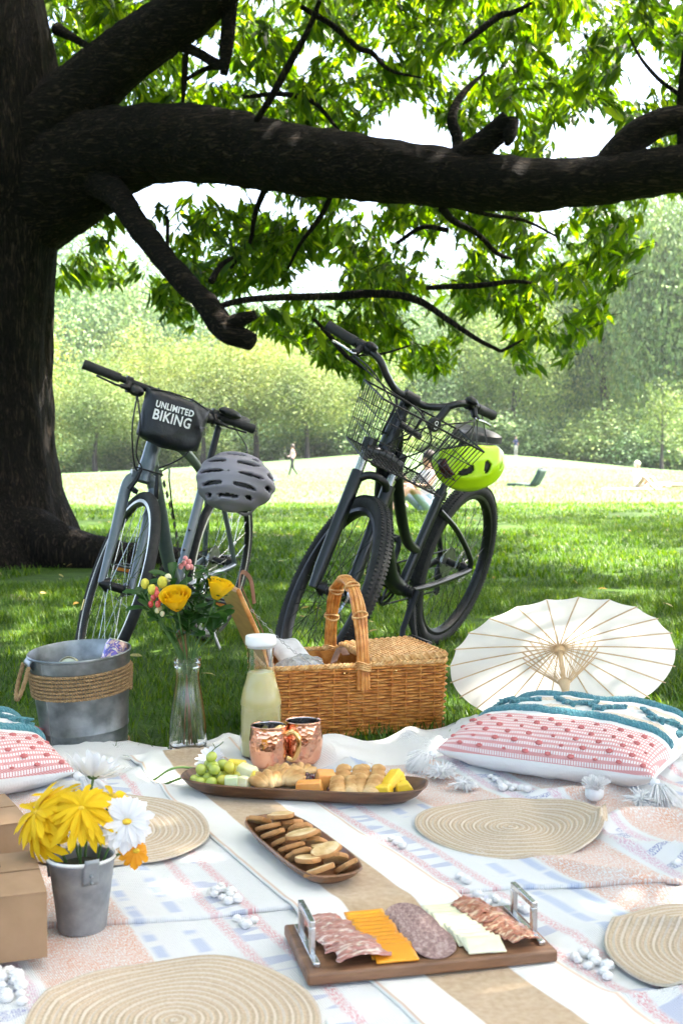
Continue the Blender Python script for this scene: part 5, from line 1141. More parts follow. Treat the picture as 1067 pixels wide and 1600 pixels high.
# bouquet stems and flowers
VB = Vector((vp.x, vp.y, vz))
ROSE = leaf_mat('yellow_rose_petal', (.87, .56, .010), (.88, .62, .018), (.90, .70, .04), .35, .5, glow=1.1)
def stem_path(p, foot): 
    neck = VB + Vector(((p.x - VB.x) * .15, (p.y - VB.y) * .15, .22)); f = VB + Vector((foot[0], foot[1], .016)); return bez([f, neck, (neck + p) / 2 + Vector((0, 0, .004)), p], 6)
def flower_thing(name, label, p, foot, r=.0026, cat='flower', m_=None):
    t = thing(name, label, cat, Matrix.Translation(VB), 'stems in the glass vase'); mb = MB(); mb.tube([q - VB for q in stem_path(p, foot)], r, 8); obj('stem', mb, m_ or STEM, t); return t
def rose(label, p, nrm, foot, s=1.0, seed=0):
    t = flower_thing('yellow_rose', label, p, foot); r = random.Random(seed); Mh = Matrix.Translation(-VB) @ basis_z(p, nrm, (1, .2, 0))
    def pet(R, h, open_, width):
        mb = MB()
        def f(u, v):
            a = (u - .5) * width; rr = R * (.35 + .65 * math.sin(min(1, v * 1.25) * PI / 2)) + open_ * v ** 4 * R; w = 1 - .10 * abs(u - .5) ** 2
            return Vector((rr * math.cos(a), rr * math.sin(a), h * (v * w) - .08 * h * v * (2 * (u - .5)) ** 4 + .03 * h * math.sin(u * 9 + R * 900)))
        mb.grid(f, 10, 8); return mesh_of('petal', mb, ROSE, sharp=0)
    k = 0
    for (R, h, op, wd, n) in ((.006, .036, -.2, 3.4, 3), (.010, .038, -.1, 2.6, 4), (.0145, .038, .05, 2.3, 5), (.0185, .037, .18, 2.1, 5), (.0205, .034, .42, 2.0, 4)):
        me = pet(R * s, h * s, op, wd)
        for i in range(n):
            o = obj('petal', me, None, t, M=Mh @ Matrix.Rotation(2 * PI * i / n + k * .7 + r.gauss(0, .12), 4, 'Z') @ Matrix.Rotation(r.gauss(0, .04), 4, 'Y'))
        k += 1
    for i in range(4): obj('sepal', petal_mesh(.026, .009, LEAFG, .1, .9), None, t, M=Mh @ Matrix.Rotation(i * 1.57, 4, 'Z') @ Matrix.Translation((.002, 0, .002)))
    return t
vd = vp.y
rose('open yellow rose at the front of the vase bouquet', D(278, 952, vd - .04), (-.05, -.5, .85), (.012, .01), 1.4, 1)
rose('yellow rose bud at the right of the vase bouquet', D(337, 935, vd), (.35, -.12, .9), (-.02, .01), 1.3, 2)
BERR = pm('red_berry', (.62, .05, .05), (.75, .13, .10), 60, .3, coat=.3); BERP = pm('pink_berry', (.68, .20, .20), (.78, .32, .30), 60, .35); BERY = pm('yellow_bud', (.55, .50, .04), (.75, .66, .08), 90, .6, bs=.5, bscale=200); BERC = pm('cream_bud', (.7, .62, .35), (.8, .74, .5), 90, .6)
def sprig(label, pts, foot, mat, r, name='berry_sprig'):
    P = [D(x, y, vd + d) for (x, y, d) in pts]; c = sum(P, Vector()) / len(P) - Vector((0, 0, .03)); t = flower_thing(name, label, c, foot, .0018)
    for p in P:
        mb = MB(); mb.tube([c - VB, p - VB], .001, 5); obj('twig', mb, STEM, t)
        mb = MB(); mb.blob(p - VB, (r, r, r * 1.25), 12, 8); obj('berry', mb, mat, t)
    return t
sprig('red berries low at the left of the bouquet', [(246, 928, -.03), (240, 934, -.02), (252, 936, -.03), (236, 944, -.02), (247, 944, -.035), (244, 922, -.02)], (.02, .0), BERR, .0072)
sprig('pink berries at the very top of the bouquet', [(288, 880, .02), (296, 878, .03), (294, 886, .02), (283, 885, .02), (299, 886, .03), (290, 873, .03)], (0, -.02), BERP, .0064)
sprig('round yellow buds at the upper left of the bouquet', [(227, 912, .0), (238, 921, -.02)], (.018, -.01), BERY, .011, 'bud_sprig')
sprig('yellow button flower above the open rose', [(254, 910, -.01)], (.01, .015), BERY, .0125, 'bud_sprig')
sprig('cream buds under the red berries', [(246, 954, -.03), (254, 959, -.03), (250, 950, -.02)], (.022, .008), BERC, .006, 'bud_sprig')
sprig('pale bud beside the yellow button flower', [(263, 903, .0)], (.012, .012), BERC, .009, 'bud_sprig')
r2 = random.Random(8)
for (label, px, py, dd, foot, n, L_, W_) in (('leafy stem leaning left out of the vase', 222, 925, 0, (.024, 0), 12, .06, .024), ('leafy stem rising straight from the vase', 270, 905, .03, (.0, .02), 16, .062, .024), ('narrow leaved stem in the middle of the bouquet', 312, 915, .03, (-.01, -.01), 30, .045, .011), ('leafy stem behind the right rose', 345, 915, .03, (-.02, .0), 12, .055, .024), ('leafy stem low in the middle of the bouquet', 297, 958, -.02, (-.005, .02), 14, .06, .03), ('leafy stem low under the right rose', 348, 970, .0, (-.024, -.005), 9, .055, .03), ('leafy stem low under the red berries', 272, 985, -.01, (.02, -.014), 6, .045, .022), ('narrow leaved stem at the upper right of the bouquet', 328, 900, .02, (-.015, .012), 28, .045, .011)):
    p = D(px, py, vd + dd); t = flower_thing('leafy_stem', label, p, foot, .0017, 'foliage')
    path = stem_path(p, foot); me = [petal_mesh(L_ * q, W_, LEAFG, .35, .5) for q in (1, .85)]
    for i in range(n):
        q = path[-1 - int(i * 7 / n)]; a = r2.uniform(0, 6.28)
        o = obj('leaf', me[i % 2], None, t); o.matrix_local = Matrix.Translation(-VB) @ basis(q + Vector((r2.gauss(0, .004), r2.gauss(0, .004), r2.gauss(0, .006))), (math.cos(a), math.sin(a) * .8, r2.uniform(-.1, 1.0)), (0, -.4, 1))
TWIGM = pm('brown_stem', (.16, .085, .035), (.24, .13, .06), 60, .7)
for i, (px, py, f) in enumerate(((280, 985, (.006, -.012)), (284, 980, (.0, -.014)), (289, 985, (-.008, -.012)), (276, 990, (.012, -.01)))):
    flower_thing('woody_stem', '%s bare brown stem from the left in the neck of the vase' % ('second', 'third', 'fourth', 'first')[i], D(px, py, vd - .02), f, .0019, 'stem', TWIGM)

# carafe of lemonade
cp = G(408, 1188, .02); cz = ztop(cp.x, cp.y)
car = thing('lemonade_carafe', 'glass carafe of cloudy lemonade with a white lid', 'carafe', at((cp.x, cp.y, cz)))
out = interp_prof([(.0495, .006), (.051, .03), (.052, .08), (.051, .13), (.045, .165), (.0375, .19), (.0325, .215), (.031, .24), (.0325, .265), (.0345, .279)], 5)
inn = [(max(0, r - .0022), z + (.002 if z < .02 else 0)) for r, z in out][::-1]
mb = MB(); mb.lathe([(0, 0), (.046, 0)] + out + inn + [(0, .007)], 56); obj('glass_body', mb, GLASS, car)
m, nt, N, L, b = new_mat('cloudy_lemonade'); setp(b, Roughness=.25, Subsurface_Weight=.6, Subsurface_Scale=.02); b.inputs['Base Color'].default_value = (.80, .71, .33, 1); b.inputs['Subsurface Radius'].default_value = (1, .9, .4); LEMON = m
liq = [(max(0, r - .0024), z + .0025) for r, z in out if z < .214]; mb = MB(); mb.lathe([(0, .0095)] + liq + [(0, liq[-1][1])], 48); obj('lemonade', mb, LEMON, car)
LIDW = pm('white_lid', (.80, .80, .79), (.84, .84, .83), 20, .45, sss=.2)
mb = MB(); mb.lathe([(0, .272), (.0325, .272), (.0325, .2795), (.0375, .2795), (.0385, .284), (.0375, .300), (.036, .302), (0, .302)], 40); obj('lid', mb, LIDW, car)

m, nt, N, L, b = new_mat('hammered_copper'); v = tc(nt)
vo = N.new('ShaderNodeTexVoronoi'); vo.inputs['Scale'].default_value = 105; L.new(v, vo.inputs['Vector']); L.new(ramp(nt, tex_noise(nt, v, 30, 3), [(.3, (.83, .40, .26)), (.7, (.90, .50, .34))]), b.inputs['Base Color']); setp(b, Metallic=1.0, Roughness=.17); bump(nt, b, vo.outputs['Distance'], .32, .003); COPPER = m
BRASS = pm('polished_brass', (.82, .52, .20), (.88, .58, .25), 30, .14, 1.0)
def mug(px, py, label, hang):
    p = G(px, py, .025); t = thing('copper_mug', label, 'mug', at((p.x, p.y, ztop(p.x, p.y) + .001), hang), 'hammered copper mugs')
    o_ = interp_prof([(.034, .003), (.0405, .012), (.0455, .035), (.0472, .055), (.0455, .078), (.0425, .098)], 5)
    mb = MB(); mb.lathe([(0, 0), (.032, 0)] + o_ + [(.0435, .101), (.0425, .103), (.0412, .1015)], 56); obj('body', mb, COPPER, t)
    mb = MB(); mb.lathe([(.0412, .1012)] + [(r - .0018, z + .001) for r, z in o_[::-1]] + [(0, .006)], 48); obj('steel_lining', mb, STEEL, t)
    mb = MB(); mb.tube(bez([(.044, 0, .082), (.056, 0, .088), (.070, 0, .080), (.075, 0, .06), (.070, 0, .038), (.060, 0, .022), (.046, 0, .024)], 6), .0048, 10, squash=1.3); obj('handle', mb, BRASS, t)
    return t
mug(420, 1199, 'copper mug on the left, nearer the camera', rad(-14)); mug(474, 1193, 'copper mug on the right, its bowl behind the brass handles', rad(195))

# ------------------------------------------------------------------ wicker picnic basket
WICK = pm('wicker_cane', (.42, .13, .018), (.58, .225, .04), 45, .42, bs=.25, bscale=160, c3=(.68, .32, .08), coat=.25)
WICKL = pm('pale_wicker', (.50, .23, .065), (.64, .36, .13), 45, .5, bs=.25, bscale=160, c3=(.74, .48, .22))
CORKB = pm('varnished_board', (.40, .18, .05), (.52, .26, .09), 9, .4, stretch=(6, 1, 1), coat=.3)
LEATH = pm('brown_leather', (.20, .095, .06), (.28, .14, .09), 40, .5, bs=.3, bscale=120)
p0 = G(428, 1160, 0); p1 = G(697, 1141, 0); ba = math.atan2(p1.y - p0.y, p1.x - p0.x); bl_ = math.hypot(p1.x - p0.x, p1.y - p0.y)
BX, BY, BH = bl_, .30, .198; cx, sx_ = math.cos(ba), math.sin(ba)
bc3 = Vector((p0.x + cx * BX / 2 - sx_ * BY / 2, p0.y + sx_ * BX / 2 + cx * BY / 2, .002))
bas = thing('picnic_basket', 'honey coloured wicker hamper with a tall handle and one lid open', 'basket', at(bc3, ba))
def perim(t):
    per = 2 * (BX + BY); d = (t % 1) * per; hx, hyy = BX / 2, BY / 2; r = .03
    if d < BX: p, nn = Vector((-hx + d, -hyy)), Vector((0, -1))
    elif d < BX + BY: p, nn = Vector((hx, -hyy + d - BX)), Vector((1, 0))
    elif d < 2 * BX + BY: p, nn = Vector((hx - (d - BX - BY), hyy)), Vector((0, 1))
    else: p, nn = Vector((-hx, hyy - (d - 2 * BX - BY))), Vector((-1, 0))
    cxr, cyr = max(-hx + r, min(hx - r, p.x)), max(-hyy + r, min(hyy - r, p.y)); dv = p - Vector((cxr, cyr))
    if abs(p.x) > hx - r and abs(p.y) > hyy - r: 
        dv = dv.normalized(); p = Vector((cxr, cyr)) + dv * r; nn = dv
    return p, nn
NST = 38; rows_n = 22; wv_ = MB()
for rrow in range(rows_n):
    z = .012 + (BH - .022) * rrow / (rows_n - 1); npt = NST * 6; pts = []
    for i in range(npt):
        t_ = i / npt; p, nn = perim(t_); o_ = .0058 * math.cos(PI * NST * t_ + PI * rrow); fl = .012 * (z / BH - .5)
        q = p * (1 + .0) + nn * (o_ + fl + .001 * nz(i * .2, rrow)); pts.append((q.x, q.y, z + .0012 * nz(i * .15, rrow, 3)))
    wv_.tube(pts, .0052, 6, closed=True, squash=.62)
obj('woven_wall', wv_, WICK, bas, kind='stuff')
stk_ = MB()
for i in range(NST):
    p, nn = perim((i + .0) / NST); stk_.tube([(p.x - nn.x * .006, p.y - nn.y * .006, .004), (p.x + nn.x * .006, p.y + nn.y * .006, BH)], .003, 6)
obj('stakes', stk_, WICK, bas, kind='stuff')
inn_ = MB()
inn_.grid(lambda u, v: Vector((*(perim(u)[0] - perim(u)[1] * .009), .01 + (BH - .014) * v)), 80, 1, wrapu=True, flip=True); LINING = pm('checked_lining', (.55, .53, .50), (.65, .62, .58), 12, .9); obj('lining', inn_, WICK, bas)
fl_ = MB(); fl_.box((0, 0, .008), (BX - .02, BY - .02, .008)); obj('floor_board', fl_, WICK, bas)
for (zz_, r_, nm) in ((BH, .0062, 'rim'), (.006, .006, 'foot_braid')):
    mb = MB()
    for s in range(3):
        pts = []
        for i in range(240):
            p, nn = perim(i / 240); ph = 2 * PI * (48 * i / 240 + s / 3); f_ = .006 if nm == 'rim' else -.006; q = p + nn * (f_ + r_ * .75 * math.cos(ph)); pts.append((q.x, q.y, zz_ + r_ * .75 * math.sin(ph)))
        mb.tube(pts, r_ * .62, 6, closed=True)
    obj(nm, mb, WICKL if nm == 'rim' else WICK, bas)
def lid_panel(name, M, lx, ly, parent, mat=WICKL):
    mb = MB(); n = 22
    for i in range(n):
        y = -ly / 2 + ly * (i + .5) / n; mb.tube([(-lx / 2 + lx * k / 36, y, .0035 * math.cos(PI * (k / 2.0) + PI * i)) for k in range(37)], .0062, 6, squash=.7)
    o = obj(name, mb, mat, parent, M=M, kind='stuff'); fr_ = MB()
    fr_.tube([(-lx / 2, -ly / 2, 0), (lx / 2, -ly / 2, 0), (lx / 2, ly / 2, 0), (-lx / 2, ly / 2, 0)], .0075, 8, closed=True)
    for s in range(2):
        pts = []; cn = [(-lx / 2, -ly / 2), (lx / 2, -ly / 2), (lx / 2, ly / 2), (-lx / 2, ly / 2)]
        for e_ in range(4):
            a_, b2 = Vector(cn[e_]), Vector(cn[(e_ + 1) % 4])
            for i in range(40):
                q = a_.lerp(b2, i / 40); ph = i * .9 + s * PI; pts.append((q.x + .003 * math.cos(ph), q.y + .003 * math.cos(ph), .008 * math.sin(ph)))
        fr_.tube(pts, .0035, 6, closed=True)
    obj('lid_rim', fr_, mat, o); return o
hl = BX * .43
lid_panel('lid', Matrix.Translation((BX / 2 - hl / 2 - .004, .0, BH + .014)) @ Matrix.Rotation(rad(-2.0), 4, 'Y'), hl, BY + .008, bas)
Mo = Matrix.Translation((-BX / 2 - .008, 0, BH + .006)) @ Matrix.Rotation(rad(-(180 - 66)), 4, 'Y')
Mo = Matrix.Translation((-BX / 2 + .0, 0, BH + .004)) @ Matrix.Rotation(rad(24), 4, 'Y').inverted() @ Matrix.Rotation(rad(90), 4, 'Y').inverted() @ Matrix.Translation((.118, 0, 0))
ib = MB(); ib.box((0, 0, 0), (.225, BY - .03, .014)); ol = obj('open_lid', ib, CORKB, bas, M=Mo); md = ol.modifiers.new('b', 'BEVEL'); md.width = .004; md.segments = 2
rr_ = MB(); rr_.tube([(-.113, -BY / 2 + .012, 0), (.113, -BY / 2 + .012, 0), (.113, BY / 2 - .012, 0), (-.113, BY / 2 - .012, 0)], .0062, 8, closed=True); obj('lid_rim', rr_, WICK, ol)
ls_ = MB(); 
for y in (-.09, .09): ls_.tube(bez([(-.1, y, -.017), (-.02, y, -.022), (.06, y, -.019), (.11, y, -.02)], 4), .006, 6, squash=.3)
ls_.tube(bez([(.1, -.05, -.016), (.135, -.03, -.045), (.10, .0, -.065), (.03, .02, -.05)], 5), .007, 6, squash=.3); obj('strap', ls_, LEATH, ol)
ch_ = MB(); cA = Mo @ Vector((.05, -BY / 2 + .02, -.012)); cB = Vector((-BX / 2 + .11, -BY / 2 + .02, BH + .006))
cA2 = Mo @ Vector((.03, BY / 2 - .03, -.012))
for i in range(20):
    t_ = (i + .5) / 20; p = cA.lerp(cB, t_) - Vector((0, 0, .012 * math.sin(PI * t_))); d_ = (cB - cA).normalized(); s_ = Vector((0, 1, 0)) if i % 2 else d_.cross(Vector((0, 1, 0)))
    ch_.tube([p + d_ * .0055 * math.cos(a) + s_ * .003 * math.sin(a) for a in np.linspace(0, 2 * PI, 8, endpoint=False)], .0009, 5, closed=True)
obj('lid_chain', ch_, ALLOY, bas)
# handle: cane bundle arched front to back
hd_ = []
for i in range(41):
    a = PI * i / 40; y = -(BY / 2 + .010) * math.cos(a) * (1 if abs(math.cos(a)) < 1 else 1); z = BH * .35 * 0 + .10 + .32 * math.sin(a) ** .62; hd_.append(Vector((.0, y, z)))
hd_ = [Vector((0, -BY / 2 - .012, .13))] + [p for p in hd_ if p.z > .2] + [Vector((0, BY / 2 + .012, .13))]
hn = MB()
for j, (ox, on) in enumerate(((-.014, 0), (-.0048, .003), (.0048, .003), (.014, 0))):
    pts = []
    for i, p in enumerate(hd_):
        cN = (p - Vector((0, 0, .22))).normalized(); pts.append(p + Vector((ox + .0015 * math.sin(i * .6 + j), 0, 0)) + cN * on)
    hn.tube(pts, .0058, 8)
obj('handle', hn, WICK, bas)
hw = MB()
for i0 in (7, 14, 20, 27, 33):
    if i0 >= len(hd_): continue
    p = hd_[min(i0, len(hd_) - 2)]; d_ = (hd_[min(i0 + 1, len(hd_) - 1)] - hd_[i0 - 1]).normalized(); e_ = Vector((1, 0, 0)); n_ = d_.cross(e_)
    for s in (-1, 1): hw.tube([p + d_ * .006 * math.sin(s * a + .3) * 1.6 + e_ * .0215 * math.cos(a) + n_ * .0105 * math.sin(a) for a in np.linspace(0, 2 * PI, 24, endpoint=False)], .003, 6, closed=True)
for s in (-1, 1): 
    for q in range(4): hw.tube([Vector((.021 * math.cos(a), s * (BY / 2 + .012) + .012 * math.sin(a), BH - .012 + .006 * q + .004 * math.sin(2 * a))) for a in np.linspace(0, 2 * PI, 20, endpoint=False)], .0028, 6, closed=True)
obj('handle_binding', hw, WICKL, bas, kind='stuff')
for x in (-.055, .095):
    for y in (-1,):
        mb = MB(); mb.blob((x, y * (BY / 2 + .012), BH - .02), .0045, 10, 6); obj('stud', mb, BRASS, bas)
mb = MB(); mb.tube(bez([(-.03, -BY / 2 + .05, BH + .02), (-.035, -.06, BH + .035), (-.06, -.09, BH + .01), (-.075, -.13, BH + .006)], 5), .011, 8, squash=.18); obj('closing_strap', mb, LEATH, bas)
PLAST = pm('clear_bag_plastic', (.55, .56, .58), (.80, .80, .80), 30, .18, bs=.8, bscale=22, bdist=.02, trans=.35); NAVY = pm('pale_napkin', (.60, .60, .62), (.72, .72, .74), 30, .8)
bi = bas.matrix_world
mb = MB(); mb.blob((0, 0, 0), (.085, .10, .06), 28, 16, fn=lambda u: 1 + .16 * nz(u.x * 3, u.y * 3, u.z * 3) + .06 * nz(u.x * 9, u.y * 9, u.z * 9)); obj('plastic_bag', mb, PLAST, label='crumpled clear plastic bag packed inside the open hamper', cat='bag', M=bi @ Matrix.Translation((-.135, -.01, BH - .052)))
mb = MB(); mb.grid(lambda u, v: Vector(((u - .5) * .10, (v - .5) * .20, .006 * math.sin(u * 9) + .02 * math.sin(PI * u))), 14, 10); o = obj('napkin', mb, NAVY, label='pale grey napkin tucked inside the open hamper', cat='napkin', M=bi @ Matrix.Translation((-.145, .06, BH + .0)) @ Matrix.Rotation(.2, 4, 'X')); md = o.modifiers.new('s', 'SOLIDIFY'); md.thickness = .01

# ------------------------------------------------------------------ paper parasol
m, nt, N, L, b = new_mat('parasol_paper'); v = tc(nt)
L.new(ramp(nt, tex_noise(nt, v, 14, 5), [(.3, (.84, .83, .81)), (.7, (.88, .87, .85))]), b.inputs['Base Color']); setp(b, Roughness=.75); b.inputs['Specular IOR Level'].default_value = .2
tr = N.new('ShaderNodeBsdfTranslucent'); tr.inputs[0].default_value = (.86, .84, .79, 1); mx = N.new('ShaderNodeMixShader'); mx.inputs[0].default_value = .5; L.new(b.outputs[0], mx.inputs[1]); L.new(tr.outputs[0], mx.inputs[2]); L.new(mx.outputs[0], N['Material Output'].inputs[0]); bump(nt, b, tex_noise(nt, v, 60, 4), .25, .002); PAPER = m
BAMB = pm('bamboo', (.52, .36, .20), (.64, .47, .28), 30, .5, stretch=(1, 1, .1))
PR = .308; pc = D(873, 1012, 3.30); NRB = 24
axv = Vector((.0, -math.cos(rad(46)), -math.sin(rad(46))))      # from the crown towards the hand
PM_ = basis_z(pc, -axv, (1, 0, 0))                              # local z up through the crown
par = thing('paper_parasol', 'open white paper parasol with bamboo ribs lying behind the pillow', 'parasol', PM_)
def dome(r): return -.20 * PR * (r / PR) ** 1.35
cm = MB(); nr, na = 14, NRB * 6
def cano(u, v):
    a = 2 * PI * u; q = (u * NRB) % 1; f_ = abs(q - .5) * 2; r = PR * max(.02, v) * (1 - (.004 + .008 * (.5 + .5 * math.sin(37 * u))) * (1 - f_ ** 2) * sstep(.7, 1, v)); return Vector((r * math.cos(a), r * math.sin(a), dome(r) + .004 - .010 * (1 - f_ ** 2) * v * .6))
cm.grid(cano, na, nr, wrapu=True); obj('canopy', cm, PAPER, par, sharp=0)
rb_ = MB(); rb_.tube([(PR * t_ * 1.018, 0, dome(PR * t_) - .0015) for t_ in np.linspace(.05, 1, 9)], [.0019] * 8 + [.0016], 6); rme = mesh_of('rib', rb_, BAMB)
sb_ = MB(); sb_.tube([(.016, 0, -.115), (PR * .34, 0, dome(PR * .34) - .003)], .0011, 5); sb_.tube([(.016, .005, -.115), (PR * .34, .004, dome(PR * .34) - .003)], .0011, 5); sme = mesh_of('strut', sb_, BAMB)
for i in range(NRB):
    M_ = Matrix.Rotation(2 * PI * i / NRB, 4, 'Z'); obj('rib', rme, None, par, M=M_); obj('strut', sme, None, par, M=M_)
mb = MB(); mb.tube([(0, 0, .02), (0, 0, -.40)], .0068, 12); obj('pole', mb, BAMB, par)
mb = MB(); mb.lathe([(.007, -.02), (.015, -.018), (.016, .0), (.009, .010), (0, .012)], 24); obj('crown_hub', mb, BAMB, par)
mb = MB(); mb.lathe([(.007, -.145), (.010, -.142), (.013, -.128), (.0165, -.118), (.0165, -.110), (.010, -.106), (.007, -.1)], 24); obj('runner_hub', mb, BAMB, par)

# ------------------------------------------------------------------ pillows
m, nt, N, L, b = new_mat('pillow_cover'); t = N.new('ShaderNodeTexCoord'); sx = N.new('ShaderNodeSeparateXYZ'); L.new(t.outputs['Object'], sx.inputs[0]); X_, Y_, Z_ = sx.outputs
def brange(k, a, b_):
    g1 = math_n(nt, 'GREATER_THAN', k, a); return math_n(nt, 'MULTIPLY', g1, math_n(nt, 'LESS_THAN', k, b_))
yy = math_n(nt, 'ADD', Y_, math_n(nt, 'MULTIPLY', math_n(nt, 'MAXIMUM', math_n(nt, 'SUBTRACT', .0, Z_), -.06), -.9)) if False else math_n(nt, 'ADD', Y_, math_n(nt, 'MULTIPLY', math_n(nt, 'SUBTRACT', Z_, .085), .75))
rowf = math_n(nt, 'FRACT', math_n(nt, 'MULTIPLY', yy, 62)); colf = math_n(nt, 'FRACT', math_n(nt, 'MULTIPLY', X_, 165))
lad = math_n(nt, 'MULTIPLY', math_n(nt, 'LESS_THAN', rowf, .52), math_n(nt, 'GREATER_THAN', colf, .38))
wv1 = math_n(nt, 'GREATER_THAN', math_n(nt, 'SINE', math_n(nt, 'ADD', math_n(nt, 'MULTIPLY', X_, 900), math_n(nt, 'MULTIPLY', yy, 1500))), .0)
pink = mixc(nt, wv1, (.70, .40, .38), (.66, .26, .26)); pk = mixc(nt, lad, pink, (.82, .76, .74))
base = mixc(nt, brange(yy, -.30, -.075), (.80, .79, .77), pk)
tan_ = mixc(nt, math_n(nt, 'GREATER_THAN', math_n(nt, 'SINE', math_n(nt, 'ADD', math_n(nt, 'MULTIPLY', X_, 420), math_n(nt, 'MULTIPLY', yy, 700))), .1), (.78, .70, .60), (.62, .45, .29))
base = mixc(nt, brange(yy, -.005, .03), base, tan_); base = mixc(nt, brange(yy, .115, .150), base, tan_)
base = mixc(nt, math_n(nt, 'LESS_THAN', Z_, .062), base, (.80, .79, .77))
L.new(base, b.inputs['Base Color']); setp(b, Roughness=.95, Sheen_Weight=.2); b.inputs['Specular IOR Level'].default_value = .15
bump(nt, b, math_n(nt, 'ADD', math_n(nt, 'ADD', lad, wv1), math_n(nt, 'MULTIPLY', tex_noise(nt, t.outputs['Object'], 90, 3), 1.5)), .5, .003); PILL = m
TEAL = pm('teal_yarn', (.055, .22, .27), (.11, .33, .38), 120, .95, bs=1.0, bscale=260, bdist=.006, sheen=.3); CORAL = pm('coral_yarn', (.55, .13, .13), (.66, .22, .21), 120, .95, bs=.9, bscale=260, bdist=.005)
PW, PT = .255, .150
def pill_pt(a, b_, side):
    k = (max(0, 1 - abs(a) ** 3.0) * max(0, 1 - abs(b_) ** 3.0)) ** .42
    pinch = 1 - .07 * (1 - abs(a) ** 2) * 0; x = PW * a * (1 - .055 * (1 - b_ * b_) * 0 - .06 * (1 - abs(b_)) * 0); x = PW * a * (1 - .05 * (b_ ** 2 < 2) * (1 - abs(b_) ** 4) * abs(a) ** 3); y = PW * b_ * (1 - .05 * (1 - abs(a) ** 4) * abs(b_) ** 3)
    h = PT * .5 * k; z = .062 + (h * 1.12 if side > 0 else -h * .82) + .009 * nz(a * 2.3, b_ * 2.3, side) * k + .005 * nz(a * 6, b_ * 6, side) * k - .004 * (1 - abs(nz(a * 3 + 2, b_ * 5))) ** 6 * k
    return Vector((x, y, max(.001, z)))
def pillow(label, M):
    t = thing('pillow', label, 'pillow', M, 'tasselled cushions'); mb = MB(); w = lambda u: math.sin((u - .5) * PI) 
    for side in (1, -1): mb.grid(lambda u, v: pill_pt(w(u), w(v), side), 56, 56, flip=(side < 0))
    obj('cover', mb, PILL, t, sharp=0)
    def yline(y_eff, a):   # the b-parameter on top where the pattern coordinate equals y_eff
        lo_, hi_ = -1.0, .97
        for _ in range(24):
            md_ = (lo_ + hi_) / 2; p = pill_pt(a, md_, 1)
            if p.y + (p.z - .085) * .75 < y_eff: lo_ = md_
            else: hi_ = md_
        return pill_pt(a, lo_, 1)
    r = random.Random(4); dm = []
    for q in range(2):
        d_ = MB(); d_.blob((0, 0, 0), (.0085, .0072, .0038), 12, 7, fn=lambda u: 1 + .15 * nz(u.x * 3 + q, u.y * 3, u.z * 3)); dm.append(mesh_of('dot', d_, CORAL))
    for i, ye in enumerate((-.100, -.128, -.157, -.186, -.215, -.242)):
        for j in range(9):
            a = -.9 + 1.8 * (j + (.5 if i % 2 else 0)) / 8.5
            if abs(a) > .93: continue
            p = yline(ye, a)
            if p.z < .068: continue
            obj('dot', dm[(i + j) % 2], None, t, M=Matrix.Translation(p + Vector((r.gauss(0, .002), -.0008, .0008))) @ Matrix.Rotation(.5, 4, 'X') @ Matrix.Scale((.6 if (i * 3 + j) % 4 == 1 else .9) * r.uniform(.85, 1.1), 4))
    for ye in (-.040, .185):
        mb = MB(); n = 60
        for s in range(3):
            pts = []
            for i in range(n * 3 + 1):
                p = yline(ye, -.985 + 1.97 * i / (n * 3)); ph = 2 * PI * (i / 7.5 + s / 3); pts.append(p + Vector((0, .0052 * math.cos(ph), .003 + .0052 * math.sin(ph))))
            mb.tube(pts, .0062, 6)
        obj('teal_braid', mb, TEAL, t)
    for j in range(7):                       # zigzag of teal loops between the braids
        a = -.85 + 1.7 * j / 6
        for s in (-1, 1):
            mb = MB()
            for q in range(26):
                f = q / 25; p = yline(.072 + (.030 if s > 0 else -.030) * (2 * f - 1) * 1.0, max(-.97, min(.97, a + .115 * (f - .5) * 2 * 1.0)) if s > 0 else max(-.97, min(.97, a + .14 + .115 * (f - .5) * 2)))
                d_ = Vector((r.gauss(0, .006), r.gauss(0, .006), .012)); mb.tube([p - d_ * .2, p + d_ * .6, p + d_ + Vector((r.gauss(0, .005), -.006, -.003))], [.005, .006, .002], 5)
            if (j + s) % 3: obj('teal_tuft', mb, TEAL, t)
    for (a, b_, cm_) in ((-1, -1, COTTON), (1, -1, COTTON), (1, 1, CORAL), (-1, 1, CORAL)):
        tm_ = MB(); r3 = random.Random(int(a * 3 + b_ + 9)); o_ = Vector((PW * a * .99, PW * b_ * .99, .055)); out_ = Vector((a * .8, b_ * .8 - .2, -.25)).normalized()
        tm_.blob(o_ + out_ * .012, .011, 10, 8)
        for q in range(130):
            d_ = (out_ + Vector((r3.gauss(0, .32), r3.gauss(0, .32), r3.gauss(0, .22)))).normalized(); L2 = r3.uniform(.045, .065); e_ = o_ + out_ * .018 + d_ * L2; e_.z = max(.004, e_.z - .02); tm_.tube([o_ + out_ * .014, o_ + out_ * .018 + d_ * L2 * .5, e_], [.0014, .0015, .001], 4)
        obj('tassel', tm_, cm_, t)
    return t
f0 = G(682, 1212, .02); f1 = G(1008, 1258, .02); pa_ = math.atan2(f1.y - f0.y, f1.x - f0.x); mid = (f0 + f1) / 2
pcn = Vector((mid.x - math.sin(pa_) * .245, mid.y + math.cos(pa_) * .245, .020)); pcn.x += .01
pillow('white cushion with pink rows, teal braids and tassels in front of the parasol', at(pcn, pa_) @ Matrix.Rotation(rad(0), 4, 'X'))
pb_ = rad(28); pillow('white cushion with pink rows and teal braid cut by the left edge', at((-.925, 2.665, .020), pb_))
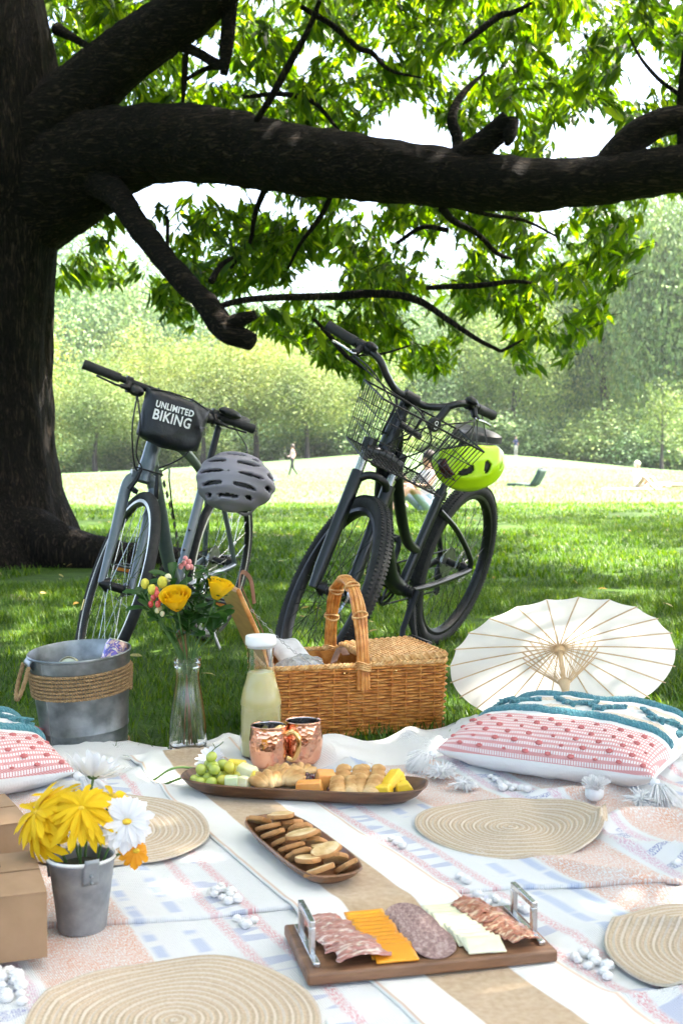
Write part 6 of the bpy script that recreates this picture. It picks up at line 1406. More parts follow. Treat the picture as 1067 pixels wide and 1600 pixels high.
# loose tassel knots on the blanket by the pillow
def pom(px, py, label, R, n, d0, seed, flat=.7):
    p = G(px, py, .03); r = random.Random(seed); mb = MB(); mb.blob((0, 0, R * .5), (R * .5, R * .5, R * .45), 12, 8)
    for q in range(n):
        d_ = Vector((r.gauss(0, 1), r.gauss(0, 1), abs(r.gauss(0, 1)) * flat)).normalized() * .8 + Vector(d0); e_ = d_.normalized() * R * r.uniform(.8, 1.35); mb.tube([Vector((0, 0, R * .35)), Vector((0, 0, R * .35)) + e_ * .55, Vector((e_.x, e_.y, max(.002, R * .35 + e_.z * .9 - .006)))], [.0015, .0014, .0009], 4)
    return obj('tassel', mb, COTTON, label=label, cat='tassel', group='white cotton tassels of the throw', M=at((p.x, p.y, ztop(p.x, p.y))))
pom(928, 1254, 'upright white cotton tassel at the front of the right cushion', .042, 230, (0, 0, .8), 1, 1.6)
pom(1000, 1262, 'white cotton tassel at the right front corner of the cushion', .034, 170, (.3, 0, .1), 2)
pom(690, 1218, 'white cotton tassel between the long tray and the cushion', .034, 170, (-.2, -.2, .1), 3)
pom(722, 1232, 'white cotton tassel lying just right of the long tray', .028, 150, (.3, -.2, 0), 4)
pom(105, 1222, 'white cotton tassel beside the left cushion', .034, 170, (.3, -.1, .1), 5)
# ------------------------------------------------------------------ wooden trays and board
WOODD = pm('dark_acacia', (.060, .027, .013), (.15, .07, .033), 7, .42, bs=.2, bscale=60, stretch=(1.2, 7, 7), detail=8, c3=(.22, .11, .05), coat=.15, lo=.3, hi=.72)
WOODB = pm('acacia_board', (.10, .045, .022), (.21, .105, .055), 6, .45, bs=.2, bscale=60, stretch=(1.2, 8, 8), detail=8, c3=(.30, .16, .085), lo=.3, hi=.72)
def dish(L_, W_, H_, wall, mat, name, label, M, cat='tray', rr=.045, boat=0.0):
    t = thing(name, label, cat, M); mb = MB(); n = 96
    def ring(lx, wy, z, r):
        out = []; hx, hyy = lx / 2, wy / 2; r = min(r, hyy * .98, hx * .98)
        for i in range(n):
            a = 2 * PI * i / n; c_, s_ = math.cos(a), math.sin(a); e = 3.6
            k = (abs(c_) ** e + abs(s_) ** e) ** (-1 / e); x = hx * c_ * k; y = hyy * s_ * k
            q = Vector((max(-hx + r, min(hx - r, x)), max(-hyy + r, min(hyy - r, y)))); d_ = Vector((x, y)) - q
            if d_.length > r: d_ = d_.normalized() * r
            zz = z + boat * (x / hx) ** 4 * z / H_; out.append((q.x + d_.x, q.y + d_.y, zz))
        return out
    rings = [ring(L_ * .80, W_ * .62, 0, rr * .7), ring(L_ * .84, W_ * .68, .001, rr * .8), ring(L_ * .93, W_ * .86, H_ * .42, rr), ring(L_ * .985, W_ * .965, H_ * .85, rr), ring(L_, W_, H_ - .002, rr), ring(L_ - .003, W_ - .003, H_, rr), ring(L_ - 2 * wall + .003, W_ - 2 * wall + .003, H_, rr), ring(L_ - 2 * wall, W_ - 2 * wall, H_ - .002, rr), ring(L_ * .92 - 2 * wall, W_ * .84 - 2 * wall, H_ * .45, rr * .9), ring(L_ * .85 - 2 * wall, W_ * .7 - 2 * wall, .009, rr * .8)]
    vs = [v for r_ in rings for v in r_]; k = len(rings); fs = [(i * n + j, i * n + (j + 1) % n, (i + 1) * n + (j + 1) % n, (i + 1) * n + j) for i in range(k - 1) for j in range(n)]
    vs.append((0, 0, .0088)); c0 = len(vs) - 1; fs += [((k - 1) * n + j, (k - 1) * n + (j + 1) % n, c0) for j in range(n)]; fs.append(tuple(range(n - 1, -1, -1)))
    mb.add(vs, fs); obj('bowl', mb, mat, t, sharp=50); return t
e0, e1 = G(287, 1222, .045), G(668, 1241, .045)
tc_ = (e0 + e1) / 2; ta = math.atan2(e1.y - e0.y, e1.x - e0.x); TL = math.hypot(e1.x - e0.x, e1.y - e0.y); tz = max(ztop(tc_.x + q * math.cos(ta), tc_.y + q * math.sin(ta)) for q in np.linspace(-.2, .2, 9)) + .001
TM = at((tc_.x, tc_.y, tz), ta)
tray = dish(TL, .158, .032, .006, WOODD, 'serving_tray', 'long dark wooden tray of grapes, fruit, pastries and cheese', TM, boat=.006)
for x in (-.075, .005, .045):
    mb = MB(); mb.box((x, .028, .020), (.004, .074, .016), Matrix.Rotation(.5, 3, 'Z')); obj('divider', mb, WOODD, tray, smooth=False)
def onT(x, y, z): return TM @ Vector((x, y, z))
GRAPE = pm('green_grape', (.36, .44, .06), (.50, .55, .11), 30, .2, sss=.5, coat=.4, bs=.05, bscale=50)
GRAPE2 = pm('yellow_grape', (.55, .50, .05), (.66, .60, .10), 30, .2, sss=.5, coat=.4)
gpos = [(-.240, -.02, .026), (-.222, -.038, .026), (-.233, .008, .028), (-.212, -.012, .030), (-.198, -.036, .026), (-.215, .022, .030), (-.192, .008, .030), (-.228, -.012, .048), (-.206, .004, .052), (-.219, .022, .052), (-.196, -.016, .050), (-.21, .008, .072), (-.190, .028, .050), (-.176, -.020, .028), (-.174, .014, .032), (-.160, .034, .036), (-.168, .002, .052), (-.150, .014, .030), (-.178, .040, .034), (-.148, .046, .040), (-.20, .046, .034), (-.225, .044, .03)]
r = random.Random(2)
gme = {}
for mi, mt_ in enumerate((GRAPE, GRAPE2)):
    mb = MB(); mb.blob((0, 0, 0), (.0122, .0122, .0138), 16, 12); gme[mi] = mesh_of('grape', mb, mt_)
where = {0: 'at the left end of the long tray', 1: 'next to the melon on the long tray'}
for i, (x, y, z) in enumerate(gpos):
    q = 1 if x > -.18 else 0
    o = obj('grape', gme[q], None, label=('pale green grape in the heap ' if q == 0 else 'yellow green grape ') + where[q], cat='grape', group='green grapes' if q == 0 else 'yellow grapes', M=Matrix.Translation(onT(x, y, z)) @ Matrix.Rotation(r.uniform(0, 6), 4, 'X') @ Matrix.Rotation(r.uniform(0, 6), 4, 'Y') @ Matrix.Scale(r.uniform(.9, 1.1), 4))
mb = MB(); mb.tube(bez([(0, 0, 0), (.012, .004, .012), (.022, -.002, .02), (.03, .004, .026)], 5), .0012, 6); mb.tube([(.012, .004, .012), (.008, -.006, .024)], .001, 5); obj('grape_stalk', mb, STEM, label='little brown green stalk on top of the grapes', cat='stalk', M=Matrix.Translation(onT(-.215, .012, .078)))
def chunk(name, label, cat, x, y, z, d, mat, rot=(0, 0, 0), taper=1.0, group=None, bev=.003):
    mb = MB(); mb.box((0, 0, 0), d, tx=taper, ty=taper); rr_ = random.Random(hash((round(x * 1e4), round(y * 1e4))) % 1000); mb.v = [tuple(Vector(v) + Vector((rr_.gauss(0, .0012), rr_.gauss(0, .0012), rr_.gauss(0, .0012)))) for v in mb.v]
    o = obj(name, mb, mat, label=label, cat=cat, group=group, M=TM @ Matrix.Translation((x, y, z)) @ Matrix.Rotation(rot[2], 4, 'Z') @ Matrix.Rotation(rot[1], 4, 'Y') @ Matrix.Rotation(rot[0], 4, 'X')); md = o.modifiers.new('b', 'BEVEL'); md.width = bev; md.segments = 2; return o
MELON = pm('honeydew', (.62, .72, .38), (.72, .80, .52), 30, .35, sss=.4, coat=.2); PEAR = pm('pale_pear', (.80, .74, .40), (.86, .82, .56), 30, .4, sss=.4); PINE = pm('pineapple', (.80, .60, .05), (.86, .68, .12), 40, .4, sss=.4, bs=.3, bscale=90)
CANT = pm('cantaloupe', (.80, .33, .07), (.85, .42, .12), 30, .4, sss=.4, coat=.2); MANGO = pm('mango', (.84, .52, .02), (.88, .62, .05), 30, .4, sss=.3, coat=.2)
chunk('melon_cube', 'pale green melon cube in front of the grapes', 'melon', -.152, -.036, .028, (.028, .024, .030), MELON, (0, 0, .2)); chunk('melon_cube', 'cream melon cube right of the pale green one', 'melon', -.125, -.032, .028, (.03, .024, .030), PEAR, (0, .15, -.4), .7)
chunk('pear_slice', 'cream pear slice lying on the yellow grapes', 'pear', -.128, .012, .046, (.055, .026, .020), PEAR, (.2, .15, -.35), .75); chunk('pineapple_chunk', 'yellow pineapple chunk behind the pear slice', 'pineapple', -.165, .050, .045, (.05, .022, .022), PINE, (.2, 0, -.1), .8)
chunk('pineapple_chunk', 'yellow pineapple chunk in front of the pear slice', 'pineapple', -.102, -.012, .034, (.03, .024, .026), PINE, (.2, .2, .5), .8)
chunk('cantaloupe_chunk', 'long orange cantaloupe chunk at the front of the tray', 'cantaloupe', .022, -.040, .030, (.062, .026, .024), CANT, (.1, -.05, .05), .85); chunk('cantaloupe_chunk', 'big orange cantaloupe cube behind the long chunk', 'cantaloupe', .050, -.004, .038, (.042, .036, .036), CANT, (.25, .1, .4), .85)
chunk('mango_slice', 'long yellow mango slice leaning at the right end', 'mango', .192, .006, .040, (.030, .074, .020), MANGO, (.30, -.15, -.35), .85); chunk('mango_slice', 'yellow mango slice flat at the right end', 'mango', .178, -.034, .030, (.045, .030, .02), MANGO, (.1, -.1, -.2), .85); chunk('mango_slice', 'pointed yellow mango piece nearest the right rim', 'mango', .222, -.018, .032, (.040, .024, .024), MANGO, (.25, -.3, .35), .6); chunk('mango_slice', 'small yellow mango piece behind the others', 'mango', .208, .030, .036, (.024, .04, .022), MANGO, (.3, .1, .3), .8)
CRUST = pm('baked_crust', (.42, .19, .05), (.60, .35, .13), 22, .6, bs=.5, bscale=90, c3=(.72, .50, .25), bdist=.004)
def pastry(label, x, y, z, rz, tilt, s=1.0):
    t = thing('puff_pastry', label, 'pastry', TM @ Matrix.Translation((x, y, z)) @ Matrix.Rotation(rz, 4, 'Z') @ Matrix.Rotation(tilt, 4, 'X') @ Matrix.Scale(s, 4), 'puff pastries')
    for sd in (-1, 1):
        mb = MB()
        for q in range(4):
            mb.blob((sd * .0155, -.018 + .012 * q, .002 * q), (.0185 - .001 * q, .012, .0095), 14, 8, fn=lambda u: 1 + .12 * nz(u.x * 4 + q, u.y * 4 + sd, u.z * 4))
        obj('lobe', mb, CRUST, t)
    return t
def croissant(label, x, y, z, rz, tilt, s=1.0):
    t = thing('puff_pastry', label, 'pastry', TM @ Matrix.Translation((x, y, z)) @ Matrix.Rotation(rz, 4, 'Z') @ Matrix.Rotation(tilt, 4, 'X') @ Matrix.Scale(s, 4), 'puff pastries')
    for q in range(5):
        mb = MB(); a = (q - 2) * .42; mb.blob((.020 * math.sin(a) * 1.3, .02 * math.cos(a) - .018, 0), (.0115, .026 - .003 * abs(q - 2), .012 - .0015 * abs(q - 2)), 14, 8, M=Matrix.Rotation(-a, 3, 'Z'), fn=lambda u: 1 + .1 * nz(u.x * 4 + q, u.y * 4, u.z * 4)); obj('layer', mb, CRUST, t)
    return t
croissant('golden pastry fan right of the pear slice', -.072, -.020, .035, .5, .35, 1.25); croissant('golden pastry fan at the back of the tray', -.055, .034, .040, -.2, .3, 1.1); croissant('golden pastry fan in front of the berries', -.030, -.004, .040, -.6, .45, 1.25); croissant('small pastry fan behind the berries', -.012, .03, .046, .2, .3, 1.0)
pastry('pair of golden palmier lobes in the middle of the right half', .105, .004, .040, .05, .45, 1.15); pastry('golden palmier left of the mango, at the front', .098, -.032, .030, .2, .3, 1.05); pastry('golden palmier next to the mango slices', .142, -.026, .032, -.15, .35, 1.1); pastry('golden palmier at the back next to the mango', .146, .014, .042, .1, .5, 1.05)
CHERRY = pm('dark_cherry', (.045, .006, .010), (.09, .012, .02), 40, .15, coat=.6)
for i, (x, y, z) in enumerate(((.008, .000, .034), (.015, .012, .036), (.004, .016, .038), (.018, -.010, .032), (.068, -.038, .026), (.074, -.028, .027))):
    mb = MB(); mb.blob((0, 0, 0), .0085, 14, 10); obj('cherry', mb, CHERRY, label=('dark red cherry in the middle of the cherries beside the pastry fans', 'dark red cherry nearest the big cantaloupe cube', 'dark red cherry at the back, touching the small pastry fan', 'dark red cherry at the front, touching the long cantaloupe chunk', 'dark red cherry at the rim between cantaloupe and palmiers', 'dark red cherry just behind the one at the tray rim')[i], cat='cherry', group='dark cherries', M=Matrix.Translation(onT(x, y, z)))

# white daisy lying behind the grapes, its stems pointing left
wf_ = D(330, 1187, 2.72); daisy('white_flower', 'white daisy lying behind the grapes with its stem pointing left', wf_, (-.15, -.35, .92), G(240, 1219, .034), .036, .011, 16, 3, PET_W, CENT_Y, .008, .1, .5, None, 12, stem_r=.0028)
mb = MB(); q0, q1 = G(254, 1227, .034), G(292, 1212, .04); mb.tube([(0, 0, 0), q1 - q0], .003, 8); obj('cut_stem', mb, STEM, label='short cut green stem lying left of the long tray', cat='stem', M=Matrix.Translation(q0))

# cracker tray
e0, e1 = G(416, 1284, .045), G(531, 1376, .045); cc_ = (e0 + e1) / 2; ca2 = math.atan2(e1.y - e0.y, e1.x - e0.x); CL = math.hypot(e1.x - e0.x, e1.y - e0.y) + .02
cz_ = max(ztop(cc_.x + q * math.cos(ca2), cc_.y + q * math.sin(ca2)) for q in np.linspace(-.15, .15, 9)) + .001
CM = at((cc_.x, cc_.y, cz_), ca2)
WOODR = pm('red_brown_acacia', (.11, .045, .02), (.22, .10, .045), 7, .4, bs=.2, bscale=60, stretch=(1.2, 7, 7), detail=8, c3=(.32, .16, .08), coat=.2, lo=.3, hi=.72)
dish(CL, .128, .025, .006, WOODR, 'cracker_tray', 'reddish oblong wooden tray full of round toasts', CM, rr=.06)
TOAST = pm('toasted_bread', (.48, .25, .08), (.70, .48, .22), 34, .75, bs=.6, bscale=130, c3=(.80, .64, .40), bdist=.006, lo=.25, hi=.7); TCRUST = pm('toast_crust', (.40, .18, .055), (.52, .27, .10), 40, .7, bs=.5, bscale=120)
def toast_mesh(seed, th=.0075):
    mb = MB(); n = 26; R = .028; f_ = lambda a: 1 + .07 * math.sin(2 * a + seed) + .14 * nz(math.cos(a) * 2 + seed * 3, math.sin(a) * 2)
    lo_ = [(R * f_(2 * PI * i / n) * math.cos(2 * PI * i / n), R * .86 * f_(2 * PI * i / n) * math.sin(2 * PI * i / n)) for i in range(n)]
    v = [(x * .97, y * .97, -th / 2) for x, y in lo_] + [(x, y, -th / 4) for x, y in lo_] + [(x, y, th / 4) for x, y in lo_] + [(x * .96, y * .96, th / 2) for x, y in lo_] + [(x * .6, y * .6, th / 2 + .0008) for x, y in lo_] + [(0, 0, th / 2)]
    f = [(k * n + i, k * n + (i + 1) % n, (k + 1) * n + (i + 1) % n, (k + 1) * n + i) for k in range(4) for i in range(n)]; m_ = [1] * (3 * n) + [0] * n
    f += [(4 * n + i, 4 * n + (i + 1) % n, 5 * n) for i in range(n)]; m_ += [0] * n; f.append(tuple(range(n - 1, -1, -1))); m_.append(0)
    mb.v = v; mb.f = f; mb.m = m_; return mesh_of('toast', mb, [TOAST, TCRUST], sharp=30)
tms = [toast_mesh(s) for s in range(4)]; r = random.Random(6)
where = ['farthest', 'second', 'third', 'fourth', 'fifth', 'sixth', 'seventh', 'nearest']
for col in range(2):
    n = 8
    for i in range(n):
        x = -CL * .40 + CL * .80 * i / (n - 1); y = (-.026 if col == 0 else .026) + r.gauss(0, .003); up_ = r.random() < .28
        tl = rad(r.uniform(22, 40)) if not up_ else rad(r.uniform(5, 14))
        obj('toast', tms[r.randrange(4)], None, label='%s round toast in the %s row of the cracker tray' % (where[i], 'left' if col == 0 else 'right'), cat='toast', group='round toasts', M=CM @ Matrix.Translation((x, y, .021 + (.004 if not up_ else .010))) @ Matrix.Rotation(r.uniform(-.5, .5), 4, 'Z') @ Matrix.Rotation(-tl, 4, 'Y') @ Matrix.Rotation(r.gauss(0, .12), 4, 'X') @ Matrix.Scale(r.uniform(.92, 1.1), 4))
for i, (x, y, z) in enumerate(((-.10, .0, .046), (.02, -.006, .046), (.11, .004, .042))):
    obj('toast', tms[i], None, label='round toast lying on top of the %s of the cracker tray' % ('far end', 'middle', 'near end')[i], cat='toast', group='round toasts', M=CM @ Matrix.Translation((x, y, z)) @ Matrix.Rotation(i, 4, 'Z') @ Matrix.Rotation(-.2, 4, 'Y'))

# cheese board
a0, a1 = G(486, 1528, .03), G(866, 1497, .035); bg = rad(13); BLn, BW = .372, .186
bcx = (a0 + a1) / 2; nb_ = Vector((-math.sin(bg), math.cos(bg), 0)); bcx = bcx + nb_ * (BW / 2 - .006)
bz_ = max(ztop(bcx.x + i * .1 * math.cos(bg), bcx.y + i * .1 * math.sin(bg)) for i in (-1.5, -.8, 0, .8, 1.5)) + .001
BM = at((bcx.x, bcx.y, bz_), bg)
brd = thing('cheese_board', 'rectangular wooden board with two steel handles holding sliced meat and cheese', 'board', BM)
mb = MB(); mb.box((0, 0, .011), (BLn, BW, .018)); o = obj('board', mb, WOODB, brd); md = o.modifiers.new('b', 'BEVEL'); md.width = .004; md.segments = 3
for s in (-1, 1):
    mb = MB(); x = s * (BLn / 2 - .017); mb.box((x, 0, .0235), (.010, BW * .80, .007)); 
    for y in (-.040, .040): mb.box((x, y, .046), (.009, .010, .040))
    mb.box((x, 0, .0705), (.009, .090, .009)); o = obj('handle', mb, STEEL, brd); md = o.modifiers.new('b', 'BEVEL'); md.width = .0015; md.segments = 2
CHED = pm('orange_cheddar', (.80, .29, .010), (.84, .34, .018), 16, .42, sss=.35, bs=.15, bscale=60); PALE = pm('pale_cheese', (.78, .74, .50), (.82, .79, .58), 16, .45, sss=.3, bs=.3, bscale=70)
SALAMI = pm('salami', (.17, .10, .095), (.28, .175, .165), 170, .5, bs=.3, bscale=160, c3=(.42, .31, .29), coat=.1)
def meat_mat(name, c1, c2, fat, sc):
    m, nt, N, L, b = new_mat(name); v = tc(nt, (1, 2.2, 1)); n1 = tex_noise(nt, v, sc, 4, .5, 1.4); n2 = tex_noise(nt, v, sc * 3, 3)
    c = ramp(nt, n2, [(.3, c1), (.7, c2)]); c = mixc(nt, ramp(nt, n1, [(.50, (0, 0, 0)), (.60, (1, 1, 1))]), c, fat); L.new(c, b.inputs['Base Color']); setp(b, Roughness=.32, Subsurface_Weight=.25, Subsurface_Scale=.006); bump(nt, b, n1, .4, .003); return m
PROSC = meat_mat('prosciutto', (.34, .14, .12), (.48, .25, .21), (.70, .58, .52), 30); HAM = meat_mat('cured_ham', (.27, .09, .05), (.42, .18, .11), (.62, .44, .30), 22)
def onB(x, y, z): return BM @ Matrix.Translation((x, y, z))
ordn = ['backmost', 'second', 'third', 'fourth', 'fifth', 'sixth', 'seventh', 'eighth', 'ninth', 'frontmost']
def column(name, label, cat, x0, n, y0, y1, d, mat, group, dx=0.0, ripple=0.0, tilt=.13):
    r = random.Random(len(name) * 7)
    for i in range(n):
        f = i / (n - 1); y = y0 + (y1 - y0) * f; mb = MB()
        if name == 'salami_slice':
            R = d[0] / 2
            mb.lathe([(0, 0), (R * .93, 0), (R, .0012), (R * .98, .0024), (0, .0026)], 30); mb.v = [(a, b2 * .9 + .0, c + .0015 * nz(a * 60 + i, b2 * 60)) for a, b2, c in mb.v]
        else:
            def f1(u, v): 
                ex = 1 + .03 * nz(u * 3 + i, v * 3); return Vector(((u - .5) * d[0] * ex, (v - .5) * d[1] * ex, ripple * nz(u * 5 + i * 3, v * 5)))
            mb.grid(f1, 10, 8)
        o = obj(name, mb, mat, label=label % ordn[i if i < n - 1 else 9], cat=cat, group=group, M=onB(x0 + dx * f + r.gauss(0, .0018), y, .0245 + .0012 * (n - 1 - i) * 0 + .004) @ Matrix.Rotation(r.gauss(0, .05), 4, 'Z') @ Matrix.Rotation(tilt, 4, 'X'))
        if name != 'salami_slice': md = o.modifiers.new('s', 'SOLIDIFY'); md.thickness = .0024
column('cheddar_slice', '%s orange cheddar slice of the overlapping row', 'cheese', -.062, 10, .066, -.064, (.062, .046), CHED, 'cheddar slices', .006, tilt=.18)
column('salami_slice', '%s speckled salami slice of the overlapping row', 'salami', .000, 8, .062, -.056, (.066, .06), SALAMI, 'salami slices', .012, tilt=.30)
column('pale_cheese_slice', '%s cream cheese slice of the overlapping row', 'cheese', .060, 10, .068, -.066, (.056, .040), PALE, 'cream cheese slices', .022, .0012, tilt=.2)
def sheet_meat(name, label, x, y, z, lx, ly, mat, rz, seed, amp=.006, group=None):
    mb = MB(); f = lambda u, v: Vector(((u - .5) * lx * (1 + .18 * nz(v * 3, seed)), (v - .5) * ly * (1 + .15 * nz(u * 3, seed + 3)), amp * (nz(u * 3.2 + seed, v * 9, seed) + .6 * nz(u * 9, v * 5 + seed, 2)) + .006 * math.sin(PI * u) + .5 * amp))
    mb.grid(f, 26, 26); o = obj(name, mb, mat, label=label, cat='meat', group=group, M=onB(x, y, z) @ Matrix.Rotation(rz, 4, 'Z')); md = o.modifiers.new('s', 'SOLIDIFY'); md.thickness = .0012; return o
for i, (x, y, lx, ly, rz) in enumerate(((-.128, .060, .060, .05, .2), (-.122, .030, .066, .055, -.1), (-.118, .000, .07, .052, .15), (-.110, -.030, .072, .055, -.15), (-.104, -.058, .072, .05, .1))):
    sheet_meat('prosciutto_slice', '%s crumpled prosciutto slice beside the left handle' % ordn[i if i < 4 else 9], x, y, .0265 + .001 * i, lx * 1.08, ly * 1.1, PROSC, rz, i * 3.1, .0034, 'prosciutto slices')
for i, (x, y, lx, ly, rz) in enumerate(((.112, .060, .044, .062, .2), (.120, .034, .046, .065, .25), (.126, .004, .046, .065, .15), (.134, -.026, .044, .062, .2), (.138, -.052, .040, .05, .15))):
    sheet_meat('ham_slice', '%s folded cured ham slice beside the right handle' % ordn[i if i < 4 else 9], x, y, .030, lx * 1.2, ly * 1.15, HAM, rz, 20 + i * 2.3, .0042, 'cured ham slices')

# ------------------------------------------------------------------ people and things on the meadow
SKIN = pm('skin', (.50, .29, .20), (.56, .34, .24), 30, .5); HAIR = pm('dark_hair', (.02, .014, .010), (.045, .03, .02), 60, .6); BLKC = pm('black_cloth', (.012, .012, .014), (.025, .025, .028), 30, .9); WHTC = pm('white_cloth', (.75, .74, .73), (.80, .79, .78), 30, .9); DENIM = pm('light_denim', (.40, .50, .60), (.50, .60, .70), 30, .9); NAVYC = pm('navy_cloth', (.02, .03, .08), (.04, .05, .12), 30, .9); KHAKI = pm('pale_trousers', (.45, .42, .36), (.55, .5, .44), 30, .9); PINKC = pm('pink_cloth', (.62, .40, .38), (.70, .5, .46), 30, .9)
def person(label, M, J, bones, mats, pick, hair=None, s=1.0):
    "J joint->(x,y,z,r); one continuous skinned body, coloured per face"
    t = thing('person', label, 'person', M); names = list(J); me = bpy.data.meshes.new('body')
    me.from_pydata([Vector(J[k][:3]) * s for k in names], [(names.index(a), names.index(b_)) for a, b_ in bones], [])
    o = bpy.data.objects.new('body', me); COL.objects.link(o); md = o.modifiers.new('skin', 'SKIN'); md.use_smooth_shade = True
    for i, k in enumerate(names): rr_ = J[k][3] * s; me.skin_vertices[0].data[i].radius = (rr_, rr_ * (J[k][4] if len(J[k]) > 4 else 1)); me.skin_vertices[0].data[i].use_root = (i == 0)
    sb = o.modifiers.new('sub', 'SUBSURF'); sb.levels = 2; sb.render_levels = 2
    bpy.context.view_layer.update(); nm = bpy.data.meshes.new_from_object(o.evaluated_get(bpy.context.evaluated_depsgraph_get())); bpy.data.objects.remove(o)
    nm.materials.clear()
    for m_ in mats: nm.materials.append(m_)
    for p in nm.polygons: p.material_index = pick(p.center / s); p.use_smooth = True
    obj('body', nm, None, t)
    if hair:
        for (c, r_, mt) in hair: mb = MB(); mb.blob(Vector(c) * s, tuple(x * s for x in r_), 14, 10); obj('hair', mb, mt, t)
    return t
B_ = [('pel', 'sp'), ('sp', 'ch'), ('ch', 'nk'), ('nk', 'hd'), ('hd', 'tp'), ('ch', 'sl'), ('sl', 'el'), ('el', 'hl'), ('ch', 'sr'), ('sr', 'er'), ('er', 'hr'), ('pel', 'kl0'), ('kl0', 'kl'), ('kl', 'al'), ('al', 'tl'), ('pel', 'kr0'), ('kr0', 'kr'), ('kr', 'ar'), ('ar', 'tr')]
def body(**k):
    J = dict(pel=(0, 0, .93, .15, .75), sp=(0, 0, 1.12, .125, .75), ch=(0, 0, 1.36, .155, .65), nk=(0, .0, 1.50, .05), hd=(0, -.02, 1.60, .085), tp=(0, -.01, 1.70, .075), sl=(.18, 0, 1.41, .052), el=(.23, .02, 1.14, .042), hl=(.22, -.06, .90, .032), sr=(-.18, 0, 1.41, .052), er=(-.23, .02, 1.14, .042), hr=(-.22, -.06, .90, .032), kl0=(.09, 0, .84, .088), kl=(.1, -.01, .48, .062), al=(.1, .02, .09, .042), tl=(.1, -.13, .04, .035), kr0=(-.09, 0, .84, .088), kr=(-.1, -.01, .48, .062), ar=(-.1, .02, .09, .042), tr=(-.1, -.13, .04, .035)); J.update(k); return J
def gp(px, d): x = (px - 533.5) / FPX * d; return Vector((x, d, gz(x, d)))
# woman walking (faces left in the photo)
p = gp(457, 64)
person('woman in black leggings walking across the sunny meadow', at(p, rad(-75)), body(kl=(.1, -.10, .50, .06), al=(.1, -.20, .10, .04), tl=(.1, -.34, .08, .034), kr=(-.1, .06, .48, .06), ar=(-.1, .30, .13, .04), tr=(-.1, .2, .04, .034), el=(.22, .1, 1.16, .038), hl=(.2, .02, .95, .03), er=(-.22, -.05, 1.15, .038), hr=(-.19, -.24, 1.08, .03)), B_, [BLKC, PINKC, SKIN],
       lambda c: 0 if c.z < 1.0 and c.z > .1 and abs(c.x) < .19 else (1 if 1.0 <= c.z < 1.42 and abs(c.x) < .2 else 2), [((0, .02, 1.66), (.10, .115, .115), HAIR), ((0, .09, 1.55), (.045, .05, .12), HAIR)])
# man standing at the far edge of the wood
p = gp(805, 104)
person('man in a navy shirt standing far off at the edge of the wood', at(p, rad(20)), body(hr=(-.36, -.3, 1.2, .032), er=(-.28, -.1, 1.15, .042)), B_, [KHAKI, NAVYC, SKIN], lambda c: 0 if c.z < .95 else (1 if c.z < 1.48 and not (abs(c.x) > .2 and c.z < 1.2) else 2), [((0, .02, 1.68), (.095, .11, .10), HAIR)])
# two people sitting on the grass behind the black bicycle
def sit(**k):
    J = body(); dz = -.80
    J = {a: (v[0], v[1], v[2] + dz, *v[3:]) for a, v in J.items()}
    J.update(kl0=(.1, -.08, .13, .09), kl=(.16, -.45, .42, .062), al=(.14, -.75, .10, .042), tl=(.14, -.88, .05, .035), kr0=(-.1, -.08, .13, .09), kr=(-.16, -.45, .42, .062), ar=(-.14, -.75, .10, .042), tr=(-.14, -.88, .05, .035), el=(.24, -.16, .42, .042), hl=(.17, -.42, .44, .032), er=(-.24, -.16, .42, .042), hr=(-.17, -.42, .44, .032)); J.update(k); return J
p = gp(668, 18.4); person('person in a white top and pale shorts sitting on the grass behind the black bicycle', at(p, rad(-58)), sit(), B_, [DENIM, WHTC, SKIN], lambda c: 0 if c.z < .30 and c.y > -.42 and abs(c.x) < .24 else (1 if c.z < .66 and abs(c.x) < .22 and c.y > -.16 else 2), [((0, .03, .85), (.10, .115, .12), HAIR), ((0, .10, .70), (.05, .05, .14), HAIR)], 1.03)
p = gp(608, 18.9); person('person in black sitting with a long braid, hidden behind the black bicycle', at(p, rad(150)), sit(), B_, [KHAKI, BLKC, SKIN], lambda c: 0 if c.z < .16 and c.y < -.1 else (1 if c.z < .66 and abs(c.x) < .22 and c.y > -.3 else 2), [((0, .03, .86), (.10, .115, .12), HAIR), ((0, .13, .62), (.045, .045, .22), HAIR)], 1.05)
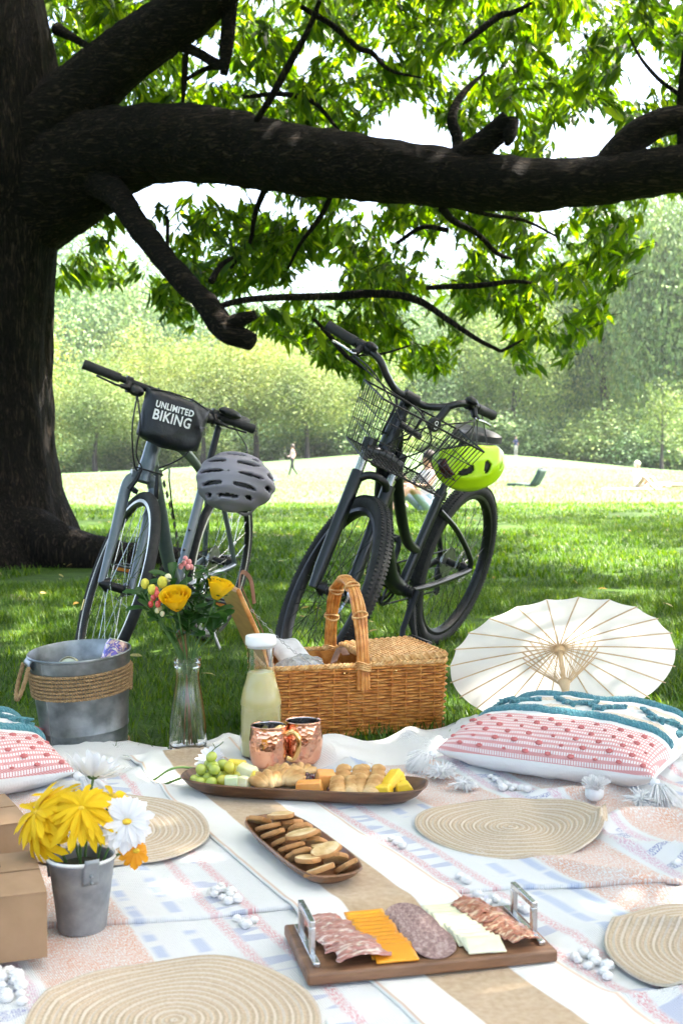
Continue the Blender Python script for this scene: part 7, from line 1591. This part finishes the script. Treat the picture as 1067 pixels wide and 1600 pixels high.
# sunbathers
LT = MB()
def towel(px, d, rz, label, mat):
    p = gp(px, d); mb = MB(); mb.grid(lambda u, v: Vector(((u - .5) * 1.0, (v - .5) * 1.9, .03 + .012 * nz(u * 5, v * 9))), 12, 20); o = obj('towel', mb, mat, label=label, cat='towel', M=at(p, rz)); md = o.modifiers.new('s', 'SOLIDIFY'); md.thickness = .02
towel(985, 37, rad(80), 'white towel under the sunbathers on the sunny slope', WHTC)
p = gp(995, 36.6); person('person in white sitting up sunbathing on the sunny slope', at(p, rad(35)), sit(), B_, [PINKC, WHTC, SKIN], lambda c: 0 if c.z < .2 and c.y > -.3 else (1 if c.z < .66 and abs(c.x) < .22 and c.y > -.2 else 2), [((0, .02, .84), (.10, .115, .11), KHAKI)], .95)
def lie():
    J = body(); return {a: (v[0], v[2] - .9, .14 + v[1] * .3, *v[3:]) for a, v in J.items()}
p = gp(1040, 37); person('person lying flat on the sunny slope at the right edge', at(p, rad(95)), lie(), B_, [WHTC, PINKC, SKIN], lambda c: 0 if -.1 < c.y < .1 else (1 if .2 < c.y < .5 else 2), [((0, .78, .16), (.10, .11, .10), HAIR)])
LOUNGE = pm('dark_green_canvas', (.03, .055, .05), (.05, .08, .07), 20, .8)
p = gp(820, 40); lc = thing('lounge_chair', 'dark green folding lounge chair alone on the sunny slope', 'chair', at(p, rad(-32)))
mb = MB(); mb.grid(lambda u, v: Vector((-.55 + .85 * u, (v - .5) * .55, .12 + .02 * math.sin(u * 5))), 8, 6); o = obj('seat', mb, LOUNGE, lc); md = o.modifiers.new('s', 'SOLIDIFY'); md.thickness = .09
mb = MB(); mb.grid(lambda u, v: Vector((.28 + .28 * u + .03 * math.sin(PI * u), (v - .5) * .55, .12 + .50 * u)), 8, 6); o = obj('backrest', mb, LOUNGE, lc); md = o.modifiers.new('s', 'SOLIDIFY'); md.thickness = .12
mb = MB(); mb.blob((.56, 0, .62), (.07, .22, .05), 12, 8); obj('head_pad', mb, BLKC, lc)
for (x, y) in ((-.5, -.25), (-.5, .25), (.25, -.25), (.25, .25)): mb = MB(); mb.tube([(x, y, .1), (x - .02, y, 0)], .012, 8); obj('leg', mb, ALLOY, lc)
p = gp(428, 56); mb = MB(); mb.blob((0, 0, .11), .11, 16, 10); mb.blob((.1, 0, .06), .05, 10, 6); obj('play_ball', mb, pm('blue_ball', (.15, .3, .5), (.2, .36, .55), 20, .5), label='small pale blue ball left of the walking woman', cat='ball', M=at(p))
